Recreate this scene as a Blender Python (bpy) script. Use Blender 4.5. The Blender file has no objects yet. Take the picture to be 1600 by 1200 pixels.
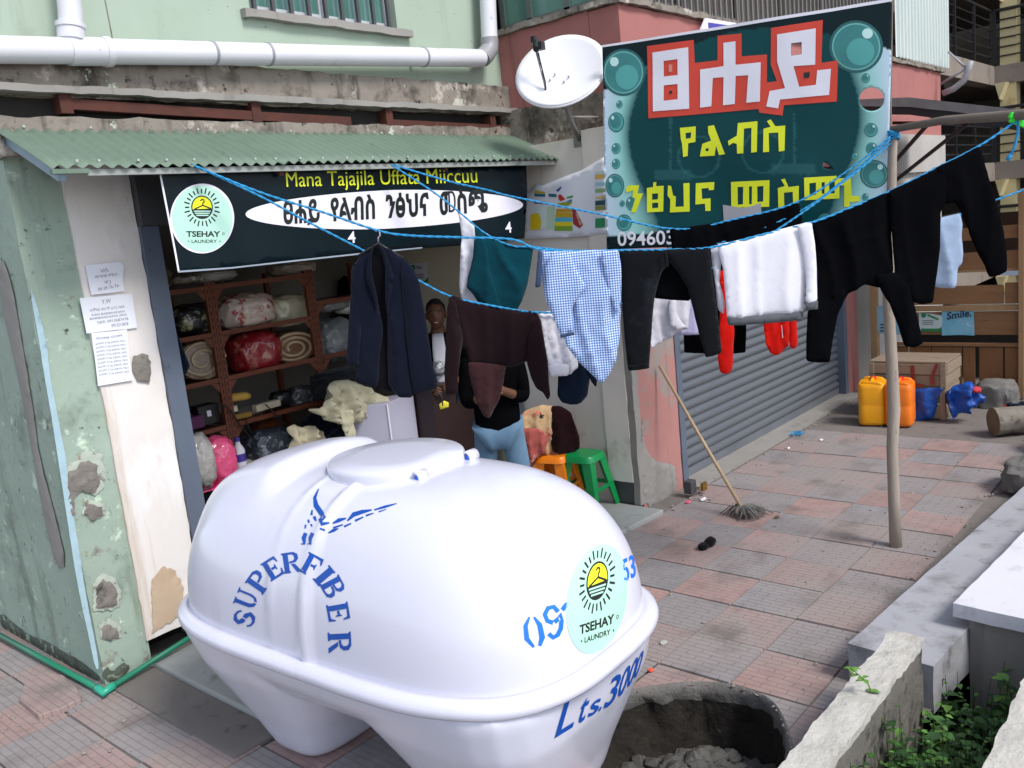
import bpy, bmesh, math, random
from mathutils import Vector, Matrix, noise
from mathutils.geometry import delaunay_2d_cdt
from mathutils.bvhtree import BVHTree
random.seed(7)
R = math.radians
sc = bpy.context.scene
C = sc.collection

# ------------------------------------------------------------------ camera, light
CX, CY, F, H = 800.0, 600.0, 1380.0, 2.15
ya, pi_, ro = R(48.5), R(10.1), R(5.8)
fw = Vector((math.sin(ya)*math.cos(pi_), math.cos(ya)*math.cos(pi_), -math.sin(pi_)))
r0 = Vector((math.cos(ya), -math.sin(ya), 0))
d0 = fw.cross(r0)
rt = math.cos(ro)*r0 + math.sin(ro)*d0
dn = -math.sin(ro)*r0 + math.cos(ro)*d0
CAM = Vector((0, 0, H))
cd = bpy.data.cameras.new('camera')
cam = bpy.data.objects.new('camera', cd)
C.objects.link(cam)
m3 = Matrix((rt, -dn, -fw)).transposed()
cam.matrix_world = Matrix.Translation(CAM) @ m3.to_4x4()
cd.sensor_width = 36
cd.lens = F*36/1600
cd.clip_start = .05
cd.clip_end = 800
sc.camera = cam

SUN_EL, SUN_AZ = R(48), R(184)          # azimuth clockwise from +Y
w = bpy.data.worlds.new('World')
sc.world = w
w.use_nodes = True
nt = w.node_tree
sky = nt.nodes.new('ShaderNodeTexSky')
sky.sky_type = 'NISHITA'
sky.sun_disc = False
sky.sun_elevation = SUN_EL
sky.sun_rotation = SUN_AZ
sky.altitude = 1800
sky.air_density = 1.0
sky.dust_density = 3.0
bg = nt.nodes['Background']
bg.inputs['Strength'].default_value = .128
hs = nt.nodes.new('ShaderNodeHueSaturation')      # thin overcast: the blue of the clear sky is greyed
hs.inputs['Saturation'].default_value = .5
nt.links.new(sky.outputs[0], hs.inputs['Color'])
nt.links.new(hs.outputs[0], bg.inputs[0])
sl = bpy.data.lights.new('sun', 'SUN')
sl.energy = 1.6
sl.angle = R(17)
sl.color = (1, .96, .9)
sun = bpy.data.objects.new('sun', sl)
C.objects.link(sun)
sdir = Vector((math.sin(SUN_AZ)*math.cos(SUN_EL), math.cos(SUN_AZ)*math.cos(SUN_EL), math.sin(SUN_EL)))
sun.rotation_euler = (-sdir).to_track_quat('-Z', 'Y').to_euler()
sun.location = sdir*30
sc.view_settings.view_transform = 'Standard'
sc.view_settings.look = 'None'
sc.view_settings.exposure = 1.0
sc.cycles.diffuse_bounces = 7
sc.view_settings.gamma = 1
sc.view_settings.use_curve_mapping = False

# ------------------------------------------------------------------ geometry helpers
def ray(x, y): return fw + ((x-CX)/F)*rt + ((y-CY)/F)*dn
def pz(x, y, z=0.0):
    d = ray(x, y); return CAM + d*((z-H)/d.z)
def py(x, y, Y):
    d = ray(x, y); return CAM + d*(Y/d.y)
def px(x, y, X):
    d = ray(x, y); return CAM + d*(X/d.x)
def proj(P):
    q = Vector(P)-CAM
    return (CX+F*q.dot(rt)/q.dot(fw), CY+F*q.dot(dn)/q.dot(fw))
class Plane:
    """vertical plane through two ground points; n points to the camera"""
    def __init__(s, A, B):
        s.A = Vector((A[0], A[1], 0)); s.u = Vector((B[0]-A[0], B[1]-A[1], 0)).normalized()
        s.n = Vector((s.u.y, -s.u.x, 0))
        if s.n.dot(CAM-s.A) < 0: s.n = -s.n
    def hit(s, x, y, off=0.0):
        d = ray(x, y); a = s.A+s.n*off
        a = Vector((a.x, a.y, 0)); t = (a-Vector((0, 0, 0))).dot(s.n)/d.dot(s.n)
        return CAM + d*t
    def uv(s, P): return ((P-s.A).dot(s.u), P.z)
    def pt(s, u, z, o=0.0): return s.A + s.u*u + s.n*o + Vector((0, 0, z))

ORI = {}
class MB:
    def __init__(s): s.v = []; s.f = []; s.uvs = None
    def add(s, vs, fs):
        b = len(s.v); s.v += [Vector(v) for v in vs]; s.f += [tuple(i+b for i in f) for f in fs]; return s
    def box(s, lo, hi, rz=0, piv=None):
        x0, y0, z0 = lo; x1, y1, z1 = hi
        vs = [Vector(p) for p in ((x0,y0,z0),(x1,y0,z0),(x1,y1,z0),(x0,y1,z0),(x0,y0,z1),(x1,y0,z1),(x1,y1,z1),(x0,y1,z1))]
        if rz:
            pv = Vector(piv) if piv else (vs[0]+vs[6])/2
            m = Matrix.Rotation(rz, 3, 'Z'); vs = [m @ (v-pv)+pv for v in vs]
        return s.add(vs, [(0,3,2,1),(4,5,6,7),(0,1,5,4),(1,2,6,5),(2,3,7,6),(3,0,4,7)])
    def bar(s, a, b, wx, wy=None, up=(0,0,1)):
        a = Vector(a); b = Vector(b); d = (b-a).normalized(); u = Vector(up)
        if abs(d.dot(u)) > .95: u = Vector((1, 0, 0))
        sx = d.cross(u).normalized()*(wx/2); sy = sx.cross(d).normalized()*((wy or wx)/2)
        vs = [a-sx-sy, a+sx-sy, a+sx+sy, a-sx+sy, b-sx-sy, b+sx-sy, b+sx+sy, b-sx+sy]
        return s.add(vs, [(0,3,2,1),(4,5,6,7),(0,1,5,4),(1,2,6,5),(2,3,7,6),(3,0,4,7)])
    def tube(s, pts, r, n=10, cap=True, closed=False):
        pts = [Vector(p) for p in pts]; k = len(pts)
        rs = r if isinstance(r, (list, tuple)) else [r]*k
        rings = []; ref = None
        for i, p in enumerate(pts):
            if closed: t = pts[(i+1) % k]-pts[i-1]
            else: t = pts[min(i+1, k-1)]-pts[max(i-1, 0)]
            t.normalize()
            if ref is None:
                ref = Vector((0, 0, 1)) if abs(t.z) < .9 else Vector((1, 0, 0))
            a = (ref - t*ref.dot(t)).normalized(); ref = a; b = t.cross(a)
            rings.append([p+rs[i]*(math.cos(2*math.pi*j/n)*a+math.sin(2*math.pi*j/n)*b) for j in range(n)])
        vs = [v for q in rings for v in q]; fs = []
        for i in range(k if closed else k-1):
            for j in range(n):
                i2 = (i+1) % k
                fs.append((i*n+j, i*n+(j+1) % n, i2*n+(j+1) % n, i2*n+j))
        if cap and not closed:
            fs.append(tuple(reversed(range(n)))); fs.append(tuple((k-1)*n+j for j in range(n)))
        return s.add(vs, fs)
    def prism(s, poly, ext):
        """planar polygon (3d pts) extruded by vector ext"""
        n = len(poly); e = Vector(ext); poly = [Vector(p) for p in poly]
        vs = poly+[p+e for p in poly]
        fs = [tuple(reversed(range(n))), tuple(range(n, 2*n))]+[(i, (i+1) % n, (i+1) % n+n, i+n) for i in range(n)]
        return s.add(vs, fs)
    def lathe(s, prof, c, n=20, ax=(0,0,1)):
        ax = Vector(ax).normalized(); a = ax.orthogonal().normalized(); b = ax.cross(a); c = Vector(c)
        vs = []; fs = []
        for r, h in prof:
            vs += [c+ax*h+r*(math.cos(2*math.pi*j/n)*a+math.sin(2*math.pi*j/n)*b) for j in range(n)]
        for i in range(len(prof)-1):
            for j in range(n):
                fs.append((i*n+j, i*n+(j+1) % n, (i+1)*n+(j+1) % n, (i+1)*n+j))
        fs.append(tuple(reversed(range(n)))); k = len(prof)-1
        fs.append(tuple(k*n+j for j in range(n)))
        return s.add(vs, fs)
    def blob(s, c, r, sub=3, amp=.15, sc_=3.0, e=2.0, seed=0, rot=None, flat=None, ridge=0.0):
        bm = bmesh.new(); bmesh.ops.create_icosphere(bm, subdivisions=sub, radius=1)
        c = Vector(c); sd = Vector((seed*7.3, seed*3.1, seed*1.7)); vs = []
        for v in bm.verts:
            p = v.co.copy(); q = Vector([math.copysign(abs(t)**(2/e), t) for t in p])
            k = 1+amp*noise.noise(p*sc_+sd)+amp*.5*noise.noise(p*sc_*2.3+sd)
            if ridge:
                w_ = p+.35*Vector((noise.noise(p*1.7+sd), noise.noise(p*1.7+sd*2), noise.noise(p*1.7+sd*3)))
                k += ridge*(.5-1.6*abs(noise.noise(w_*sc_*1.1+sd*1.3)))+ridge*.5*(.4-1.4*abs(noise.noise(w_*sc_*2.7+sd*2.3)))
            q = Vector((q.x*r[0], q.y*r[1], q.z*r[2]))*k
            if flat is not None and q.z < -r[2]*flat: q.z = -r[2]*flat
            if rot: q = rot @ q
            vs.append(c+q)
        bm.verts.index_update()
        fs = [tuple(v.index for v in f.verts) for f in bm.faces]; bm.free()
        return s.add(vs, fs)
    def build(s, name, mat=None, parent=None, smooth=False, fix=True, loc=None):
        me = bpy.data.meshes.new(name)
        o0 = ORI.get(parent, Vector((0, 0, 0))) if parent else (Vector(loc) if loc is not None else Vector((0, 0, 0)))
        if parent is None and loc is None and s.v:
            xs = [v.x for v in s.v]; ys = [v.y for v in s.v]; zs = [v.z for v in s.v]
            o0 = Vector(((min(xs)+max(xs))/2, (min(ys)+max(ys))/2, min(zs)))
        me.from_pydata([v-o0 for v in s.v], [], s.f)
        if s.uvs:
            l = me.uv_layers.new(name='UVMap')
            for lp in me.loops: l.data[lp.index].uv = s.uvs[lp.vertex_index]
        if fix:
            bm = bmesh.new(); bm.from_mesh(me); bmesh.ops.recalc_face_normals(bm, faces=bm.faces); bm.to_mesh(me); bm.free()
        if smooth:
            me.polygons.foreach_set('use_smooth', [True]*len(me.polygons))
            if smooth == 'auto': me.set_sharp_from_angle(angle=R(38))
        if mat: me.materials.append(mat)
        o = bpy.data.objects.new(name, me); C.objects.link(o)
        if parent: o.parent = parent; ORI[o] = ORI[parent]
        else: o.location = o0; ORI[o] = o0
        return o
def bevel(o, wd=.004, seg=2):
    m = o.modifiers.new('bevel', 'BEVEL'); m.width = wd; m.segments = seg; m.limit_method = 'ANGLE'; m.angle_limit = R(40)
    return o
def tag(o, label, cat, group=None):
    o['label'] = label; o['category'] = cat
    if group: o['group'] = group
    return o
def thing(name, label, cat, loc, group=None):
    o = bpy.data.objects.new(name, None); C.objects.link(o)
    o.location = loc; o.empty_display_size = .1; ORI[o] = Vector(loc)
    return tag(o, label, cat, group)
def struct(o): o['kind'] = 'structure'; return o
def stuff(o): o['kind'] = 'stuff'; return o
def dup(o, mesh_name=None, parent=None, loc=None):
    c = o.copy(); C.objects.link(c)
    if parent: c.parent = parent
    if loc is not None: c.location = loc
    ORI[c] = ORI.get(o)
    return c

def inpoly(p, poly):
    x, y = p; c = False; n = len(poly)
    for i in range(n):
        x1, y1 = poly[i]; x2, y2 = poly[i-1]
        if (y1 > y) != (y2 > y) and x < (x2-x1)*(y-y1)/(y2-y1)+x1: c = not c
    return c
def densify(poly, step):
    out = []
    n = len(poly)
    for i in range(n):
        a = poly[i]; b = poly[(i+1) % n]; L = math.hypot(b[0]-a[0], b[1]-a[1]); k = max(1, int(round(L/step)))
        out += [(a[0]+(b[0]-a[0])*j/k, a[1]+(b[1]-a[1])*j/k) for j in range(k)]
    return out
def rounded(poly, it=2):
    for _ in range(it):
        q = []; n = len(poly)
        for i in range(n):
            a = poly[i]; b = poly[(i+1) % n]
            q += [(a[0]*.75+b[0]*.25, a[1]*.75+b[1]*.25), (a[0]*.25+b[0]*.75, a[1]*.25+b[1]*.75)]
        poly = q
    return poly
def dseg(p, a, b):
    vx, vy = b[0]-a[0], b[1]-a[1]; L = vx*vx+vy*vy
    t = max(0, min(1, ((p[0]-a[0])*vx+(p[1]-a[1])*vy)/L)) if L else 0
    return math.hypot(p[0]-a[0]-t*vx, p[1]-a[1]-t*vy)
def fill(outer, holes=(), step=None, jitter=.2):
    """triangulate 2d polygon with holes and an inner grid"""
    loops = [outer]+list(holes)
    if step: loops = [densify(l, step) for l in loops]
    vs = []; es = []
    for l in loops:
        b = len(vs); vs += [Vector(p) for p in l]; es += [(b+i, b+(i+1) % len(l)) for i in range(len(l))]
    nb = len(vs)
    if step:
        xs = [p[0] for p in outer]; ys = [p[1] for p in outer]
        segs = [(l[i], l[i-1]) for l in loops for i in range(len(l))]
        y = min(ys)+step*.5; row = 0
        while y < max(ys):
            x = min(xs)+step*(.25+.5*(row % 2))
            while x < max(xs):
                p = (x+random.uniform(-jitter, jitter)*step, y+random.uniform(-jitter, jitter)*step)
                if inpoly(p, outer) and not any(inpoly(p, h) for h in holes) and min(dseg(p, a, b) for a, b in segs) > step*.45:
                    vs.append(Vector(p))
                x += step
            y += step*.87; row += 1
    V, E_, Fs, ov, oe, of = delaunay_2d_cdt(vs, es, [], 0, 1e-6)
    out = []
    for f in Fs:
        c = (sum(V[i].x for i in f)/len(f), sum(V[i].y for i in f)/len(f))
        if inpoly(c, outer) and not any(inpoly(c, h) for h in holes): out.append(tuple(f))
    return [(v.x, v.y) for v in V], out, loops

def text2d(body, bold=0.0, align='LEFT'):
    cu = bpy.data.curves.new('txt', 'FONT'); cu.body = body; cu.offset = bold; cu.align_x = align; cu.resolution_u = 3
    o = bpy.data.objects.new('txt', cu); C.objects.link(o)
    bpy.context.view_layer.update()
    me = bpy.data.meshes.new_from_object(o.evaluated_get(bpy.context.evaluated_depsgraph_get()))
    V = [(v.co.x, v.co.y) for v in me.vertices]; Fs = [tuple(p.vertices) for p in me.polygons]
    bpy.data.objects.remove(o); bpy.data.curves.remove(cu); bpy.data.meshes.remove(me)
    return V, Fs
def fit_text(body, p0, p1, hgt, bold=0.0, shear=0.0, hdir=None):
    """lay text out in picture space between p0 and p1 (baseline ends), cap height hgt px"""
    V, Fs = text2d(body, bold)
    if not V: return [], []
    x0 = min(v[0] for v in V); x1 = max(v[0] for v in V); y1 = max(v[1] for v in V)
    y0 = 0
    ex = ((p1[0]-p0[0]), (p1[1]-p0[1])); L = math.hypot(*ex)
    ey = hdir or (ex[1]/L, -ex[0]/L)
    out = []
    for x, y in V:
        a = (x-x0)/(x1-x0); b = (y-y0)/(y1-y0)*hgt
        out.append((p0[0]+ex[0]*a+ey[0]*b+shear*b*ex[0]/L, p0[1]+ex[1]*a+ey[1]*b+shear*b*ex[1]/L))
    return out, Fs
def islands(V, Fs):
    par = list(range(len(V)))
    def fd(i):
        while par[i] != i: par[i] = par[par[i]]; i = par[i]
        return i
    for f in Fs:
        for i in f[1:]: par[fd(i)] = fd(f[0])
    gr = {}
    for f in Fs: gr.setdefault(fd(f[0]), []).append(f)
    out = []
    for fs in gr.values():
        ids = sorted({i for f in fs for i in f}); ix = {i: k for k, i in enumerate(ids)}
        out.append(([V[i] for i in ids], [tuple(ix[i] for i in f) for f in fs]))
    return out
def split_tris(V, Fs, mx):
    V = list(V); T = []
    for f in Fs:
        for i in range(1, len(f)-1): T.append((f[0], f[i], f[i+1]))
    out = []
    while T:
        a, b, c = T.pop()
        L = [math.hypot(V[p][0]-V[q][0], V[p][1]-V[q][1]) for p, q in ((a, b), (b, c), (c, a))]
        k = L.index(max(L))
        if L[k] <= mx: out.append((a, b, c)); continue
        if k == 1: a, b, c = b, c, a
        elif k == 2: a, b, c = c, a, b
        V.append(((V[a][0]+V[b][0])/2, (V[a][1]+V[b][1])/2)); m = len(V)-1
        T.append((a, m, c)); T.append((m, b, c))
    return V, out

# ------------------------------------------------------------------ materials
def rgb(h, g=1.0):
    h = h.lstrip('#'); c = [int(h[i:i+2], 16)/255 for i in (0, 2, 4)]
    return tuple(((x/12.92) if x <= .04045 else ((x+.055)/1.055)**2.4)*g for x in c)+(1,)
def lin(r, g, b): return (r, g, b, 1)
MATS = {}
def mat(name, col, rough=.8, col2=None, nscale=6, contrast=.5, spots=(), bump=0.0, bscale=60, metal=0, coat=0, coatr=.1,
        spec=.5, coord='Object', stretch=(1,1,1), sheen=0, b2=0.0, b2scale=8, trans=0, alpha=1, rvar=.0, streaks=(), peel=()):
    if name in MATS: return MATS[name]
    m = bpy.data.materials.new(name); m.use_nodes = True; N = m.node_tree.nodes; L = m.node_tree.links
    b = N['Principled BSDF']
    b.inputs['Roughness'].default_value = rough; b.inputs['Metallic'].default_value = metal
    b.inputs['Coat Weight'].default_value = coat; b.inputs['Coat Roughness'].default_value = coatr
    b.inputs['Specular IOR Level'].default_value = spec; b.inputs['Sheen Weight'].default_value = sheen
    b.inputs['Transmission Weight'].default_value = trans; b.inputs['Alpha'].default_value = alpha
    tc = N.new('ShaderNodeTexCoord'); mp = N.new('ShaderNodeMapping'); mp.inputs['Scale'].default_value = stretch
    L.new(tc.outputs[coord], mp.inputs[0])
    def nz(scale, det=6, ro=.6, vec=None):
        n = N.new('ShaderNodeTexNoise'); n.inputs['Scale'].default_value = scale; n.inputs['Detail'].default_value = det
        n.inputs['Roughness'].default_value = ro; L.new(vec or mp.outputs[0], n.inputs['Vector']); return n.outputs['Fac']
    def ramp(src, lo, hi):
        r = N.new('ShaderNodeMapRange'); r.inputs['From Min'].default_value = lo; r.inputs['From Max'].default_value = hi
        L.new(src, r.inputs['Value']); return r.outputs[0]
    def mix(f, a, c2):
        x = N.new('ShaderNodeMix'); x.data_type = 'RGBA'
        if isinstance(f, float): x.inputs[0].default_value = f
        else: L.new(f, x.inputs[0])
        for i, c in ((6, a), (7, c2)):
            if isinstance(c, tuple): x.inputs[i].default_value = c
            else: L.new(c, x.inputs[i])
        return x.outputs[2]
    cur = col
    if col2: cur = mix(ramp(nz(nscale), .5-contrast*.5, .5+contrast*.5), col, col2)
    for sp in spots:   # (colour, scale, lo, hi)
        cur = mix(ramp(nz(sp[1], 8, .65), sp[2], sp[3]), cur, sp[0])
    for sp in streaks:   # water runs: noise drawn out along z
        m2 = N.new('ShaderNodeMapping'); m2.inputs['Scale'].default_value = (sp[1], sp[1], sp[1]*.07); L.new(tc.outputs[coord], m2.inputs[0])
        cur = mix(ramp(nz(1.0, 7, .65, m2.outputs[0]), sp[2], sp[3]), cur, sp[0])
    for sp in peel:      # crisp edged flaking
        cur = mix(ramp(nz(sp[1], 12, .72), sp[2], sp[2]+.008), cur, sp[0])
    if isinstance(cur, tuple): b.inputs['Base Color'].default_value = cur
    else: L.new(cur, b.inputs['Base Color'])
    nrm = None
    for st, s_, dist in ((bump, bscale, .004), (b2, b2scale, .02)):
        if st:
            bn = N.new('ShaderNodeBump'); bn.inputs['Strength'].default_value = st; bn.inputs['Distance'].default_value = dist
            L.new(nz(s_, 5), bn.inputs['Height'])
            if nrm: L.new(nrm, bn.inputs['Normal'])
            nrm = bn.outputs[0]
    if nrm: L.new(nrm, b.inputs['Normal'])
    if rvar: 
        L.new(ramp(nz(nscale*1.7), .3-rough, .3+1-rough+rvar), b.inputs['Roughness'])
    MATS[name] = m; m['b'] = 0
    return m
def nodes(m): return m.node_tree.nodes, m.node_tree.links, m.node_tree.nodes['Principled BSDF']

dirt = rgb('#5a554c'); 
M_green = mat('green_plaster', rgb('#9fb1a2'), .85, rgb('#8fa092'), 2.5, .6, spots=((rgb('#6f7c70'), 3.2, .54, .72), (rgb('#444a43'), 20, .63, .70), (rgb('#c4d6c2'), 9, .6, .68), (rgb('#7d776d'), 6, .63, .70)), bump=.25, bscale=90, b2=.35, b2scale=7, streaks=((rgb('#6f7a6e'), 7, .56, .74), (rgb('#59625a'), 18, .66, .76)), peel=((rgb('#8b857b'), 2.6, .655), (rgb('#c9d2c6'), 5.5, .672)))
M_greenup = mat('green_wall_paint', rgb('#a6b5a6'), .85, rgb('#97a897'), 1.5, .6, spots=((rgb('#8b9986'), 2.4, .6, .8), (rgb('#565f54'), 24, .66, .73)), bump=.2, bscale=80, streaks=((rgb('#8d9888'), 6, .58, .78), (rgb('#707a6d'), 20, .68, .78)), peel=((rgb('#9a958b'), 4.5, .705),))
M_cream = mat('cream_plaster', rgb('#e2dedd'), .85, rgb('#d8d1c9'), 1.6, .7, spots=((rgb('#bfa68c'), 2.8, .58, .74), (rgb('#f0eef0'), 3.3, .55, .75), (rgb('#8a7d70'), 19, .69, .76)), bump=.15, bscale=60, b2=.3, b2scale=5, stretch=(1, 1, .45), streaks=((rgb('#b7a48e'), 6, .6, .78), (rgb('#8f8478'), 22, .69, .78)), peel=((rgb('#a59c90'), 3.2, .69),))
M_cream2 = mat('cream_wall', rgb('#e9e4de'), .85, rgb('#ddd5ca'), 1.2, .6, spots=((rgb('#a0968a'), 3, .6, .8),), bump=.15, bscale=60, streaks=((rgb('#aaa195'), 7, .6, .8),), peel=((rgb('#8d877e'), 3.6, .70),))
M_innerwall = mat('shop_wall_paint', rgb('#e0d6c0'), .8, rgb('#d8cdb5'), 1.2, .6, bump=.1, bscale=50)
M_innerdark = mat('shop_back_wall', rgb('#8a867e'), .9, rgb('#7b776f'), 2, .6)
M_conc = mat('weathered_concrete', rgb('#918980'), .92, rgb('#756d64'), 5, .6, spots=((rgb('#443f39'), 5, .50, .66), (rgb('#c2bab0'), 4.5, .58, .66), (rgb('#24211f'), 14, .6, .68)), bump=.7, bscale=45, b2=.5, b2scale=9, streaks=((rgb('#37332f'), 8, .56, .72),), peel=((rgb('#b5bfae'), 3.4, .64),))
M_conc2 = mat('grey_concrete', rgb('#96938f'), .9, rgb('#85817c'), 3, .7, spots=((rgb('#605c57'), 5, .6, .8),), bump=.35, bscale=70, b2=.2, b2scale=6, streaks=((rgb('#6a6661'), 7, .58, .75),))
M_kerb = mat('smooth_cement', rgb('#a9aab0'), .75, rgb('#9a9ba2'), 2.2, .6, spots=((rgb('#7c7c80'), 4, .52, .72), (rgb('#65645f'), 8, .60, .74), (rgb('#57575a'), 28, .66, .71)), bump=.2, bscale=60, streaks=((rgb('#7b7b80'), 6, .58, .75),), peel=((rgb('#8a8a8e'), 9, .70),))
M_whitecem = mat('white_cement', rgb('#dcdbe2'), .7, rgb('#cfced6'), 2, .6, spots=((rgb('#b0aeb2'), 4, .56, .75), (rgb('#8f8c88'), 24, .67, .72)), bump=.2, bscale=50, streaks=((rgb('#a3a2a6'), 5, .6, .8),), peel=((rgb('#b1b0b4'), 8, .69),))
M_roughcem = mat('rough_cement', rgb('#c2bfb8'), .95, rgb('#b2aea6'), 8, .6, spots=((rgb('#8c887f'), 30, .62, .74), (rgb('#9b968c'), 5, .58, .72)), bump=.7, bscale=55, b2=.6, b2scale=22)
M_roughside = mat('dark_cement_side', rgb('#77736d'), .95, rgb('#5d5a55'), 6, .6, spots=((rgb('#33312e'), 9, .55, .7),), bump=.9, bscale=55, b2=.6, b2scale=15)  # wall sides coloured darker than the pale tops
M_pink = mat('pink_plaster', rgb('#a86e69'), .85, rgb('#9c635f'), 2, .6, spots=((rgb('#8d5a55'), 3.5, .62, .8), (rgb('#5c4a47'), 24, .69, .75)), bump=.25, bscale=80, b2=.2, b2scale=6, streaks=((rgb('#7d5450'), 7, .58, .76), (rgb('#5f4644'), 22, .69, .78)), peel=((rgb('#8a837c'), 3.8, .70),))
M_pinklow = mat('pink_plaster_stained', rgb('#ad7c76'), .85, rgb('#a06f6a'), 2, .6, spots=((rgb('#8f8580'), 3.5, .54, .63), (rgb('#5c4a47'), 20, .67, .75)), bump=.3, bscale=80, b2=.25, b2scale=6, streaks=((rgb('#80605b'), 7, .58, .76),), peel=((rgb('#8a847e'), 3.0, .63), (rgb('#d0a39b'), 6, .68)))
M_rust = mat('rusty_steel', rgb('#5a2c20'), .8, rgb('#3c201a'), 9, .7, spots=((rgb('#a4552f'), 15, .66, .74), (rgb('#a59a90'), 22, .71, .76)), bump=.5, bscale=60)
M_tin = mat('green_painted_tin', rgb('#6c7f6f'), .6, rgb('#5d7061'), 3, .6, spots=((rgb('#5f6d5e'), 7, .6, .8), (rgb('#b7c2b5'), 12, .68, .76)), bump=.1, bscale=40, spec=.4, streaks=((rgb('#525f52'), 9, .6, .75),))
M_tinwhite = mat('white_ribbed_sheet', rgb('#cfd8d4'), .5, rgb('#bfcac7'), 2, .6, spots=((rgb('#8f9a94'), 3, .62, .8),), stretch=(3, 3, .5))
M_slate = mat('slate_painted_steel', rgb('#5e6878'), .5, rgb('#535d6c'), 4, .6, spots=((rgb('#cfd4da'), 14, .74, .76), (rgb('#3a414c'), 8, .62, .75)), bump=.1, bscale=30)
M_slatedark = mat('dark_grey_steel', rgb('#4b4b4f'), .6, rgb('#3f4044'), 5, .6)
M_shutter = mat('grey_shutter_steel', rgb('#72777f'), .42, rgb('#666b73'), 1.2, .6, spots=((rgb('#4e5258'), 4, .6, .8), (rgb('#8f9298'), 9, .66, .78)), metal=.35, stretch=(.4, 1, 3), bump=.08, bscale=30)
M_pvc = mat('white_pvc', rgb('#dcdce2'), .35, rgb('#cfcfd6'), 2, .6, spots=((rgb('#8c8780'), 9, .66, .74), (rgb('#a77b58'), 1.3, .7, .8)), spec=.5, streaks=((rgb('#a9a19a'), 5, .64, .8),))
M_pvcgrey = mat('grey_pvc', rgb('#9a9aa0'), .45, rgb('#88888e'), 3, .6)
M_greenpipe = mat('green_water_pipe', rgb('#1f8262'), .38, rgb('#1a7156'), 3, .6, spots=((rgb('#5d7a6c'), 8, .66, .8),))
M_dish = mat('white_dish_paint', rgb('#e6e5ea'), .4, rgb('#dcdbe0'), 2, .6)
M_black = mat('black_plastic', lin(.012, .012, .014), .4)
M_dark = mat('recess_shade', lin(.02, .019, .018), .95)  # near-black: the shade of recesses and gaps put into the colour
M_steel = mat('grey_painted_tube', rgb('#8f8d8a'), .5, rgb('#7a7875'), 8, .6)
M_wood = mat('weathered_pole_wood', rgb('#a59a8f'), .85, rgb('#85786c'), 7, .7, spots=((rgb('#463c34'), 13, .58, .66), (rgb('#c4b9ae'), 9, .6, .7)), bump=.8, bscale=40, stretch=(1, 1, .25))
M_wood2 = mat('beam_wood', rgb('#7d736a'), .85, rgb('#62584f'), 9, .8, bump=.5, bscale=40)
M_plank = mat('brown_plank', rgb('#8f6846'), .8, rgb('#7d5737'), 5, .7, spots=((rgb('#4b3422'), 9, .6, .75),), bump=.4, bscale=30, stretch=(4, .5, 4))
M_plankv = mat('brown_board_upright', rgb('#8c5f3a'), .8, rgb('#79502f'), 5, .7, spots=((rgb('#4d351f'), 7, .6, .75),), bump=.4, bscale=30, stretch=(4, 3, .5))
M_plank3 = mat('pale_plank', rgb('#a3825e'), .8, rgb('#8c6c4b'), 5, .7, bump=.4, bscale=30, stretch=(3, 3, .6))
M_crate = mat('grey_crate_wood', rgb('#93836f'), .88, rgb('#7b6c5c'), 6, .8, spots=((rgb('#433a33'), 10, .6, .72),), bump=.5, bscale=35, stretch=(4, .6, 4))
M_stone = mat('grey_stone', rgb('#757370'), .9, rgb('#5e5c59'), 6, .7, spots=((rgb('#93918d'), 5, .6, .7), (rgb('#3f3e3c'), 8, .62, .72)), bump=.8, bscale=30, b2=.5, b2scale=8)
M_logend = mat('cut_log_end', rgb('#7a6a55'), .85, rgb('#655641'), 12, .7, bump=.4)
M_bark = mat('log_bark', rgb('#8e887e'), .9, rgb('#5d574e'), 9, .8, spots=((rgb('#3d3934'), 12, .55, .68),), bump=.9, bscale=25)
M_rope = mat('blue_rope', rgb('#1c93cc'), .6, rgb('#1a82b8'), 60, .5, bump=.6, bscale=160)
M_tank = mat('white_gelcoat', lin(.68, .68, .79), .26, lin(.64, .64, .75), 1.5, .6, coat=.4, coatr=.12, spots=((lin(.55, .53, .56), 2.2, .58, 1.0), (lin(.42, .40, .42), 60, .745, .76)), b2=.05, b2scale=4, streaks=((lin(.52, .50, .54), 4, .60, .95), (lin(.56, .53, .52), 14, .70, .95)))
M_blueprint = mat('blue_stencil_paint', rgb('#0650b0'), .5, rgb('#0546a0'), 30, .5, spots=((rgb('#5f8fd0'), 60, .76, .8),))
M_brightblue = mat('bright_blue_paint', rgb('#0a6fe8'), .45)
M_sticker = mat('mint_sticker', rgb('#b6e0d0'), .4, rgb('#addac8'), 2, .6)
M_ink = mat('black_print', rgb('#0e1512'), .45)
M_yellowp = mat('yellow_print', rgb('#f0ee1e'), .45)
M_yellowp2 = mat('lime_yellow_print', rgb('#e2ea1c'), .45, rgb('#d6df18'), 5, .5)
M_whitep = mat('white_print', rgb('#e6e4ee'), .45, rgb('#dcdae6'), 4, .5)
M_redp = mat('red_print', rgb('#d5402a'), .45, rgb('#cb3b27'), 4, .5)
M_navyban = mat('navy_banner_vinyl', rgb('#06141b'), .34, rgb('#081921'), 3, .6, b2=.12, b2scale=3, stretch=(1, 1, 1.5), spec=.16)
M_paper = mat('white_paper', rgb('#e6e8f0'), .8, rgb('#dcdfe9'), 5, .6)
M_greyink = mat('grey_print', rgb('#5a5c66'), .6)
M_greytape = mat('grey_patch', rgb('#a8a7ac'), .6, rgb('#9c9ba1'), 6, .5)
M_gold = mat('ochre_smear', rgb('#9a7228'), .8)
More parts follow.
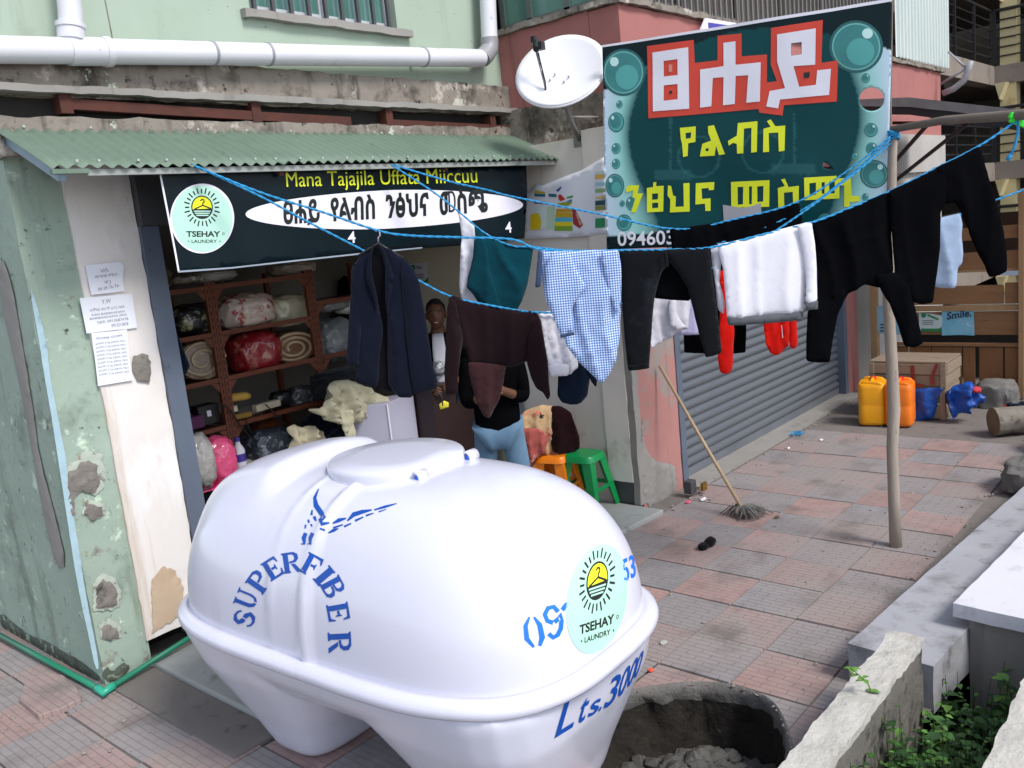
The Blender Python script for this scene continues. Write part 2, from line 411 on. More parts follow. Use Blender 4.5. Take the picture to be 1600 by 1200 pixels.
def cloth(name, a, b=None, rough=.9, sc_=6, bump=.35, sheen=.1, spots=(), b2=.12):
    return mat(name, a, rough, b or a, sc_, .7, spots=spots, bump=bump, bscale=240, sheen=sheen, b2=b2, b2scale=10, spec=.02)
M_blazer = cloth('navy_wool', rgb('#131726'), rgb('#0f131f'))
M_lining = cloth('black_lining', lin(.006, .006, .008))
M_teal = cloth('teal_cotton', rgb('#0b3f4b'), rgb('#093742'))
M_maroon = cloth('maroon_fleece', rgb('#22161a'), rgb('#1c1114'))
M_maroon2 = cloth('faded_maroon_fleece', rgb('#3d2628'), rgb('#352022'))
M_jean = cloth('black_denim', rgb('#131519'), rgb('#0e1013'), spots=((rgb('#1f2229'), 5, .58, .78),))
M_blackcl = cloth('black_cotton', lin(.0032, .0033, .0042), lin(.0024, .0025, .0034), sheen=0)
M_white = cloth('white_cotton', rgb('#e2e1e9'), rgb('#d8d7e1'))
M_lav = cloth('lavender_cotton', rgb('#c3c1e6'), rgb('#b7b5dc'))
M_whitegrey = cloth('offwhite_cotton', rgb('#d5d4df'), rgb('#cac9d5'))
M_greycuff = cloth('grey_ribbing', rgb('#5c5d63'), rgb('#505157'))
M_red = cloth('red_fleece', rgb('#d41a12'), rgb('#c3150f'))
M_ltblue = cloth('pale_blue_denim', rgb('#9aacc6'), rgb('#8b9db8'))
M_navycl = cloth('dark_navy_cotton', rgb('#0f1a2b'), rgb('#0b1422'))
M_denim = cloth('blue_denim', rgb('#6f8ea8'), rgb('#5f7d97'), spots=((rgb('#8fabc2'), 5, .58, .75),))
M_beigecl = cloth('beige_cotton', rgb('#c3bea6'), rgb('#b5b096'))
M_creamcl = cloth('cream_cotton', rgb('#d4cbb0'), rgb('#c6bc9f'))
M_skin = mat('brown_skin', rgb('#6d4835'), .45, rgb('#60402f'), 6, .5, spec=.4)
M_hair = mat('black_hair', lin(.008, .007, .006), .8, bump=.6, bscale=200)
def gingham():
    m = mat('blue_gingham', lin(.3, .4, .7), .9, bump=.3, bscale=240, sheen=.1); N, L, b = nodes(m)
    uv = N.new('ShaderNodeUVMap'); sp = N.new('ShaderNodeSeparateXYZ'); L.new(uv.outputs[0], sp.inputs[0])
    o = []
    for k in (0, 1):
        a = N.new('ShaderNodeMath'); a.operation = 'MULTIPLY'; a.inputs[1].default_value = 1/.0125
        f = N.new('ShaderNodeMath'); f.operation = 'FRACT'; g = N.new('ShaderNodeMath'); g.operation = 'GREATER_THAN'; g.inputs[1].default_value = .5
        L.new(sp.outputs[k], a.inputs[0]); L.new(a.outputs[0], f.inputs[0]); L.new(f.outputs[0], g.inputs[0]); o.append(g.outputs[0])
    s = N.new('ShaderNodeMath'); s.operation = 'ADD'; L.new(o[0], s.inputs[0]); L.new(o[1], s.inputs[1])
    cr = N.new('ShaderNodeValToRGB'); cr.color_ramp.interpolation = 'CONSTANT'
    d = N.new('ShaderNodeMath'); d.operation = 'DIVIDE'; d.inputs[1].default_value = 2.01; L.new(s.outputs[0], d.inputs[0]); L.new(d.outputs[0], cr.inputs[0])
    e = cr.color_ramp.elements; e[0].position = 0; e[0].color = rgb('#d9dff0'); e[1].position = .33; e[1].color = rgb('#7f9fd0')
    x = e.new(.8); x.color = rgb('#3c64ab')
    L.new(cr.outputs[0], b.inputs['Base Color']); return m
M_gingham = gingham()
def paver(name, a, b_, gro):
    m = mat(name, a, .85, bump=.3, bscale=90); N, L, b = nodes(m)
    tc = N.new('ShaderNodeTexCoord'); mp = N.new('ShaderNodeMapping'); mp.inputs['Rotation'].default_value = (0, 0, R(90))
    L.new(tc.outputs['Object'], mp.inputs[0])
    br = N.new('ShaderNodeTexBrick'); br.inputs['Scale'].default_value = 1; br.inputs['Mortar Size'].default_value = .0028
    br.inputs['Brick Width'].default_value = .1245; br.inputs['Row Height'].default_value = .0373; br.inputs['Mortar Smooth'].default_value = .6
    L.new(mp.outputs[0], br.inputs['Vector'])
    oi = N.new('ShaderNodeObjectInfo')
    gp = N.new('ShaderNodeTexCoord')
    # world-like variation: object coords + random offset per slab
    ad = N.new('ShaderNodeVectorMath'); ad.operation = 'ADD'; L.new(gp.outputs['Object'], ad.inputs[0]); L.new(oi.outputs['Location'], ad.inputs[1])
    def nz(s, lo, hi, d=6):
        n = N.new('ShaderNodeTexNoise'); n.inputs['Scale'].default_value = s; n.inputs['Detail'].default_value = d; L.new(ad.outputs[0], n.inputs['Vector'])
        r = N.new('ShaderNodeMapRange'); r.inputs['From Min'].default_value = lo; r.inputs['From Max'].default_value = hi; L.new(n.outputs['Fac'], r.inputs['Value']); return r.outputs[0]
    def mix(f, c1, c2, k=1.0):
        x = N.new('ShaderNodeMix'); x.data_type = 'RGBA'
        if k != 1.0:
            mm = N.new('ShaderNodeMath'); mm.operation = 'MULTIPLY'; mm.inputs[1].default_value = k; L.new(f, mm.inputs[0]); f = mm.outputs[0]
        L.new(f, x.inputs[0])
        for i, c in ((6, c1), (7, c2)):
            if isinstance(c, tuple): x.inputs[i].default_value = c
            else: L.new(c, x.inputs[i])
        return x.outputs[2]
    c = mix(nz(9, .35, .65), a, b_)
    c = mix(oi.outputs['Random'], c, gro, .35)
    c = mix(nz(1.3, .33, .60), c, rgb('#938a88'), .85)
    c = mix(nz(3.1, .54, .74), c, rgb('#5f5955'), .7)
    c = mix(nz(40, .55, .75), c, rgb('#9a918c'), .5)
    c = mix(br.outputs['Fac'], c, gro, .5)
    L.new(c, b.inputs['Base Color'])
    bn = N.new('ShaderNodeBump'); bn.invert = True; bn.inputs['Strength'].default_value = .7; bn.inputs['Distance'].default_value = .004
    L.new(br.outputs['Fac'], bn.inputs['Height'])
    old = [l for l in L if l.to_socket == b.inputs['Normal']][0].from_socket
    L.new(old, bn.inputs['Normal']); L.new(bn.outputs[0], b.inputs['Normal'])
    return m
M_pav = [paver('pink_paver', rgb('#a98a84'), rgb('#9b7d78'), rgb('#766c68')), paver('grey_paver', rgb('#939092'), rgb('#858284'), rgb('#6d6968'))]
M_ground = mat('earth_and_grout', rgb('#7b7571'), .95, rgb('#6c6662'), 4, .7, spots=((rgb('#46423d'), 9, .58, .72), (rgb('#878079'), 5, .62, .75)), bump=.6, bscale=50)
M_apron = mat('pale_cement_apron', rgb('#a2a5a3'), .8, rgb('#8f918e'), 2.5, .7, spots=((rgb('#6e6b63'), 4, .56, .7),), bump=.3, bscale=60)
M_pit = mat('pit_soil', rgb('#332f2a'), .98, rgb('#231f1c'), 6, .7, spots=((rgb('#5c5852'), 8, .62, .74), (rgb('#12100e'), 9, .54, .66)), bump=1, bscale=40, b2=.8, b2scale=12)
M_pitrim = mat('broken_concrete_rim', rgb('#7b7976'), .95, rgb('#605e5b'), 8, .7, spots=((rgb('#3b3936'), 11, .56, .7),), bump=1, bscale=45, b2=.8, b2scale=15)
M_rubble = mat('rubble_stone', rgb('#6b6966'), .95, rgb('#3f3d3b'), 3, .9, bump=.6, bscale=50)

# ------------------------------------------------------------------ ground and paving
T = .374; TX0 = 3.353-20*T; TY0 = 1.83-4*T
pit_c = Vector((2.86, 1.74, 0)); pit_r = .47
pit_px = [(880, 1118), (930, 1098), (975, 1082), (1040, 1070), (1100, 1066), (1150, 1072), (1200, 1090), (1222, 1118), (1236, 1165)]
pit_poly = [tuple(pz(x, y, 0).xy) for x, y in pit_px]+[(2.86, 1.27), (2.62, 1.28), (2.50, 1.36), (2.44, 1.56), (2.46, 1.80), (2.52, 2.04)]
pit_poly = rounded(pit_poly, 2)
ditch = [(1.2, .62), (4.05, .62), (4.05, 1.03), (1.2, 1.03)]
V, Fs, _ = fill([(-120, -120), (160, -120), (160, 160), (-120, 160)], [pit_poly, ditch])
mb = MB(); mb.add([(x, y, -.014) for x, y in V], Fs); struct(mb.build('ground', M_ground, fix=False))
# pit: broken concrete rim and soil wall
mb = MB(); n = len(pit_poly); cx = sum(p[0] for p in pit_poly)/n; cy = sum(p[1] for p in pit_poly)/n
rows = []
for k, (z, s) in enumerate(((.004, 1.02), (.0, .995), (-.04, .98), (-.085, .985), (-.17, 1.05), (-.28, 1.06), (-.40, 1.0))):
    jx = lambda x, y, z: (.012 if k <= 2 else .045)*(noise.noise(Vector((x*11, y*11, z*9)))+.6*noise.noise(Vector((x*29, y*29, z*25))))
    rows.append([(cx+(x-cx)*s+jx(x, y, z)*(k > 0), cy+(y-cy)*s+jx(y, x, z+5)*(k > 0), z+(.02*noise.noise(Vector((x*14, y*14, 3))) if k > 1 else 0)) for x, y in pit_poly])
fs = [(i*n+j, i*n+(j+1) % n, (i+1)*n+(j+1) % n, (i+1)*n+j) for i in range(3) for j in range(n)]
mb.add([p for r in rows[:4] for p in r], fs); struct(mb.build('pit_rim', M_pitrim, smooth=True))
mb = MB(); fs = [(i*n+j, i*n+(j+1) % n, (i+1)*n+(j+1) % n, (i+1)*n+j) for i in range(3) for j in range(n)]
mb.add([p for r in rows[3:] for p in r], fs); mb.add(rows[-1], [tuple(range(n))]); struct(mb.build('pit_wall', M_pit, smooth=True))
mb = MB()
for i in range(900):
    a = random.uniform(0, 6.28); r = math.sqrt(random.random())*.46
    p = (cx+r*math.cos(a)*1.0, cy+r*math.sin(a)*.95)
    if not inpoly(p, pit_poly): continue
    s = random.choice((.012, .016, .02, .026, .034, .05)); z = -.385+.13*max(0, 1-((p[0]-3.0)**2+(p[1]-1.75)**2)/.12)
    mb.blob((p[0], p[1], z+random.uniform(0, .03)), (s*random.uniform(.7, 1.4), s, s*random.uniform(.5, .9)), 1, .5, 2, seed=i)
stuff(mb.build('rubble', M_rubble))

# paving slabs
slab_me = []
for k in (0, 1):
    mb = MB(); h = T/2-.003
    mb.add([(-h, -h, 0), (h, -h, 0), (h, h, 0), (-h, h, 0), (-h+.003, -h+.003, .02), (h-.003, -h+.003, .02), (h-.003, h-.003, .02), (-h+.003, h-.003, .02)],
           [(4, 5, 6, 7), (0, 1, 5, 4), (1, 2, 6, 5), (2, 3, 7, 6), (3, 0, 4, 7)])
    me = bpy.data.meshes.new('paving_slab'); me.from_pydata(mb.v, [], mb.f); me.materials.append(M_pav[k]); slab_me.append(me)
pav = thing('paving', 'pink and grey checkered ribbed paving in front of the shop', 'paving', (4.0, 2.2, -.02)); 
del pav['label'], pav['category']; struct(pav)
nsl = 0
tank_box = (1.75, 2.55, 1.9, 3.5)
def in_region(x, y):
    if x > 7.75: return False
    if y > 3.36 and x > 1.72: return False
    if x <= 1.72 and y > 6.2: return False
    if x > 5.25 and y > 3.3: return False
    if y < 1.2: return False
    if y < 1.36 and x > 3.55: return False
    if x < .65 or (x < 1.6 and y < 3.3): return False
    return True
for i in range(0, 45):
    for j in range(-6, 20):
        x = TX0+(i+.5)*T-(8*T if False else 0); y = TY0+(j+.5)*T
        if not in_region(x, y): continue
        cs = [(x+a*T*.5, y+b*T*.5) for a in (-1, 0, 1) for b in (-1, 0, 1)]
        if sum(inpoly(c, pit_poly) for c in cs) > 0:
            # cut slab: clip polygon by the pit outline
            out = [(x-T/2+.003, y-T/2+.003), (x+T/2-.003, y-T/2+.003), (x+T/2-.003, y+T/2-.003), (x-T/2+.003, y+T/2-.003)]
            V, Fs, _ = fill(out, [], T/14, 0)
            keep = [f for f in Fs if not inpoly((sum(V[q][0] for q in f)/3, sum(V[q][1] for q in f)/3), pit_poly)]
            if not keep: continue
            mb = MB(); mb.add([(a-x, b-y, .02) for a, b in V], keep)
            me = bpy.data.meshes.new('paving_slab'); me.from_pydata(mb.v, [], mb.f); me.materials.append(M_pav[(i+j+1) % 2])
        else: me = slab_me[(i+j+1) % 2]
        o = bpy.data.objects.new('paving_slab', me); C.objects.link(o); o.parent = pav
        o.location = Vector((x, y, -.02+random.uniform(-.005, .004)))-pav.location
        o.rotation_euler = (random.gauss(0, .005), random.gauss(0, .005), random.gauss(0, .005)); nsl += 1
# broken loose slab by the green wall
mb = MB(); pl = [(115, 1085), (30, 1112), (28, 1088), (98, 1052), (122, 1072), (128, 1090)]
q = [pz(x, y, .03) for x, y in ((30, 1092), (60, 1117), (96, 1106), (127, 1090), (118, 1070), (98, 1054), (66, 1048), (40, 1060))]
mb.prism([p-Vector((0, 0, .035)) for p in q], (0, 0, .035)); tag(bevel(mb.build('broken_slab', M_pav[0]), .006), 'broken pink paving slab lifted up beside the green water pipe', 'paving slab')
# cement apron before the shop
mb = MB(); mb.prism([(1.97, 3.5, -.012), (5.24, 3.3, -.012), (5.24, 4.54, -.012), (1.97, 4.54, -.012)], (0, 0, .045)); struct(bevel(mb.build('cement_apron', M_apron), .01))
mb = MB(); mb.prism([(1.727, 3.35, -.012), (1.966, 3.35, -.012), (1.966, 4.56, -.012), (1.727, 4.56, -.012)], (0, 0, .02)); struct(mb.build('cement_strip', M_ground))

# ------------------------------------------------------------------ green building
gb = thing('green_building', 'pale green plastered building with the open laundry shop on its ground floor', 'building', (3.4, 5.5, 0))
def gpart(name, m, *boxes, smooth=False):
    mb = MB()
    for lo, hi in boxes: mb.box(lo, hi)
    return mb.build(name, m, gb)
def rough_box(name, m, lo, hi, parent, step=.05, amp=.008, seed=0):
    bm = bmesh.new(); bmesh.ops.create_cube(bm, size=1)
    S = Vector(hi)-Vector(lo); c = (Vector(hi)+Vector(lo))/2
    for v in bm.verts: v.co = Vector((v.co.x*S.x, v.co.y*S.y, v.co.z*S.z))+c
    for ax in range(3):
        k = int(S[ax]/step)
        if k > 1:
            es = [e for e in bm.edges if abs((e.verts[0].co-e.verts[1].co).normalized()[ax]) > .9]
            bmesh.ops.subdivide_edges(bm, edges=es, cuts=min(k, 90), use_grid_fill=True)
    for v in bm.verts:
        p = v.co*9+Vector((seed, 0, 0)); v.co += Vector((noise.noise(p), noise.noise(p+Vector((5, 1, 2))), noise.noise(p+Vector((1, 7, 3)))))*amp + Vector((noise.noise(p*4), noise.noise(p*4+Vector((5, 1, 2))), noise.noise(p*4+Vector((1, 7, 3)))))*amp*.5
    bmesh.ops.recalc_face_normals(bm, faces=bm.faces)
    bm.verts.index_update(); mb = MB(); mb.add([v.co.copy() for v in bm.verts], [tuple(v.index for v in f.verts) for f in bm.faces]); bm.free()
    return mb.build(name, m, parent, smooth='auto')
XC = 1.725
rough_box('wall', M_green, (XC, 4.57, -.02), (1.985, 7.6, 2.86), gb, .06, .005)
gpart('wall', M_green, ((1.985, 4.66, .15), (2.31, 7.6, 2.86)))
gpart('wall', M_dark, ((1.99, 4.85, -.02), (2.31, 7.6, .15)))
rough_box('plaster_panel', M_cream, (1.975, 4.552, .15), (2.315, 4.66, 2.72), gb, .05, .006, 3)
# upper wall around the window
WX0, WX1, WZ = 3.24, 4.40, 3.53
gpart('wall', M_greenup, ((XC, 4.602, 3.14), (WX0, 4.9, 5.6)), ((WX1, 4.602, 3.14), (5.44, 4.9, 5.6)), ((WX0, 4.602, 3.14), (WX1, 4.9, WZ)), ((WX0, 4.602, 4.75), (WX1, 4.9, 5.6)))
gpart('wall', M_greenup, ((XC, 4.902, 2.87), (2.0, 9.5, 5.6)), ((XC, 9.3, 0), (5.44, 9.5, 5.6)))
gpart('roof', M_conc2, ((XC-.1, 4.5, 5.6), (5.44, 9.5, 5.75)))
# painted vertical joint and bands on the side wall
rough_box('concrete_band', M_conc, (XC-.02, 4.535, 2.985), (5.44, 4.61, 3.20), gb, .05, .012, 1)
rough_box('concrete_ledge', M_conc2, (XC-.02, 4.47, 2.995), (5.50, 4.545, 3.03), gb, .05, .009, 5)
rough_box('concrete_band', M_conc, (XC-.02, 4.50, 2.70), (5.46, 4.60, 2.885), gb, .05, .012, 2)
gpart('concrete_band', M_dark, ((XC, 4.585, 2.885), (5.44, 4.62, 2.99)))  # dark strip behind the beam: shadow below the ledge painted as colour
mb = MB(); a = py(100, 163, 4.53); b = py(398, 182, 4.53); c = py(545, 190, 4.53); d = py(600, 193, 4.53); e = py(792, 202, 4.53)
for s, t in ((a, b), (b, c), (d, e)): mb.bar(s, t, .05, .05)
mb.build('rusty_beam', M_rust, gb)
for xx in (100, 398, 606, 768):
    q = py(xx, 158+.055*(xx-100), 4.52); mb = MB(); mb.box((q.x-.03, q.y-.02, q.z-.06), (q.x+.03, q.y+.06, q.z+.06)); mb.build('bracket', M_rust, gb)
# cement drip stripe + pale blue paint run on the side and corner
sp = Plane((XC-.003, 4.57), (XC-.003, 7)); 
def side_patch(name, m, pts, X, thick=.012, rnd=1):
    """a patch of other plaster on the side wall (plane X)"""
    P = [px(x, y, X) for x, y in pts]; mb = MB()
    V, Fs, lp = fill(rounded([(p.y, p.z) for p in P], rnd), [], .03)
    nb = sum(len(l) for l in lp)
    mb.add([(X+.002*noise.noise(Vector((a*20, b*20, 0)))-(.0 if i < nb else thick*.5), a, b) for i, (a, b) in enumerate(V)], Fs)
    return mb.build(name, m, gb, smooth=True)
side_patch('cement_stripe', M_conc2, [(0, 395), (18, 440), (36, 545), (52, 640), (62, 720), (85, 800), (104, 885), (88, 890), (70, 815), (52, 720), (38, 640), (18, 545), (0, 470)], XC-.006)
M_bluerun = mat('pale_blue_paint', rgb('#a9c4cf'), .7, rgb('#98b4bd'), 8, .6, spots=((rgb('#7f9590'), 18, .6, .7),), bump=.3)
def front_patch(name, m, pts, Y, parent, thick=.01, rnd=1, step=.03, amp=.004):
    P = [py(x, y, Y) for x, y in pts]; mb = MB()
    ol = rounded([(p.x, p.z) for p in P], rnd)
    if amp >= .006: ol = [(a+.010*noise.noise(Vector((a*38, b*38, 1))), b+.010*noise.noise(Vector((a*38, b*38, 9)))) for a, b in densify(ol, .008)]
    V, Fs, lp = fill(ol, [], step)
    nb = sum(len(l) for l in lp)
    mb.add([(a, Y-(0 if i < nb else thick)+amp*noise.noise(Vector((a*30, b*30, 3))), b) for i, (a, b) in enumerate(V)], Fs)
    return mb.build(name, m, parent, smooth=True)
front_patch('paint_run', M_bluerun, [(45, 445), (56, 470), (74, 540), (76, 575), (88, 640), (104, 720), (112, 790), (124, 860), (134, 930), (150, 1010), (155, 1045), (149, 1045), (140, 1000), (122, 920), (108, 830), (95, 745), (82, 660), (70, 590), (62, 540)], 4.560, gb, .004)
M_chip = mat('chipped_paint_edge', rgb('#b3bdb0'), .9, rgb('#a2a99c'), 12, .7, spots=((rgb('#857f75'), 22, .55, .6),), bump=.6)
M_spall = mat('bare_spalled_plaster', rgb('#86817a'), .98, rgb('#6d6861'), 9, .8, spots=((rgb('#45413c'), 12, .58, .7),), bump=1, bscale=40, b2=.8, b2scale=14)
for pts in ([(106, 738), (118, 733), (124, 722), (136, 720), (150, 724), (156, 745), (155, 762), (143, 772), (128, 766), (116, 778), (118, 800), (112, 806), (107, 775)],
            [(134, 785), (146, 790), (160, 792), (160, 806), (146, 812), (133, 806)],
            [(150, 918), (160, 906), (176, 912), (184, 928), (182, 946), (168, 950), (150, 952)],
            [(158, 980), (168, 974), (184, 982), (186, 996), (172, 1001), (160, 997)]):
    mx_ = sum(p_[0] for p_ in pts)/len(pts); my_ = sum(p_[1] for p_ in pts)/len(pts)
    front_patch('chipped_paint', M_chip, [(mx_+(x-mx_)*1.3+1, my_+(y-my_)*1.35-3) for x, y in pts], 4.5635, gb, .003, 0, .02, .007)
    front_patch('plaster_damage', M_spall, pts, 4.559, gb, .006, 0, .02, .012)
front_patch('plaster_damage', M_spall, [(205, 560), (222, 552), (236, 556), (236, 596), (220, 600), (208, 582)], 4.541, gb, .006, 1, .02, .008)
M_mould = mat('dark_damp_stain', rgb('#3f443c'), .95, rgb('#5d6458'), 14, .7, spots=((rgb('#90a08e'), 18, .55, .62),), bump=.6)
side_patch('damp_stain', M_mould, [(0, 955), (20, 975), (45, 993), (75, 1003), (100, 1020), (120, 1030), (140, 1046), (158, 1060), (150, 1064), (110, 1042), (60, 1016), (20, 990), (0, 978)], XC-.006, .006)
front_patch('damp_stain', M_mould, [(160, 1062), (163, 1040), (175, 1050), (190, 1036), (205, 1040), (200, 1050), (178, 1064)], 4.561, gb, .004, 1, .02, .006)
M_tanstain = mat('tan_water_stain', rgb('#b39a80'), .9, rgb('#c4b09a'), 5, .6)
front_patch('bare_plaster', M_tanstain, [(237, 905), (255, 885), (272, 890), (286, 915), (287, 958), (262, 975), (238, 990)], 4.5435, gb, .002, 0, .05, .006)
# door frame of the shop
mb = MB(); mb.box((2.318, 4.53, .02), (2.42, 4.64, 2.34)); mb.build('door_frame', M_slate, gb)
mb = MB(); mb.box((5.16, 4.55, .02), (5.245, 4.64, 2.6)); mb.build('door_frame', M_slate, gb)
mb = MB(); mb.box((2.318, 4.50, 2.342), (5.245, 4.66, 2.66)); mb.build('shutter_box', M_slatedark, gb)
# shop interior shell
gpart('shop_floor', M_conc2, ((2.31, 4.545, -.01), (5.6, 6.62, .03)))
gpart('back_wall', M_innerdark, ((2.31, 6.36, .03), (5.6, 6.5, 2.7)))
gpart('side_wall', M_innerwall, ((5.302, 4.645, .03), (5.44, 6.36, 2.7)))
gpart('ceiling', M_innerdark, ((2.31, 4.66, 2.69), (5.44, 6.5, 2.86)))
# window
wn = MB(); wn.box((WX0, 4.66, WZ), (WX1, 4.70, WZ+.05)); wn.box((WX0, 4.66, 4.7), (WX1, 4.70, 4.75))
for x in (WX0, 3.80, WX1-.05): wn.box((x, 4.665, WZ+.05), (x+.05, 4.705, 4.7))
M_winframe = mat('silver_window_frame', rgb('#b9bcc2'), .4, rgb('#a5a8ae'), 8, .6)
win = wn.build('window', M_winframe, gb)
M_glass = mat('green_window_glass', rgb('#5c8a80'), .08, rgb('#3f5f5a'), 2, .6, spec=.6)
for x0, x1 in ((WX0+.05, 3.80), (3.85, WX1-.05)):
    mb = MB(); mb.box((x0, 4.68, WZ+.05), (x1, 4.69, 4.7)); mb.build('pane', M_glass, win)
bar0 = None
for i in range(9):
    x = WX0+.05+i*(WX1-WX0-.1)/8
    mb = MB(); mb.box((x-.011, 4.615, WZ+.0), (x+.011, 4.637, 4.75)); mb.build('bar', M_slatedark, win)
rough_box('window_sill', M_conc2, (WX0-.07, 4.55, WZ-.045), (WX1+.1, 4.66, WZ), gb, .05, .007, 8)
# hairline joint in the plaster
mb = MB(); mb.bar(py(164, 0, 4.601), py(176, 62, 4.601), .006, .004); mb.build('wall_joint', M_spall, gb)

# PVC drain pipes
dp = thing('drain_pipe', 'white plastic drain pipe running along the green wall with an upright branch at its left', 'drain pipe', (3.4, 4.5, 3.2))
A = py(-30, 77, 4.47); B = py(752, 91, 4.47)
mb = MB(); mb.tube([A, B], .062, 20); mb.build('pipe', M_pvc, dp, smooth='auto')
tq = py(113, 80, 4.47)
mb = MB(); mb.tube([tq, py(111, 58, 4.47), py(110, 20, 4.47)+Vector((0, 0, 0)), py(96, -120, 4.47)], .056, 20); mb.build('pipe', M_pvc, dp, smooth='auto')
d = (B-A).normalized()
mb = MB(); mb.tube([tq-d*.02, tq+d*.17], .068, 20); mb.tube([tq+d*.15, tq+d*.185], .073, 20); mb.build('tee_joint', M_pvc, dp, smooth='auto')
mb = MB(); u0 = py(111.5, 62, 4.47); u1 = py(110, 38, 4.47); mb.tube([u0, u1], .063, 20); mb.tube([u0+(u1-u0)*.75, u1+(u1-u0)*.05], .069, 20); mb.build('collar', M_pvc, dp, smooth='auto')
for x in (332, 418, 660):
    q = A+d*((py(x, 84, 4.47)-A).dot(d)); mb = MB(); mb.tube([q-d*.008, q+d*.008], .0655, 20); mb.bar(q+Vector((0, .03, 0)), q+Vector((0, .16, 0)), .02, .02); mb.build('clamp', M_pvcgrey, dp, smooth='auto')
dp2 = thing('down_pipe', 'white upright down pipe with a grey elbow at the corner of the green wall', 'drain pipe', (5.33, 4.47, 3.3))
t0 = py(765, 66, 4.47); t1 = py(757, -120, 4.47)
mb = MB(); mb.tube([t0, t1], .060, 20); mb.build('pipe', M_pvc, dp2, smooth='auto')
mb = MB(); mb.tube([t0+Vector((0, 0, .03)), t0, t0-Vector((0.01, 0, .05)), t0-Vector((.05, 0, .085)), B+d*.01], .066, 16); mb.build('elbow', M_pvcgrey, dp2, smooth='auto')
# green water pipe on the ground
e0 = pz(-20, 982, .03); e1 = pz(155, 1077, .03); e2 = pz(170, 1076, .03); e3 = pz(290, 1000, .08); e4 = e3+Vector((.5, .0, .0))
wp = thing('water_pipe', 'green plastic water pipe bent round the foot of the green wall', 'water pipe', e1)
mb = MB(); mb.tube([e0, e1], .016, 12); mb.build('pipe', M_greenpipe, wp, smooth=True)
mb = MB(); mb.tube([e2, e3, e3+(e3-e2)*.6], .015, 12); mb.build('pipe', M_greenpipe, wp, smooth=True)
ec = pz(163, 1083, .03); mb = MB(); mb.tube([e1+(e0-e1).normalized()*.03, e1, ec, e2, e2+(e3-e2).normalized()*.03], .021, 12); mb.build('elbow', mat('bright_green_fitting', rgb('#2fa084'), .35), wp, smooth=True)

# canopy of corrugated sheet
CYF, CZF, CZB = 4.0, 2.592, 2.85
can = thing('corrugated_canopy', 'green corrugated tin canopy over the shop front', 'canopy', (3.6, 4.3, 2.6))
def csheet(x0, x1, zoff, seed):
    mb = MB(); P = .066; n = int((x1-x0)/(P/8)); rows = 5; vs = []; fs = []
    for r in range(rows+1):
        t = r/rows
        for i in range(n+1):
            x = x0+(x1-x0)*i/n; y = 4.56+(CYF-4.56)*t; z = CZB+(CZF-CZB)*t+zoff
            z += .0085*math.sin(2*math.pi*x/P)+.006*noise.noise(Vector((x*3, y*3, seed)))
            if r == rows: y += .005*noise.noise(Vector((x*5, 1, seed)))
            vs.append((x, y, z))
    for r in range(rows):
        for i in range(n): fs.append((r*(n+1)+i, r*(n+1)+i+1, (r+1)*(n+1)+i+1, (r+1)*(n+1)+i))
    mb.add(vs, fs); o = mb.build('roof_sheet', M_tin, can, smooth=True)
    s = o.modifiers.new('s', 'SOLIDIFY'); s.thickness = .002; return o
csheet(1.70, 2.92, 0, 1); csheet(2.88, 4.2, .004, 2); csheet(4.16, 5.47, .001, 3)
mb = MB()
for x0 in range(24):
    for t in (.1, .93):
        x = 1.8+x0*.156+random.uniform(-.03, .03)
        if t == .1 and x0 % 2: continue
        mb.box((x-.006, 4.56+(CYF-4.56)*t-.006, CZB+(CZF-CZB)*t+.008), (x+.006, 4.56+(CYF-4.56)*t+.006, CZB+(CZF-CZB)*t+.018))
stuff(mb.build('screw_heads', mat('dull_screw', rgb('#a9b0a8'), .6), can))
mb = MB(); mb.box((1.86, 4.02, 2.556), (5.45, 4.05, 2.584)); mb.build('front_beam', mat('pale_steel_tube', rgb('#9ba09b'), .5, rgb('#868b86'), 6, .6, spots=((rgb('#57594f'), 9, .6, .7),)), can)
for x in (1.745, 5.40):
    mb = MB(); mb.bar((x, 4.56, 2.80), (x, 4.02, 2.555), .035, .04); mb.build('rafter', mat('blue_grey_tube', rgb('#7f97a5'), .5, rgb('#6b808d'), 7, .6), can)
mb = MB(); mb.box((1.70, 4.0, 2.565), (1.86, 4.03, 2.585)); mb.build('edge_trim', M_tin, can)
for x in (2.9, 4.15):
    mb = MB(); mb.bar((x, 4.56, 2.79), (x, 4.04, 2.55), .03, .035); mb.build('rafter', M_rust, can)

# ------------------------------------------------------------------ pink building
pb = thing('pink_building', 'pink plastered building with a grey roller shutter on its ground floor', 'building', (9, 5, 0))
def ppart(name, m, *boxes):
    mb = MB()
    for lo, hi in boxes: mb.box(lo, hi)
    return mb.build(name, m, pb)
XW = 5.25; YF = 3.5
rough_box('wall', M_pinklow, (XW+.045, YF, -.02), (5.865, YF+.25, 2.75), pb, .07, .004, 2)
ppart('wall', M_cream2, ((XW+.03, YF+.252, -.02), (5.44, 4.64, 2.72)))
rough_box('corner_strip', M_conc2, (XW, YF-.004, .03), (XW+.075, YF+.05, 2.75), pb, .05, .006, 4)
rough_box('pilaster', M_cream2, (XW-.004, YF+.052, .2), (XW+.04, YF+.26, 2.76), pb, .05, .004, 6)
rough_box('pilaster_foot', M_slatedark, (XW+.004, YF+.056, .03), (XW+.03, YF+.25, .2), pb, .05, .003, 6)
rough_box('wall', M_pink, (5.44, YF, 2.76), (13.1, YF+.25, 3.57), pb, .12, .004, 9)
rough_box('wall', M_pink, (5.437, YF+.252, 3.0), (5.6, 4.60, 3.575), pb, .06, .004, 10)
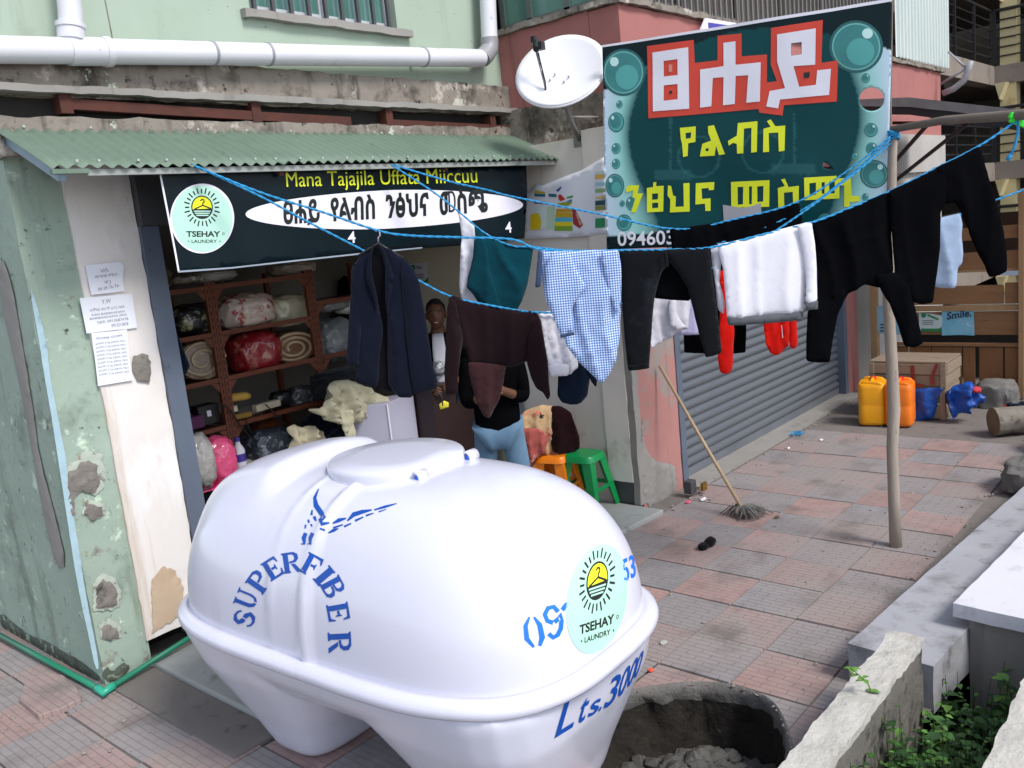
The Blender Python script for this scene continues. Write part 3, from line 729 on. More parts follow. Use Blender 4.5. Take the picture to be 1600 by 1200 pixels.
rough_box('concrete_band', M_conc, (5.36, YF+.1, 2.72), (5.6, 4.60, 3.01), pb, .05, .012, 11)
rough_box('wall', M_pink, (5.385, YF+.08, 2.90), (5.43, 4.5, 2.97), pb, .05, .01, 12)
front_patch('bare_plaster', M_conc2, [(1003, 640), (1006, 690), (1014, 712), (1028, 722), (1046, 724), (1056, 730), (1060, 768), (1030, 786), (1008, 794), (1002, 720)], YF-.003, pb, .006, 1, .02, .008)
ppart('wall', M_pink, ((9.45, YF, -.02), (9.78, YF+.3, 2.758)), ((5.87, YF, 2.42), (9.449, YF+.2, 2.758)))
ppart('wall', M_conc2, ((9.782, YF+.03, -.02), (10.4, YF+.3, 2.3)))
ppart('wall', mat('pale_grey_plaster', rgb('#bdb9b5'), .85, rgb('#a9a5a1'), 2, .7, spots=((rgb('#77736f'), 3, .58, .75),)), ((10.402, YF+.01, -.02), (13.1, YF+.3, 2.3)))
ppart('wall', mat('grey_beam_plaster', rgb('#a09c98'), .85, rgb('#b9b5b1'), 1.5, .7, spots=((rgb('#5f5b57'), 4, .6, .75),)), ((9.79, YF-.05, 2.302), (13.1, YF+.3, 2.757)))
ppart('wall', M_pink, ((13.0, YF+.3, -.02), (13.1, 9, 3.57)), ((5.5, 9, 0), (13.1, 9.2, 6)))
ppart('floor_slab', M_conc2, ((5.45, YF+.3, 3.4), (13, 9, 3.55)), ((5.45, YF, 6), (13.1, 9.2, 6.15)))
ppart('room_wall', M_innerdark, ((5.6, 5.2, 3.56), (13, 5.3, 6)))
rough_box('parapet_ledge', M_conc, (5.40, YF-.04, 3.575), (13.2, YF+.15, 3.62), pb, .06, .014, 13)
rough_box('parapet_ledge', M_conc, (5.40, YF+.152, 3.577), (5.60, 4.6, 3.62), pb, .06, .012, 14)
# window grilles of the upper floor
gw = MB(); gw.box((5.5, YF+.07, 3.625), (11.2, YF+.1, 3.68))
for x in [5.5+i*.95 for i in range(7)]: gw.box((x, YF+.07, 3.68), (x+.06, YF+.1, 6))
grille = gw.build('window', mat('weathered_window_steel', rgb('#6d6a68'), .6, rgb('#8d8a86'), 4, .7), pb)
for k in range(6):
    mb = MB(); x = 5.5+k*.95; mb.box((x+.06, YF+.13, 3.64), (x+.95, YF+.14, 6)); mb.build('pane', mat('dusty_dark_glass', rgb('#4a4642'), .3, rgb('#6a655f'), 2, .8, stretch=(5, 1, .3)), grille)
gbar = None
for i in range(58):
    x = 5.55+i*.098
    if gbar is None:
        mb = MB(); mb.box((x-.012, YF+.03, 3.622), (x+.012, YF+.05, 6)); gbar = mb.build('bar', mat('grille_bar_steel', rgb('#8a8683'), .6, rgb('#4e4a48'), 2, .9, stretch=(6, 1, .2)), grille)
    else:
        o = dup(gbar, parent=grille); o.location = (x-5.55, 0, 0)
lw = MB(); 
for y in (3.56, 3.95, 4.3, 4.56): lw.box((5.50, y, 3.62), (5.54, y+.05, 6))
lw.box((5.50, 3.61, 3.62), (5.54, 4.56, 3.66)); lwin = lw.build('window', mat('green_grey_frame', rgb('#56605c'), .6), pb)
for y0, y1 in ((3.61, 3.95), (4.0, 4.3), (4.35, 4.56)):
    mb = MB(); mb.box((5.515, y0, 3.66), (5.525, y1, 6)); mb.build('pane', M_glass, lwin)
# white ribbed cladding
mb = MB(); vs = []; fs = []; n = 0; x = 11.2; xs = []
while x < 13.2:
    for dx, dy in ((0, 0), (.05, 0), (.062, -.03), (.112, -.03)): xs.append((x+dx, YF-.03+dy))
    x += .124
for x, y in xs: vs += [(x, y, 3.63), (x, y, 6.2)]
fs = [(2*i, 2*i+2, 2*i+3, 2*i+1) for i in range(len(xs)-1)]
mb.add(vs, fs); mb.build('ribbed_cladding', M_tinwhite, pb)
# roller shutter
SX0, SX1, SY = 5.94, 9.36, 3.585
sh = MB(); sh.box((SX0, SY-.015, .01), (SX1, SY+.03, .075)); shut = sh.build('roller_shutter', mat('shutter_bottom_bar', rgb('#6a6e75'), .5, rgb('#5b5f66'), 4, .6), pb)
SP = .0785; prof = [(0, 0), (-.006, .006), (-.016, .018), (-.020, .032), (-.018, .046), (-.010, .060), (.004, .068), (.004, SP)]
slat = None
for i in range(30):
    if slat is None:
        mb = MB(); vs = []
        for dy, dz in prof: vs += [(SX0, SY+dy, .076+dz), (SX1, SY+dy, .076+dz)]
        mb.add(vs, [(2*k, 2*k+1, 2*k+3, 2*k+2) for k in range(len(prof)-1)]); slat = mb.build('slat', M_shutter, shut, smooth=True, fix=False)
    else:
        o = dup(slat, parent=shut); o.location = (random.uniform(-.003, .003), random.uniform(-.002, .002), i*SP)
for x in (5.868, 9.36):
    mb = MB(); mb.box((x, YF-.012, .0), (x+.078, YF+.12, 2.42)); bevel(mb.build('shutter_guide', M_slate, pb), .004)
mb = MB(); q = pz(1082, 762, .06); mb.box((q.x-.05, q.y-.02, .02), (q.x+.03, q.y+.05, .12)); lk = bevel(mb.build('shutter_lock', M_slatedark, pb), .006)
mb = MB(); q = pz(1100, 758, .07); mb.box((q.x-.035, q.y-.012, .03), (q.x+.03, q.y+.012, .09))
mb.tube([(q.x-.055, q.y, .045), (q.x-.075, q.y, .055), (q.x-.075, q.y, .075), (q.x-.035, q.y, .08)], .005, 8)
tag(bevel(mb.build('padlock', mat('brass', rgb('#a3813f'), .35, metal=.8)), .003), 'brass padlock at the foot of the shutter guide', 'padlock')
# rail or step under shutter
mb = MB(); mb.box((5.87, 3.36, -.012), (9.45, 3.62, .008)); struct(mb.build('shutter_threshold', M_conc2))

# parabolic dish
dc = px(876, 110, 4.93); 
dish = thing('satellite_dish', 'white satellite dish on a bent grey arm at the pink wall corner', 'satellite dish', dc)
nrm = (Vector((-.30, -.62, .72))).normalized()
dish_n = (CAM-dc).normalized()
# normal chosen so that the rim reads as the tilted ellipse in the photograph
major = (px(938, 86, 4.93)-px(814, 134, 4.93)).normalized()
minor = dish_n.cross(major).normalized()
nn = (dish_n*.70+minor*(.71 if minor.z > 0 else -.71)).normalized()
mb = MB(); Rd = .305; rings = 10; nseg = 40; a = major-(nn*major.dot(nn)); a.normalize(); b = nn.cross(a)
vs = [dc-nn*.05]; fs = []
for i in range(1, rings+1):
    r = Rd*i/rings; vs += [dc-nn*.05*(1-(i/rings)**2)+r*(math.cos(2*math.pi*j/nseg)*a+.98*math.sin(2*math.pi*j/nseg)*b) for j in range(nseg)]
fs = [(0, 1+j, 1+(j+1) % nseg) for j in range(nseg)]
for i in range(rings-1):
    for j in range(nseg): fs.append((1+i*nseg+j, 1+(i+1)*nseg+j, 1+(i+1)*nseg+(j+1) % nseg, 1+i*nseg+(j+1) % nseg))
mb.add(vs, fs); rf = mb.build('reflector', M_dish, dish, smooth=True); sm = rf.modifiers.new('s', 'SOLIDIFY'); sm.thickness = .012; sm.offset = -1
mb = MB(); mb.tube([dc+Rd*1.0*(math.cos(2*math.pi*j/nseg)*a+.98*math.sin(2*math.pi*j/nseg)*b)-nn*.006 for j in range(nseg)], .009, 6, closed=True); mb.build('rim', M_dish, dish, smooth=True)
for x, y in ((867, 117), (887, 116), (862, 133), (882, 131)):
    q = dc+((px(x, y, 4.93)-dc)-nn*(px(x, y, 4.93)-dc).dot(nn))-nn*.03; mb = MB(); mb.lathe([(.006, 0), (.006, .012)], q, 8, nn); mb.build('bolt', M_pvcgrey, dish)
lo = px(864, 167, 4.92); hi = px(838, 80, 4.80)
mb = MB(); mb.tube([lo-nn*.02, px(857, 160, 4.88), px(851, 130, 4.83), hi], [.008]*4, 8); mb.build('feed_arm', M_pvcgrey, dish, smooth=True)
mb = MB(); mb.tube([px(853, 158, 4.88), px(852, 128, 4.81), px(847, 108, 4.82), px(841, 82, 4.79)], .005, 6); mb.build('cable', M_black, dish, smooth=True)
mb = MB(); mb.tube([hi, px(838, 72, 4.79), px(838, 62, 4.79)], [.018, .028, .022], 10); mb.box(px(845, 72, 4.80)-Vector((.02, .02, .025)), px(845, 72, 4.80)+Vector((.02, .02, .025))); mb.box(px(834, 62, 4.79)-Vector((.015, .015, .02)), px(834, 62, 4.79)+Vector((.015, .015, .02))); mb.build('feed_head', M_black, dish, smooth='auto')
m0 = dc-nn*.06; m1 = px(885, 168, 5.02); m2 = px(906, 218, 5.28)
mb = MB(); mb.tube([m0, m1, px(890, 185, 5.1), m2], .018, 10); mb.build('mast', M_steel, dish, smooth=True)
mb = MB(); mb.tube([px(890, 183, 5.1), px(934, 183, 5.36)], .009, 8); mb.tube([px(887, 182, 5.1), px(886, 202, 5.3)], .008, 8); mb.build('stay', M_steel, dish, smooth=True)
mb = MB(); mb.box(m2-Vector((.01, .05, .05)), m2+Vector((.02, .05, .05))); mb.build('wall_plate', M_steel, dish)

# ------------------------------------------------------------------ water tank
TCX, TCY, ZF = 2.236, 2.70, .665
TA, TB = .572, 1.0
tank = thing('water_tank', 'big white fibreglass water tank with blue lettering standing on the paving', 'water tank', (TCX, TCY, 0))
PX_, QY = 3.0, 4.2
def bound(phi, a, b):
    c, s = math.cos(phi), math.sin(phi); k = (abs(c/a)**PX_*1.0+abs(s/b)**QY)
    lo_, hi_ = 0, 3
    for _ in range(40):
        m = (lo_+hi_)/2
        if abs(m*c/a)**PX_+abs(m*s/b)**QY < 1: lo_ = m
        else: hi_ = m
    return lo_*c, lo_*s
TRM = Matrix.Rotation(R(3.2), 3, 'Z')
def trot(mb_, loc=(0, 0, 0)):
    c_ = Vector((TCX, TCY, 0)); mb_.v = [TRM @ (Vector(v)-c_)+c_ for v in mb_.v]; return mb_
NPH = 256
angs = []
for i in range(NPH):
    t = 2*math.pi*i/NPH; angs.append(math.atan2(math.sin(t)*TB, math.cos(t)*TA))
bd = [bound(p, TA, TB) for p in angs]
HT = .598
def topz(x, y, r=2.25, Hh=HT):
    k = abs(x/TA)**2.7+abs(y/TB)**3.6
    return Hh*max(0, 1-k)**(1/r)
mb = MB(); NR = 46; vs = [(TCX, TCY, ZF+HT)]; fs = []
def rib(y):
    v = 0
    for c, wd, h in ((2.62, .026, .012), (2.82, .020, .005)):
        v += h*math.exp(-((y-c)/wd)**4)
    v += .004*(1 if 2.62 < y < 2.82 else 0)
    return v
for i in range(1, NR+1):
    rho = math.sin(math.pi/2*i/NR)
    for x, y in bd:
        X, Y = x*rho, y*rho; k = abs(X/TA)**PX_+abs(Y/TB)**QY
        k = min(1, k); z = HT*(1-k)**(1/2.25)
        sm_ = lambda t: max(0, min(1, t))**2*(3-2*max(0, min(1, t)))
        z += .050*sm_((Y-.26)/.14)*sm_((.93-Y)/.10)*sm_((.42-abs(X))/.16)*sm_((z/HT-.3)/.4)
        nv = Vector((X/TA**2, Y/TB**2, z/HT**2*.6)).normalized(); g = rib(TCY+Y)
        vs.append((TCX+X+nv.x*g, TCY+Y+nv.y*g*.2, ZF+z+nv.z*g))
n = NPH
fs = [(0, 1+j, 1+(j+1) % n) for j in range(n)]
for i in range(NR-1):
    for j in range(n): fs.append((1+i*n+j, 1+(i+1)*n+j, 1+(i+1)*n+(j+1) % n, 1+i*n+(j+1) % n))
mb.add(vs, fs); trot(mb); up = mb.build('upper_shell', M_tank, tank, smooth=True)
BVH_UP = BVHTree.FromPolygons(mb.v, mb.f)
# flange
prof = [(-.012, .030), (.030, .026), (.048, .014), (.054, -.004), (.052, -.020), (.044, -.030), (.026, -.024), (-.012, -.022)]
mb = MB(); vs = []; k = len(prof)
for i, (x, y) in enumerate(bd):
    x2, y2 = bd[(i+1) % n]; x1, y1 = bd[i-1]; t = Vector((x2-x1, y2-y1, 0)).normalized(); o_ = Vector((t.y, -t.x, 0))
    wv = 1+.04*noise.noise(Vector((x*6, y*6, 0)))
    vs += [(TCX+x+o_.x*a*wv, TCY+y+o_.y*a*wv, ZF+b+.003*noise.noise(Vector((x*5, y*5, 3)))) for a, b in prof]
fs = [(i*k+j, i*k+(j+1) % k, ((i+1) % n)*k+(j+1) % k, ((i+1) % n)*k+j) for i in range(n) for j in range(k)]
mb.add(vs, fs); trot(mb).build('flange', M_tank, tank, smooth=True)
# lower shell: rounded trough and two saddle feet, blended with a voxel remesh
mb = MB(); vs = [(TCX, TCY, ZF-.33)]; fs = []
for i in range(1, 25):
    rho = math.sin(math.pi/2*i/24)
    for x, y in bd[::4]:
        X, Y = x*rho, y*rho; kk = min(1, abs(X/TA)**3.0+abs(Y/TB)**QY) if i < 24 else 1
        vs.append((TCX+X*.985, TCY+Y*.985, ZF-.33*(1-kk)**(1/2.3)))
n4 = len(bd[::4]); fs = [(0, 1+(j+1) % n4, 1+j) for j in range(n4)]
for i in range(23):
    for j in range(n4): fs.append((1+i*n4+j, 1+i*n4+(j+1) % n4, 1+(i+1)*n4+(j+1) % n4, 1+(i+1)*n4+j))
fs.append(tuple(1+23*n4+j for j in range(n4))); mb.add(vs, fs)
def foot(yc, ytop):
    lay = [(0, .30, .16), (.03, .33, .19), (.15, .375, .25), (.3, .44, .34), (.45, .51, .43), (.6, .552, .485), (.64, .552, .485)]
    vs = []; m = 36
    for z, a, b in lay:
        for j in range(m):
            t = 2*math.pi*j/m; c, s = math.cos(t), math.sin(t); q = (abs(c)**4+abs(s)**4)**-.25
            vs.append((TCX+a*c*q, yc+(ytop-yc)*min(1, z/.6)+b*s*q, z))
    fs = [(i*m+j, i*m+(j+1) % m, (i+1)*m+(j+1) % m, (i+1)*m+j) for i in range(len(lay)-1) for j in range(m)]
    fs += [tuple(reversed(range(m))), tuple((len(lay)-1)*m+j for j in range(m))]
    mb.add(vs, fs)
foot(TCY-.60, TCY-.50); foot(TCY+.47, TCY+.50)
lo_ = trot(mb).build('lower_shell', M_tank, tank)
rm = lo_.modifiers.new('r', 'REMESH'); rm.mode = 'VOXEL'; rm.voxel_size = .016
smo = lo_.modifiers.new('sm', 'SMOOTH'); smo.iterations = 14; smo.factor = .5
bpy.context.view_layer.update()
me = bpy.data.meshes.new_from_object(lo_.evaluated_get(bpy.context.evaluated_depsgraph_get()))
lo_.modifiers.clear(); old = lo_.data; lo_.data = me; bpy.data.meshes.remove(old); me.name = 'lower_shell'
me.polygons.foreach_set('use_smooth', [True]*len(me.polygons))
o3 = ORI[tank]; BVH_LO = BVHTree.FromPolygons([v.co+o3 for v in me.vertices], [tuple(p.vertices) for p in me.polygons])
# lid with clipped side and lugs
LC = Vector((2.27, 2.67, ZF+HT-.022)); LR = .285
lp = [(LC.x+LR*math.cos(t)*.95, max(2.415, LC.y+LR*math.sin(t))) for t in [2*math.pi*j/64 for j in range(64)]]
mb = MB(); vs = []
cxl = sum(p[0] for p in lp)/64; cyl = sum(p[1] for p in lp)/64
lays = [(.0, 1.0), (.036, 1.0), (.046, .988), (.052, .96), (.057, .6), (.058, .2)]
for z, s in lays: vs += [(cxl+(x-cxl)*s, cyl+(y-cyl)*s, LC.z+z) for x, y in lp]
m = 64; fs = [(i*m+j, i*m+(j+1) % m, (i+1)*m+(j+1) % m, (i+1)*m+j) for i in range(len(lays)-1) for j in range(m)]+[tuple((len(lays)-1)*m+j for j in range(m))]
mb.add(vs, fs); lid = trot(mb).build('lid', M_tank, tank, smooth='auto')
for sx in (-.135, .16):
    c0 = Vector((LC.x+sx, 2.415, LC.z))
    mb = MB(); arc = [c0+Vector((0, -.045+.05*math.cos(t)*0, 0)) for t in (0,)]
    pts = [c0+Vector((0, -.026*math.sin(t)-.002, .022+.026*math.cos(t))) for t in [math.pi*k/8 for k in range(-1, 9)]]
    vs = []
    for p in pts: vs += [p+Vector((-.03, 0, 0)), p+Vector((.026, 0, 0))]
    mb.add(vs, [(2*k, 2*k+1, 2*k+3, 2*k+2) for k in range(len(pts)-1)]); hg = trot(mb).build('hinge', M_tank, lid, smooth=True)
    s_ = hg.modifiers.new('s', 'SOLIDIFY'); s_.thickness = .008
    mb = MB(); mb.tube([c0+Vector((-.022, -.004, .022)), c0+Vector((.027, -.004, .022))], .011, 10); trot(mb).build('hinge_pin', M_brightblue, lid, smooth='auto')
mb = MB(); mb.lathe([(.275, -.05), (.275, .01)], (LC.x, LC.y, LC.z), 48); trot(mb).build('manhole_collar', M_tank, tank, smooth='auto')

def wrap(V, Fs, bvh, off, name, m, parent, mx=5.0):
    V, T_ = split_tris(V, Fs, mx); P = []; ok = []
    for x, y in V:
        d_ = ray(x, y); h = bvh.ray_cast(CAM, d_.normalized())
        if h[0] is None: P.append(Vector((0, 0, 0))); ok.append(False)
        else:
            nv = h[1] if h[1].dot(d_) < 0 else -h[1]
            P.append(h[0]+nv*off); ok.append(True)
    Tk = [t for t in T_ if all(ok[i] for i in t) and max((P[t[0]]-P[t[1]]).length, (P[t[1]]-P[t[2]]).length) < .08]
    mb = MB(); mb.add(P, Tk)
    for i, t in enumerate(mb.f):    # face the camera
        a, b, c = (mb.v[k] for k in t)
        if (b-a).cross(c-a).dot(CAM-a) < 0: mb.f[i] = (t[0], t[2], t[1])
    return mb.build(name, m, parent, fix=False, smooth=True)
def wrap_text(body, p0, p1, hgt, bvh, off, name, m, parent, bold=.02, shear=0.0, hdir=None):
    V, Fs = fit_text(body, p0, p1, hgt, bold, shear, hdir)
    for v_, f_ in islands(V, Fs): wrap(v_, f_, bvh, off, 'letter' if name == 'lettering' else name, m, parent)
# SUPERFIBER: letters along the arc (centre x, y, rotation, size) read from the photograph
arc = [('S', 382, 966, -76, 33), ('U', 385, 936, -68, 33), ('P', 405, 908, -55, 33), ('E', 427, 888, -32, 31), ('R', 455, 879, -8, 31),
       ('F', 488, 884, 28, 33), ('I', 507, 900, 50, 33), ('B', 521, 918, 62, 33), ('E', 529, 957, 80, 33), ('R', 531, 1003, 87, 35)]
def stroke_poly(pts, ws):
    L_, R_ = [], []
    for i, p_ in enumerate(pts):
        a_ = pts[max(0, i-1)]; b__ = pts[min(len(pts)-1, i+1)]; dx, dy = b__[0]-a_[0], b__[1]-a_[1]; q_ = math.hypot(dx, dy) or 1
        w_ = ws[i] if isinstance(ws, (list, tuple)) else ws
        L_.append((p_[0]-dy/q_*w_/2, p_[1]+dx/q_*w_/2)); R_.append((p_[0]+dy/q_*w_/2, p_[1]-dx/q_*w_/2))
    return L_+R_[::-1]
STEM = [(-.04, 0), (.42, 0), (.42, .06), (.36, .10), (.36, .90), (.42, .94), (.42, 1), (-.04, 1), (-.04, .94), (.05, .90), (.05, .10), (-.04, .06)]
ARMT = [(.40, 1), (.93, 1), (.97, .68), (.90, .68), (.80, .87), (.62, .89), (.40, .89)]
ARMB = [(x_, 1-y_) for x_, y_ in ARMT]
BOWL = [(.40, 1), (.72, 1), (.95, .88), (.97, .66), (.80, .50), (.40, .46), (.40, .56), (.62, .58), (.74, .66), (.72, .82), (.60, .90), (.40, .90)]
GLY = {'E': [STEM, ARMT, [(.40, .56), (.62, .56), (.66, .64), (.72, .64), (.72, .36), (.66, .36), (.62, .45), (.40, .45)], ARMB],
       'F': [STEM, ARMT, [(.40, .56), (.62, .56), (.66, .64), (.72, .64), (.72, .36), (.66, .36), (.62, .45), (.40, .45)]],
       'I': [[(x_*2.3+.02, y_) for x_, y_ in STEM]], 'P': [STEM, BOWL], 'R': [STEM, BOWL, [(.48, .43), (.72, .43), (1.05, .06), (1.08, 0), (.80, 0)]],
       'B': [STEM, [(x_*.94, .52+(y_-.46)*.48/.54) for x_, y_ in BOWL], [(x_, (y_-.46)*.50/.54) for x_, y_ in BOWL]],
       'U': [[(0, 1), (.42, 1), (.42, .95), (.33, .91), (.33, .32), (.40, .14), (.46, .12), (.46, -.02), (.26, .04), (.12, .24), (.10, .91), (0, .95)], [(.54, -.02), (.54, .10), (.70, .20), (.76, .40), (.76, .91), (.66, .95), (.66, 1), (1, 1), (1, .95), (.88, .91), (.88, .34), (.78, .10)]],
       'S': [stroke_poly([(.88, .70), (.80, .84), (.58, .94), (.32, .88), (.20, .72), (.32, .57), (.46, .51)], [.10, .10, .12, .20, .24, .24, .2]), stroke_poly([(.54, .50), (.70, .43), (.82, .28), (.68, .11), (.42, .05), (.20, .14), (.10, .30)], [.2, .24, .24, .2, .12, .1, .1])]}
for ch, x, y, rot, s_ in arc:
    t = R(rot); ex = (math.cos(t), math.sin(t)); ey = (math.sin(t), -math.cos(t)); s_ *= 1.03; wd = (.80 if ch != 'I' else .44)*s_
    for gp_ in GLY[ch]:
        V, Fs, _ = fill(gp_, [])
        wrap([(x+ex[0]*(a-.5)*wd+ey[0]*(b-.5)*s_, y+ex[1]*(a-.5)*wd+ey[1]*(b-.5)*s_) for a, b in V], Fs, BVH_UP, .0015, 'letter_stroke', M_blueprint, tank)
# the bird-like emblem over the arc
def poly_wrap(pts, name, m, parent, bvh=BVH_UP, off=.0015):
    V, Fs, _ = fill(pts, [], 5); return wrap(V, Fs, bvh, off, name, m, parent, 6)
for pts, ws in (([(498, 764), (492, 778), (494, 790), (503, 803), (506, 808)], [1.5, 5, 8, 8, 4]), ([(508, 806), (501, 813), (503, 819), (515, 817)], [5, 7, 6, 2]), ([(520, 818), (530, 813), (541, 810)], [2, 6, 2]), ([(543, 814), (553, 804), (566, 800), (581, 797)], [2, 7, 6, 2]),
                ([(585, 797), (602, 792), (620, 787)], [2, 4, 1]), ([(513, 833), (521, 829), (529, 826)], [1.5, 5, 1.5]), ([(538, 823), (549, 818)], [3, 2]), ([(555, 814), (568, 808)], [3.5, 2]), ([(521, 825), (536, 820)], [3, 2]), ([(572, 806), (584, 802)], [3, 1.5]), ([(592, 800), (604, 796)], [2, 1]),
                ([(488, 797), (487, 805)], [2, 4]), ([(491, 807), (494, 814)], [5, 3]), ([(482, 812), (483, 817)], [3, 3]), ([(478, 820), (477, 826)], [3, 2]), ([(486, 819), (488, 823)], [3, 2]), ([(500, 826), (508, 829)], [3, 2]), ([(505, 826), (507, 830)], [2, 2]),
                ([(478, 833), (475, 841), (476, 850)], [6, 7, 3]), ([(471, 850), (477, 850)], [2, 2]), ([(489, 833), (485, 841), (485, 850)], [6, 6, 3]), ([(481, 850), (487, 850)], [2, 2])):
    V, Fs, _ = fill(stroke_poly(pts, ws), []); wrap(V, Fs, BVH_UP, .0015, 'emblem', M_blueprint, tank, 6)
for ch_, x_, y_, w_, h_ in (('L', 866, 1152, 28, 50), ('t', 899, 1132, 13, 37), ('s', 917, 1121, 16, 22), ('.', 934, 1111, 4, 6), ('3', 942, 1107, 17, 46), ('0', 962, 1090, 12, 45), ('0', 977, 1074, 9, 43), ('0', 988, 1060, 7, 40)):
    wrap_text(ch_, (x_, y_), (x_+w_, y_-w_*.62), h_, BVH_LO, .003, 'lettering', M_blueprint, tank, .012, .1, (.22, -1.0))
for pts, ws in (([(827, 964), (821, 978), (823, 998), (834, 1011)], [3, 7, 8, 4]), ([(834, 964), (843, 976), (847, 996), (843, 1009)], [3, 8, 9, 5]), ([(872, 956), (865, 948), (856, 950), (851, 960), (855, 970), (864, 973)], 7), ([(866, 972), (873, 966), (874, 959), (877, 970), (876, 982), (871, 992), (864, 996), (857, 990)], 7), ([(878, 953), (886, 943)], 7)):
    V, Fs, _ = fill(stroke_poly(pts, ws), []); wrap(V, Fs, BVH_UP, .0015, 'digit', M_brightblue, tank)
wrap_text('53', (975, 909), (994, 899), 34, BVH_UP, .0015, 'digit', M_brightblue, tank, .02, 0, (-.12, -1))
# round sticker: mapped from sticker space (u, v in -1..1) to the picture, then onto the shell
def sticker(to_px, wrapper, parent, text_k=1.0):
    def put(V, Fs, name, m, off, mx=5):
        return wrapper([to_px(*v) for v in V], Fs, name, m, off, parent, mx)
    circ = [(math.cos(t), math.sin(t)) for t in [2*math.pi*j/60 for j in range(60)]]
    V, Fs, _ = fill(circ, [], .12); base = put(V, Fs, 'disc', M_sticker, .0015)
    def sub(V, Fs, name, m, off, mx=4): return wrapper([to_px(*v) for v in V], Fs, name, m, off, base, mx)
    sc_ = .33; cyv = .34
    V, Fs, _ = fill([(x*sc_*1.08, cyv+y*sc_*1.08) for x, y in circ], []); sub(V, Fs, 'emblem_ring', M_ink, .0022)
    V, Fs, _ = fill([(x*sc_*.96, cyv+max(y, -.22)*sc_*.96) for x, y in circ if y > -.24], []); sub(V, Fs, 'emblem_sun', M_yellowp, .0029)
    for k, yy in enumerate((-.36, -.55, -.74)):
        xx = math.sqrt(1-(yy)**2)*.9*sc_; h = .055*sc_
        sub([(-xx, cyv+yy*sc_-h), (xx, cyv+yy*sc_-h), (xx, cyv+yy*sc_+h), (-xx, cyv+yy*sc_+h)], [(0, 1, 2, 3)], 'emblem_wave', M_sticker, .0029)
    for k in range(24):
        t = 2*math.pi*k/24; c, s = math.cos(t), math.sin(t); r0_, r1_ = .42, .60 if k % 2 else .56; hw = .022
        sub([(c*r0_-s*hw, cyv+s*r0_+c*hw), (c*r1_-s*hw, cyv+s*r1_+c*hw), (c*r1_+s*hw, cyv+s*r1_-c*hw), (c*r0_+s*hw, cyv+s*r0_-c*hw)], [(0, 1, 2, 3)], 'emblem_ray', M_ink, .0022)
    def stroke(pts, hw):
        for (a, b) in zip(pts, pts[1:]):
            dx, dy = b[0]-a[0], b[1]-a[1]; L_ = math.hypot(dx, dy) or 1; nx, ny = -dy/L_*hw, dx/L_*hw; ex_, ey_ = dx/L_*hw*.6, dy/L_*hw*.6
            sub([(a[0]+nx-ex_, a[1]+ny-ey_), (b[0]+nx+ex_, b[1]+ny+ey_), (b[0]-nx+ex_, b[1]-ny+ey_), (a[0]-nx-ex_, a[1]-ny-ey_)], [(0, 1, 2, 3)], 'emblem_hanger', M_ink, .0036)
    stroke([(-.26, cyv-.06), (.02, cyv+.06), (.28, cyv-.04)], .02); stroke([(-.28, cyv-.075), (.3, cyv-.055)], .016)
    stroke([(.02, cyv+.06), (.02, cyv+.12), (.07, cyv+.16), (.06, cyv+.22), (.0, cyv+.24), (-.05, cyv+.20)], .018)
    for body, x0, x1, yb, hh, bo in (('TSEHAY', -.55, .58, -.55, .17, .03), ('LAUNDRY', -.38, .46, -.74, .10, .015)):
        V, Fs = text2d(body, bo); a0 = min(v[0] for v in V); a1 = max(v[0] for v in V); b1 = max(v[1] for v in V)
        V = [(x0+(x-a0)/(a1-a0)*(x1-x0), yb+y/b1*hh) for x, y in V]
        for v_, f_ in islands(V, Fs): sub(v_, f_, 'letter', M_ink, .0022)
    for bx in (-.48, .56):
        sub([(bx+.022*math.cos(t), -.69+.022*math.sin(t)) for t in [math.pi*k/4 for k in range(8)]], [tuple(range(8))], 'lettering', M_ink, .0022)
    V, Fs, _ = fill([(.68+.04*c, -.46+.04*s) for c, s in circ[::4]], [[(.68+.027*c, -.46+.027*s) for c, s in circ[::4]]]); sub(V, Fs, 'lettering', M_ink, .0022)
    return base
def stk_px(u, v):   # ellipse on the tank end: axes read from the photograph
    return (932+48*u+1.5*v+4*(1-u*u)*0, 936-84*v-16*u*(1.0)-0*v)
sticker(stk_px, lambda V, Fs, nm, m, off, par, mx: wrap(V, Fs, BVH_UP, off, nm, m, par, mx), tank)

# ------------------------------------------------------------------ print helper for flat hangings
class Hang:
    """vertical plane print surface with gentle waves"""
    def __init__(s, A, B, amp=.012, seed=0): s.pl = Plane(A, B); s.amp = amp; s.seed = seed
    def w(s, P):
        u, z = s.pl.uv(P); return s.amp*(noise.noise(Vector((u*2.2, z*2.2, s.seed)))+.5*noise.noise(Vector((u*5, z*3, s.seed+4))))
    def at(s, x, y, off=0):
        P = s.pl.hit(x, y); return P+s.pl.n*(off+s.w(P))
    def put(s, V, Fs, name, m, off, parent, mx=12):
        V, T_ = split_tris(V, Fs, mx); mb = MB(); mb.add([s.at(x, y, off) for x, y in V], T_)
        for i, t in enumerate(mb.f):
            a, b, c = (mb.v[k] for k in t)
            if (b-a).cross(c-a).dot(s.pl.n) < 0: mb.f[i] = (t[0], t[2], t[1])
        return mb.build(name, m, parent, fix=False, smooth='auto' if s.amp > .004 else False)
    def poly(s, pts, name, m, off, parent, holes=(), mx=12):
        V, Fs, _ = fill(pts, holes); return s.put(V, Fs, name, m, off, parent, mx)
    def text(s, body, p0, p1, h, name, m, off, parent, bold=.0, shear=0.0, hdir=None):
        V, Fs = fit_text(body, p0, p1, h, bold, shear, hdir)
        if h >= 14:
            for v_, f_ in islands(V, Fs): s.put(v_, f_, 'letter', m, off, parent)
        else: stuff(s.put(V, Fs, name, m, off, parent))

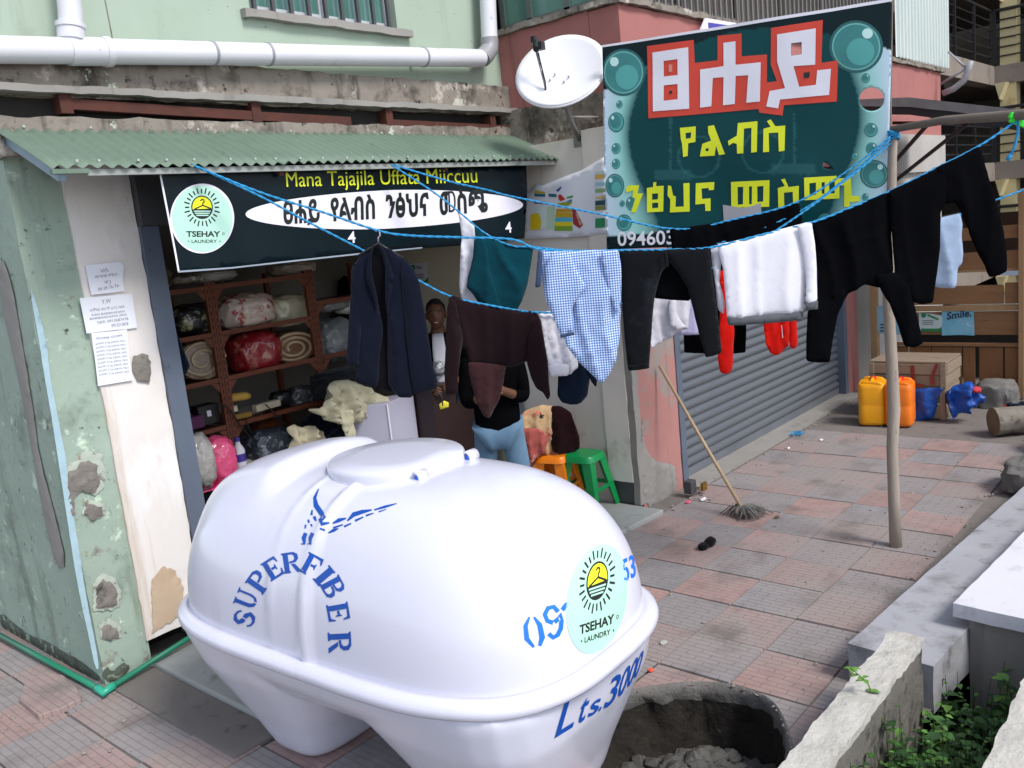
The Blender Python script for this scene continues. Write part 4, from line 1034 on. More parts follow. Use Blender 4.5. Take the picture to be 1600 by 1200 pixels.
# shop banner under the canopy
hb = Hang((2.2, 4.075), (5.2, 4.10), .006, 2)
ban = thing('shop_banner', 'dark navy laundry banner with a round mint logo under the tin canopy', 'banner', (3.6, 4.08, 2.0))
outl = [(246, 258), (420, 256), (620, 258), (822, 258), (824, 300), (820, 372), (760, 381), (660, 388), (560, 398), (440, 411), (360, 420), (278, 426), (264, 345)]
V, Fs, _ = fill(outl, [], 10); cl = hb.put(V, Fs, 'cloth', M_navyban, 0, ban, 20)
ss = cl.modifiers.new('s', 'SOLIDIFY'); ss.thickness = .002; ss.offset = -1
hb.poly([(246, 258), (249, 258), (266, 345), (280.5, 424), (278, 426), (263, 346)], 'hem', M_whitep, .002, ban)
hb.poly([(278, 426), (278, 423), (360, 417.5), (440, 408.5), (560, 395.5), (660, 386), (660, 388), (560, 398), (440, 411), (360, 420)], 'hem', mat('grey_hem', rgb('#8f9aa6'), .5), .002, ban)
oval = [(600+217*math.copysign(abs(math.cos(t))**1.15, math.cos(t)), 327.5-.028*(217*math.cos(t))*1.2-30*math.sin(t)) for t in [2*math.pi*k/72 for k in range(72)]]
oval = [(x, y) for x, y in oval]
hb.poly(oval, 'oval', M_whitep, .003, ban)
hb.text('ፀሐይ  የልብስ  ንፅህና  መስጫ', (442, 349), (762, 330), 37, 'lettering', M_ink, .005, ban, .034, 0, (-.03, -1))
hb.text('Mana Tajajila Uffata Miiccuu', (447, 292), (746, 285), 23, 'lettering', M_yellowp2, .004, ban, .0, 0, (-.06, -1))
hb.text('4', (544, 380), (556, 379), 18, 'lettering', M_whitep, .003, ban, .01); hb.text('4', (790, 364), (800, 363), 17, 'lettering', M_whitep, .003, ban, .01)
# white ring and logo disc
def shop_px(u, v): return (315.5+48*u-4*v*0+2*(-v), 341.5-53*v+1*u)
V, Fs, _ = fill([(50*math.cos(t)*1.0+315.5+0, 341.5+54.5*math.sin(t)) for t in [2*math.pi*k/60 for k in range(60)]], [])
hb.put(V, Fs, 'logo_ring', M_whitep, .003, ban)
sticker(lambda u, v: (315.5+47*u-3*v*.6, 341.5-51.5*v), lambda V, Fs, nm, m, off, par, mx: hb.put(V, Fs, nm, m, off+.003, par, mx), ban)

# big banner between wall corner and pole
hg_ = Hang((4.95, 3.36), (5.30, 1.735), .012, 5)
big = thing('hanging_banner', 'large dark teal banner with bubbles and red outlined lettering hung beside the dish', 'banner', (5.1, 2.5, 2.0))
outl = [(941, 74), (1060, 56), (1180, 37), (1300, 18), (1394, 2), (1392, 120), (1389, 230), (1386, 352), (1250, 372), (1100, 384), (948, 390), (944, 240)]
hole = [(1362+19.5*math.cos(t), 155+18.5*math.sin(t)) for t in [2*math.pi*k/28 for k in range(28)]]
slit = [(1286, 253), (1293, 256), (1302, 266), (1292, 264), (1286, 262)]
sq1 = [(1237, 69), (1252, 67), (1252, 85), (1237, 87)]
V, Fs, _ = fill(outl, [hole, slit, sq1], 3.6, .1)
def bancol(x, y):
    t = (x-945)/447.0                       # 0..1 across
    top = 74-72*t; bot = 390-40*t; s = (y-top)/(bot-top)
    dark = Vector((.002, .060, .066)); aqua = Vector((.30, .62, .58)); pale = Vector((.55, .66, .80)); ink = Vector((.003, .014, .018))
    # dark lens between two curved aqua margins
    wl = .125+.06*math.cos((s-.45)*5.2)*-1; wr = .16-.07*math.cos((s-.5)*5.0)
    ed = min(t/max(.02, wl+.02), (1-t)/max(.02, wr+.02))
    if ed < 1.0:
        k = max(0, ed); c = pale.lerp(aqua, min(1, k*1.7)).lerp(dark, max(0, (k-.55)/.45)**1.3*.9)
    else: c = dark*(1-.15*math.sin(s*3))
    arc_ = .14-.19*(1-((t-.5)/.5)**2)
    if s < .22 and s < .02+.20*abs((t-.47)/.53)**1.6*(1.0 if t > .47 else 1.15): c = ink
    if s > .93-.05*t*0 and t < .33: c = c.lerp(ink, 1) if s > .94+ .0*t else c
    return c
mb = MB(); mb.add([hg_.at(x, y) for x, y in V], Fs)
for i, tri in enumerate(mb.f):
    a, b, c = (mb.v[k] for k in tri)
    if (b-a).cross(c-a).dot(hg_.pl.n) < 0: mb.f[i] = (tri[0], tri[2], tri[1])
M_ban = mat('printed_vinyl', (0, .05, .06, 1), .36, b2=.1, b2scale=3, spec=.15)
N_, L_, b_ = nodes(M_ban); at_ = N_.new('ShaderNodeAttribute'); at_.attribute_name = 'print'; L_.new(at_.outputs['Color'], b_.inputs['Base Color'])
clb = mb.build('cloth', M_ban, big, fix=False, smooth=True)
ca = clb.data.color_attributes.new('print', 'FLOAT_COLOR', 'POINT')
bub = [(974, 113, 34, 37, 1), (968, 163, 5, 6, 0), (963, 191, 12.5, 15.5, 0), (963, 232, 7, 8.5, 0), (963, 256, 6.5, 8, 0), (961, 290, 14.5, 18.5, 1), (972, 318, 4, 5, 0), (987, 318, 9, 11, 0), (975, 348, 12, 13, 0),
       (1338, 73, 42, 41, 1), (1353, 122, 6.5, 7.5, 0), (1361, 203, 10.5, 11, 0), (1362, 232, 9, 9.5, 0), (1336, 244, 5, 5.5, 0), (1366, 272, 22, 22, 1), (1352, 308, 5, 6, 0), (1290, 345, 13, 12, 0)]
for i, (x, y) in enumerate(V):
    c = bancol(x, y)
    # faint machine outlines in the middle of the print
    for mx_, my_, rr in ((1092, 245, 32), (1192, 238, 32)):
        q = math.hypot((x-mx_), (y-my_))
        if abs(q-rr) < 2: c = c.lerp(Vector((.03, .14, .15)), .5)
    for x0, x1, y0 in ((1022, 1080, 274), (1205, 1275, 265)):
        if x0 < x < x1 and abs(y-y0) < 8: c = c.lerp(Vector((.03, .13, .14)), .45)
    if abs(x-1048) < 1.6 and 185 < y < 265 or abs(x-1241) < 1.6 and 175 < y < 255: c = c.lerp(Vector((.04, .16, .17)), .5)
    ca.data[i].color = (c.x, c.y, c.z, 1)
ss = clb.modifiers.new('s', 'SOLIDIFY'); ss.thickness = .002; ss.offset = -1
M_b = [mat('bubble_rim_print', lin(.008, .10, .105), .4), mat('bubble_print', lin(.035, .23, .23), .4, lin(.022, .17, .175), 9, .5), mat('bubble_line_print', lin(.14, .42, .40), .4), mat('bubble_shine_print', lin(.5, .75, .73), .4), mat('bubble_light_print', lin(.07, .34, .33), .4)]
def ell(cx_, cy_, rx, ry, k=1.0, n=32): return [(cx_+rx*k*math.cos(2*math.pi*j/n), cy_+ry*k*math.sin(2*math.pi*j/n)) for j in range(n)]
for bx, by, rx, ry, big_ in bub:
    # keep to the cloth
    f_ = lambda pts: [(min(max(x, 943.5), 1390.0), max(y, 74-.161*(x-941)+1.5)) for x, y in pts]
    o = hg_.poly(f_(ell(bx, by, rx, ry)), 'bubble', M_b[0], .0012, big)
    hg_.poly(f_(ell(bx, by, rx, ry, .90)), 'bubble_face', M_b[4 if not big_ else 2], .0018, o)
    if big_: hg_.poly(f_(ell(bx, by, rx, ry, .84)), 'bubble_face', M_b[1], .0024, o); hg_.poly(f_(ell(bx+rx*.16, by+ry*.2, rx, ry, .52)), 'bubble_light', M_b[4], .003, o)
    else: hg_.poly(f_(ell(bx-rx*.1, by-ry*.1, rx, ry, .70)), 'bubble_face', M_b[1], .0024, o)
    hx, hy = (bx+rx*.42, by-ry*.5) if bx > 1200 else (bx-rx*.42, by-ry*.45)
    hg_.poly(f_(ell(hx, hy, rx, ry, .2, 14)), 'bubble_shine', M_b[3], .0036, o)
def bz(p): return (930+p[0]*.29375, p[1]*.29375)
def bpoly(pts, m, off, holes=(), name='lettering'): return hg_.poly([bz(p) for p in pts], name, m, off, big, [[bz(p) for p in h] for h in holes])
sqz = [(1045, 232), (1100, 225), (1100, 290), (1045, 298)]
bpoly([(275,245),(525,213),(530,335),(650,320),(650,190),(780,178),(780,300),(915,290),(915,440),(968,432),(935,345),(937,150),(1212,107),(1205,335),(1293,322),(1285,540),(1005,560),(998,615),(875,600),(870,580),(285,630)], M_redp, .003, [sqz])
bpoly([(305,280),(497,252),(500,578),(310,593)], M_whitep, .006, [[(365,325),(440,315),(440,400),(367,408)], [(367,455),(440,447),(440,528),(367,537)]])
bpoly([(558,370),(683,352),(682,228),(747,220),(747,345),(882,332),(878,540),(805,547),(815,400),(748,405),(743,553),(680,560),(683,410),(625,415),(618,565),(558,573)], M_whitep, .006)
bpoly([(970,185),(1175,152),(1172,345),(1057,353),(1087,463),(1175,452),(1183,375),(1255,367),(1245,505),(985,530),(975,577),(912,567),(930,485),(1012,470),(970,330)], M_whitep, .006, [sqz])
bpoly([(1110,388),(1143,383),(1141,414),(1114,416)], M_ink, .006); bpoly([(393,345),(412,343),(412,382),(393,384)], mat('pale_red_print', rgb('#d98a78'), .5), .006); bpoly([(396,484),(411,482),(411,499),(396,500)], M_ink, .006)
bpoly([(450,680),(535,672),(533,755),(495,762),(492,830),(468,835),(462,765),(455,740)], M_yellowp2, .003, [[(480,708),(510,703),(508,735),(482,738)]])
bpoly([(600,672),(632,665),(692,820),(660,825),(644,775),(636,828),(557,832),(570,765),(618,748),(602,708)], M_yellowp2, .003, [[(588,790),(604,788),(604,803),(588,805)]])
bpoly([(760,655),(865,645),(862,808),(832,812),(833,680),(793,684),(790,815),(757,818),(755,765),(735,760),(712,775),(708,750),(755,722)], M_yellowp2, .003)
bpoly([(915,645),(935,635),(960,672),(1012,668),(1008,802),(978,806),(975,705),(925,708),(927,808),(895,810),(897,685),(935,675)], M_yellowp2, .003)
bpoly([(163,1000),(180,985),(235,985),(225,1030),(255,1028),(215,1130),(190,1130),(213,1055),(198,1050),(202,1012),(168,1025)], M_yellowp2, .003)
bpoly([(310,970),(325,968),(325,990),(365,988),(362,1125),(275,1130),(275,1000),(308,995)], M_yellowp2, .003, [[(303,1030),(335,1028),(333,1060),(303,1063)], [(303,1080),(335,1078),(335,1105),(303,1108)]])
bpoly([(388,985),(405,990),(415,1040),(430,1045),(428,1100),(472,1098),(470,975),(502,973),(503,1125),(398,1130),(400,1060),(385,1040)], M_yellowp2, .003)
bpoly([(535,975),(633,968),(630,1010),(603,1012),(603,1000),(565,1003),(568,1058),(612,1055),(612,1122),(585,1122),(583,1083),(533,1088)], M_yellowp2, .003)
bpoly([(722,968),(928,958),(925,1100),(722,1105)], M_yellowp2, .003, [[(757,995),(787,993),(785,1087),(757,1089)], [(818,992),(834,991),(832,1086),(818,1087)], [(862,992),(895,989),(893,1072),(862,1075)]])
bpoly([(990,955),(1010,950),(1030,995),(1085,988),(1083,1105),(1055,1108),(1052,1020),(1005,1025),(1007,1115),(975,1118),(972,1000),(1010,990)], M_yellowp2, .003)
bpoly([(1112,945),(1285,935),(1283,950),(1360,945),(1365,1040),(1410,1045),(1405,1070),(1355,1075),(1352,1100),(1325,1100),(1325,985),(1300,988),(1300,1055),(1115,1065)], M_yellowp2, .003, [[(1140,975),(1175,971),(1175,1035),(1142,1038)], [(1205,970),(1222,969),(1220,1030),(1206,1031)], [(1245,966),(1275,964),(1275,1028),(1246,1030)]])
hg_.text('094603', (965, 384), (1054, 381), 22, 'lettering', M_whitep, .003, big, .015)
hg_.poly([(1129, 320), (1142, 322), (1160, 325), (1175, 322), (1189, 317), (1190, 340), (1172, 350), (1131, 356)], 'tape_patch', M_greytape, .005, big)
# white hem along the top and frame battens behind
hg_.poly([(941, 74), (1060, 56), (1180, 37), (1300, 18), (1394, 2), (1394, -3), (1300, 13), (1180, 32), (1060, 52), (939, 71)], 'hem', M_whitep, .001, big)
mb = MB(); mb.bar(hg_.at(1391, 4, -.02), hg_.at(1387, 350, -.02), .02, .02); mb.bar(hg_.at(943, 78, -.02), hg_.at(949, 388, -.02), .02, .02); mb.build('batten', M_wood2, big)
# small white sign peeking over the banner
sg = Hang((6.6, 3.42), (7.6, 3.42), 0); sgn = thing('wall_sign', 'small white sign with a blue panel peeking out above the large banner', 'sign', sg.at(1120, 60))
V, Fs, _ = fill([(1103, 28), (1150, 36), (1150, 60), (1090, 60)], []); o = sg.put(V, Fs, 'board', M_whitep, 0, sgn); s_ = o.modifiers.new('s', 'SOLIDIFY'); s_.thickness = .015; s_.offset = -1
sg.poly([(1106, 35), (1140, 40), (1120, 47), (1107, 46)], 'panel', mat('purple_blue_print', rgb('#4a47a5'), .5), .003, sgn)

# washing-product poster on the wing wall
wpz = Hang((5.245, 4.6), (5.245, 3.3), .008, 8)
pos = thing('wall_poster', 'white curling poster of folded towels on the cream wing wall', 'poster', (5.24, 4.0, 2.0))
V, Fs, _ = fill([(828, 300), (836, 288), (850, 289), (870, 281), (910, 266), (946, 244), (947, 366), (900, 370), (860, 372), (816, 374), (816, 330), (819, 305)], [], 8); o = wpz.put(V, Fs, 'sheet', M_paper, .004, pos, 20); s_ = o.modifiers.new('s', 'SOLIDIFY'); s_.thickness = .002; s_.offset = -1
def posq(pts, col, nm='print', off=.0065): return wpz.poly([(800+a/8, 240+b/8) for a, b in pts], nm, mat('poster_'+col, rgb(col), .5), off, pos)
posq([(235, 760), (345, 745), (375, 850), (360, 950), (232, 955)], '#e6c922')
posq([(440, 660), (545, 660), (545, 900), (520, 940), (430, 940)], '#bcd3bd'); posq([(285, 650), (440, 660), (432, 940), (360, 945), (375, 850), (345, 745), (290, 740)], '#d4e3e2')
for a, b, c1 in ((690, 730, '#c89a1e'), (735, 795, '#c9a526'), (798, 850, '#4fb8d8'), (853, 905, '#e3d42e'), (905, 965, '#7fa83a')):
    dx = (b-690)*.1; posq([(565-dx, a), (755, a), (765, b), (560-dx, b)], c1)
posq([(285, 455), (420, 480), (420, 500), (285, 495)], '#c4b42a'); posq([(285, 500), (420, 505), (420, 540), (285, 535)], '#2a6f8f'); posq([(285, 590), (425, 600), (425, 630), (285, 625)], '#8f3a55')
posq([(460, 500), (560, 505), (570, 545), (465, 540)], '#2f6f86'); posq([(585, 515), (620, 510), (680, 570), (620, 595), (590, 570)], '#c43a2c'); posq([(690, 545), (770, 520), (775, 545), (700, 562)], '#3a9a3c'); posq([(555, 460), (620, 410), (635, 420), (590, 480)], '#4a5aa5')
posq([(575, 625), (755, 590), (758, 625), (700, 655), (575, 660)], '#97a32d'); posq([(700, 590), (760, 570), (762, 610), (710, 615)], '#3a86b0')
posq([(760, 700), (800, 700), (895, 890), (850, 935), (770, 880)], '#9c3437'); posq([(800, 740), (830, 760), (885, 890), (850, 900)], '#cf9a8c')
for a, b, c1 in ((225, 260, '#bfd9cf'), (265, 320, '#d8b05a'), (360, 405, '#9cc6d8'), (440, 490, '#86b07a'), (540, 565, '#d8b86a'), (590, 650, '#1f4a55'), (655, 710, '#8a8f4a'), (810, 930, '#2f8f5f')):
    posq([(1045, a), (1170, a-8), (1170, b-8), (1045, b)], c1)

# ------------------------------------------------------------------ pole, beam, ropes
pole = thing('wooden_pole', 'crooked bare wooden pole standing upright in the paving beside the washing', 'pole', pz(1400, 853, 0))
pp = [(1400, 855), (1397, 780), (1394, 700), (1397, 640), (1393, 560), (1388, 470), (1389, 380), (1393, 300), (1394, 250), (1396, 208)]
PB = pz(1400, 853, 0); plp = Plane((PB.x, PB.y), (PB.x+rt.x, PB.y+rt.y))
pts = [plp.hit(x, y) for x, y in pp]; pts[0].z = -.1
mb = MB(); mb.tube(pts, [.037, .034, .032, .035, .033, .031, .029, .027, .025, .023], 14); mb.build('shaft', M_wood, pole, smooth=True)
PT = pts[-1]
mb = MB()
for k in range(4): mb.tube([PT+Vector((.03*math.cos(t), .03*math.sin(t), -.03+.012*k+.006*math.sin(2*t+k))) for t in [2*math.pi*j/12 for j in range(12)]], .007, 6, closed=True)
tag(mb.build('rope_lashing', M_rope, smooth=True), 'turns of blue rope lashed round the top of the wooden pole', 'rope')
PEG = Vector((4.963, .983, 2.415))
bd_ = (PEG-PT).normalized()
mb = MB(); mb.tube([PT-bd_*.03+Vector((0, 0, .02)), PT+bd_*.35+Vector((0, 0, .035)), PEG+Vector((0, 0, .015)), PEG+bd_*1.1+Vector((0, 0, .03))], [.019, .022, .026, .031], 10)
tag(mb.build('wooden_beam', M_wood2, smooth=True), 'long thin wooden beam reaching out from the pole top to the right', 'beam')
P1 = Plane((2.37, 4.02), (PEG.x, PEG.y)); P2 = Plane((2.38, 4.02), (5.24, 1.72)); P3 = Plane((3.62, 4.0), (5.25, 1.72)); P5 = Plane((5.30, 1.68), (6.2, .5))
def rope(name, label, plane, pts, r=.0062):
    P = [plane.hit(x, y) for x, y in pts]
    # smooth the path
    Q = []
    for i in range(len(P)-1):
        p0 = P[max(0, i-1)]; p1 = P[i]; p2 = P[i+1]; p3 = P[min(len(P)-1, i+2)]
        for k in range(6):
            t = k/6; Q.append(.5*((2*p1)+(p2-p0)*t+(2*p0-5*p1+4*p2-p3)*t*t+(3*p1-p0-3*p2+p3)*t**3))
    Q.append(P[-1]); mb = MB()
    # two-strand twist
    for s in (0, math.pi):
        W = []; L = 0; nn_ = plane.n
        F_ = []
        for i in range(len(Q)-1):
            d_ = Q[i+1]-Q[i]; k = max(1, int(d_.length/.012))
            for j in range(k): F_.append(Q[i]+d_*j/k)
        F_.append(Q[-1])
        for i, p in enumerate(F_):
            a_ = i*1.05+s; W.append(p+Vector((0, 0, 1))*math.cos(a_)*r*.45+nn_*math.sin(a_)*r*.45)
        mb.tube(W, r*.68, 5)
    return tag(mb.build(name, M_rope, smooth=True), label, 'rope', 'blue clothes lines')
rope('clothes_line', 'blue clothes line holding the navy blazer, gingham shirt, black jeans and white sweatshirt', P1, [(299, 257), (405, 300), (500, 330), (590, 360), (640, 368), (720, 371), (800, 374), (840, 389), (905, 392), (968, 391), (1040, 390), (1108, 387), (1190, 367), (1270, 347), (1330, 324), (1390, 299), (1460, 264), (1530, 228), (1590, 188)])
rope('clothes_line', 'blue clothes line running low behind the blazer to the maroon hoodie', P2, [(302, 258), (405, 306), (480, 346), (567, 391), (650, 436), (704, 463), (770, 478), (840, 488), (930, 484), (1030, 455), (1140, 405), (1250, 335), (1330, 275), (1392, 224)])
rope('clothes_line', 'blue clothes line dropping steeply from the canopy middle to the teal shirt', P3, [(612, 258), (677, 300), (717, 331), (760, 366), (800, 384), (835, 386), (930, 396), (1040, 398), (1150, 372), (1250, 330), (1320, 280), (1391, 218)])
rope('clothes_line', 'upper blue clothes line crossing the towel poster to the black trousers before the banner', P3, [(616, 258), (700, 283), (762, 297), (800, 307), (930, 333), (1055, 358), (1150, 342), (1245, 316), (1320, 270), (1391, 214)])
rope('clothes_line', 'short blue clothes line at far right behind the black trousers', P5, [(1393, 352), (1450, 346), (1500, 335), (1557, 312), (1600, 296), (1680, 262)])
mb = MB(); mb.bar(PEG+Vector((-.02, .03, .02)), PEG+Vector((.05, -.04, -.03)), .022, .03); mb.bar(PEG+Vector((-.02, .03, .0)), PEG+Vector((.045, -.045, -.045)), .014, .03); tag(bevel(mb.build('clothes_peg', mat('bright_green_plastic', rgb('#2fd42f'), .4)), .004), 'bright green clothes peg gripping the line on the beam', 'peg')
mb = MB(); q = [P1.hit(x, y) for x, y in ((1590, 190), (1591, 205), (1586, 228), (1577, 247))]; mb.tube(q, .007, 7)
mb.tube([P1.hit(1579, 242), P1.hit(1574, 250)], .011, 7); tag(mb.build('rope_tail', M_rope, smooth=True), 'loose blue rope end dangling below the green peg', 'rope')

# ------------------------------------------------------------------ garments
def gar_mesh(pl, pts, off=0.0, bulge=.02, fold=.012, seed=0, step=.02, rnd=1, tb=.0035, freq=9.0, sway=0.0, crease=.45):
    """closed cloth shell from a hanging outline: two faces bulged from the rim, with soft vertical folds"""
    uv = [pl.uv(pl.hit(x, y, off)) for x, y in pts]
    if rnd: uv = rounded(densify(uv, .028), 2)
    V, Fs, lp = fill(uv, [], step, .25); nb = sum(len(l) for l in lp); L = lp[0]; segs = [(L[i], L[i-1]) for i in range(len(L))]
    zt = max(v[1] for v in V); zb = min(v[1] for v in V); hgt = max(.05, zt-zb); mb = MB(); front = []; back = []
    for i, (u, z) in enumerate(V):
        d_ = 0 if i < nb else min(dseg((u, z), a, b) for a, b in segs)
        t = tb*(1 if i >= nb else .4)+.42*bulge*(1-math.exp(-d_/.03))
        k = min(1, (zt-z)/(hgt*.35)) if hgt else 1
        wv = u*freq+1.3*noise.noise(Vector((u*3, z*2.2, seed)))
        ridge = lambda a: (1-abs(math.sin(a)))**2
        f = fold*(.3+.9*k)*(math.sin(wv*2.1+seed)*.6+1.5*ridge(wv*2.6+seed*1.7)-.5)+fold*1.0*noise.noise(Vector((u*6, z*3, seed+3)))
        cr = noise.noise(Vector((u*9+z*5, z*11-u*4, seed+9))); f += crease*fold*.9*(1-abs(cr)*3 if abs(cr) < .33 else 0)
        f += sway*((zt-z)/hgt)**2
        front.append(pl.pt(u, z, off+f+t)); back.append(pl.pt(u, z, off+f-t))
    n_ = len(V); 
    mb.v = front+back; mb.f = [t for t in Fs]+[tuple(reversed([i+n_ for i in t])) for t in Fs]
    for i in range(nb):
        pass
    o = 0
    for l in lp:
        m_ = len(l)
        for i in range(m_): a = o+i; b = o+(i+1) % m_; mb.f.append((a, b, b+n_, a+n_))
        o += m_
    mb.uvs = [(u, z) for u, z in V]*2
    return mb
def gpiece(name, m, parent, pl, pts, **k): return gar_mesh(pl, pts, **k).build(name, m, parent, smooth=True)
GRP = 'washing hung on the lines'
def garment(name, label, cat, pl, top):
    return thing(name, label, cat, pl.hit(*top), GRP)

# navy blazer on a hanger
g = garment('blazer', 'navy blue blazer hanging open on a hanger in front of the shelves', 'blazer', P1, (592, 372))
gpiece('lining', M_lining, g, P1, [(584, 382), (570, 410), (566, 480), (566, 596), (588, 606), (612, 613), (612, 560), (612, 480), (608, 412), (597, 382)], off=-.035, bulge=.01, fold=.004, seed=1)
gpiece('front_panel', M_blazer, g, P1, [(584, 381), (576, 388), (563, 399), (552, 416), (553, 450), (556, 500), (556, 560), (557, 592), (566, 600), (588, 606), (592, 590), (592, 560), (598, 520), (597, 505), (590, 470), (578, 415), (580, 395)], off=.0, bulge=.022, fold=.008, seed=2)
gpiece('front_panel', M_blazer, g, P1, [(592, 380), (600, 390), (604, 415), (606, 480), (605, 560), (606, 600), (614, 612), (626, 621), (644, 621), (648, 612), (642, 570), (636, 500), (643, 430), (632, 408), (612, 391)], off=.004, bulge=.026, fold=.008, seed=3)
gpiece('sleeve', M_blazer, g, P1, [(563, 399), (549, 420), (547, 470), (544, 520), (541, 566), (548, 573), (560, 571), (563, 530), (566, 470), (568, 425)], off=.012, bulge=.03, fold=.005, seed=4)
gpiece('sleeve', M_blazer, g, P1, [(630, 403), (644, 416), (655, 440), (662, 480), (668, 515), (674, 560), (684, 606), (664, 612), (648, 617), (642, 590), (636, 540), (630, 480), (626, 430)], off=.022, bulge=.034, fold=.006, seed=5)
gpiece('lapel', M_blazer, g, P1, [(590, 379), (602, 392), (611, 418), (616, 436), (608, 441), (614, 446), (609, 470), (605, 492), (602, 470), (602, 420), (597, 396)], off=.034, bulge=.006, fold=.002, seed=6)
gpiece('lapel', M_blazer, g, P1, [(585, 380), (577, 395), (572, 420), (573, 440), (579, 452), (590, 487), (590, 468), (580, 424), (581, 398)], off=.028, bulge=.006, fold=.002, seed=7)
gpiece('collar', M_blazer, g, P1, [(583, 383), (587, 376), (593, 377), (597, 384), (592, 381), (588, 381)], off=-.01, bulge=.006, fold=.001, seed=7, step=.01)
mb = MB(); c0 = P1.hit(591, 362); mb.tube([P1.hit(591, 379), P1.hit(591, 371), P1.hit(594, 368), P1.hit(593, 361), P1.hit(589, 359), P1.hit(587, 362)], .004, 7)
mb.build('hanger_hook', mat('hanger_wire', rgb('#b9b7bd'), .3, metal=.7), g, smooth=True)
mb = MB(); q0 = P1.hit(545, 404); mb.tube([P1.hit(560, 400), P1.hit(591, 380), P1.hit(632, 405)], .007, 7); mb.build('hanger', M_black, g, smooth=True)
mb = MB(); a_ = P1.hit(683, 611, .03); b_ = P1.hit(692, 634, .03); mb.tube([a_, P1.hit(690, 618, .03), b_], .004, 6); mb.build('cord', M_black, g, smooth=True)
gpiece('price_tag', mat('yellow_card', rgb('#c9bb2a'), .6), g, P1, [(686, 632), (694, 626), (701, 629), (701, 636), (688, 640)], off=.03, bulge=.001, fold=0, rnd=0, step=.01, tb=.001)

# teal shirt with a white piece behind it
g = garment('white_shirt', 'white shirt hanging half hidden behind the teal shirt', 'shirt', P3, (745, 356))
gpiece('cloth', M_white, g, P3, [(716, 331), (722, 370), (719, 410), (718, 445), (722, 468), (742, 476), (770, 478), (785, 440), (790, 384), (750, 358)], off=-.05, bulge=.012, seed=8)
g = garment('teal_shirt', 'dark teal shirt folded over the line above the maroon hoodie', 'shirt', P3, (790, 378))
gpiece('cloth', M_teal, g, P3, [(741, 350), (744, 385), (737, 408), (732, 430), (728, 449), (739, 460), (748, 474), (762, 484), (776, 493), (792, 494), (806, 488), (816, 470), (824, 446), (830, 410), (833, 388), (800, 384), (768, 372)], bulge=.03, fold=.014, seed=9)
gpiece('sleeve', M_teal, g, P3, [(741, 372), (738, 410), (729, 449), (744, 462), (760, 478), (777, 494), (784, 482), (776, 455), (766, 425), (762, 390), (752, 362)], off=.035, bulge=.016, fold=.008, seed=10)
# maroon hoodie
g = garment('hoodie', 'dark maroon hoodie hung by its hem with hood and sleeves dangling', 'hoodie', P2, (770, 478))
gpiece('body', M_maroon, g, P2, [(701, 464), (709, 461), (722, 467), (760, 477), (800, 484), (838, 486), (842, 505), (847, 535), (850, 558), (835, 560), (812, 570), (790, 574), (760, 570), (733, 566), (728, 545), (712, 538), (702, 530), (700, 495)], bulge=.03, fold=.012, seed=11)
gpiece('sleeve', M_maroon, g, P2, [(703, 465), (712, 470), (718, 500), (724, 530), (720, 550), (715, 590), (714, 614), (697, 616), (694, 585), (696, 545), (697, 510), (699, 480)], off=.03, bulge=.024, fold=.008, seed=12)
gpiece('sleeve', M_maroon, g, P2, [(838, 488), (845, 500), (850, 530), (856, 565), (858, 600), (860, 618), (856, 626), (849, 614), (838, 607), (830, 590), (823, 566), (826, 530)], off=.028, bulge=.024, fold=.006, seed=13)
gpiece('hood', M_maroon2, g, P2, [(731, 566), (750, 566), (775, 569), (791, 572), (787, 600), (779, 628), (766, 652), (757, 652), (746, 632), (738, 605), (733, 585)], off=.026, bulge=.03, fold=.012, freq=16, seed=14)
# gingham shirt
g = garment('gingham_shirt', 'blue and white gingham shirt hung over the line', 'shirt', P1, (905, 392))
gpiece('body', M_gingham, g, P1, [(845, 390), (880, 392), (920, 391), (966, 390), (970, 412), (971, 440), (970, 485), (968, 530), (961, 562), (951, 584), (940, 598), (926, 586), (903, 564), (886, 541), (878, 522), (862, 490), (852, 468), (848, 440), (843, 410)], bulge=.026, fold=.014, seed=15, step=.018, sway=.03)
gpiece('sleeve', M_gingham, g, P1, [(862, 392), (852, 420), (855, 465), (866, 500), (876, 524), (897, 521), (896, 500), (894, 480), (905, 462), (917, 448), (900, 420), (890, 394)], off=.04, bulge=.018, fold=.008, seed=16, step=.018)
gpiece('flap', M_gingham, g, P1, [(938, 391), (965, 391), (971, 420), (970, 470), (964, 495), (952, 460), (944, 425)], off=.036, bulge=.008, fold=.006, seed=17, step=.018)
gpiece('cuff', mat('navy_trim', rgb('#31405f'), .9), g, P1, [(841, 391), (848, 393), (846, 430), (845, 448), (836, 450), (838, 425)], off=.03, bulge=.008, fold=.002, seed=18, step=.015)
gpiece('cuff', mat('navy_trim', rgb('#31405f'), .9), g, P1, [(875, 523), (897, 519), (898, 523), (876, 528)], off=.052, bulge=.005, fold=.001, seed=18, step=.012, rnd=0)
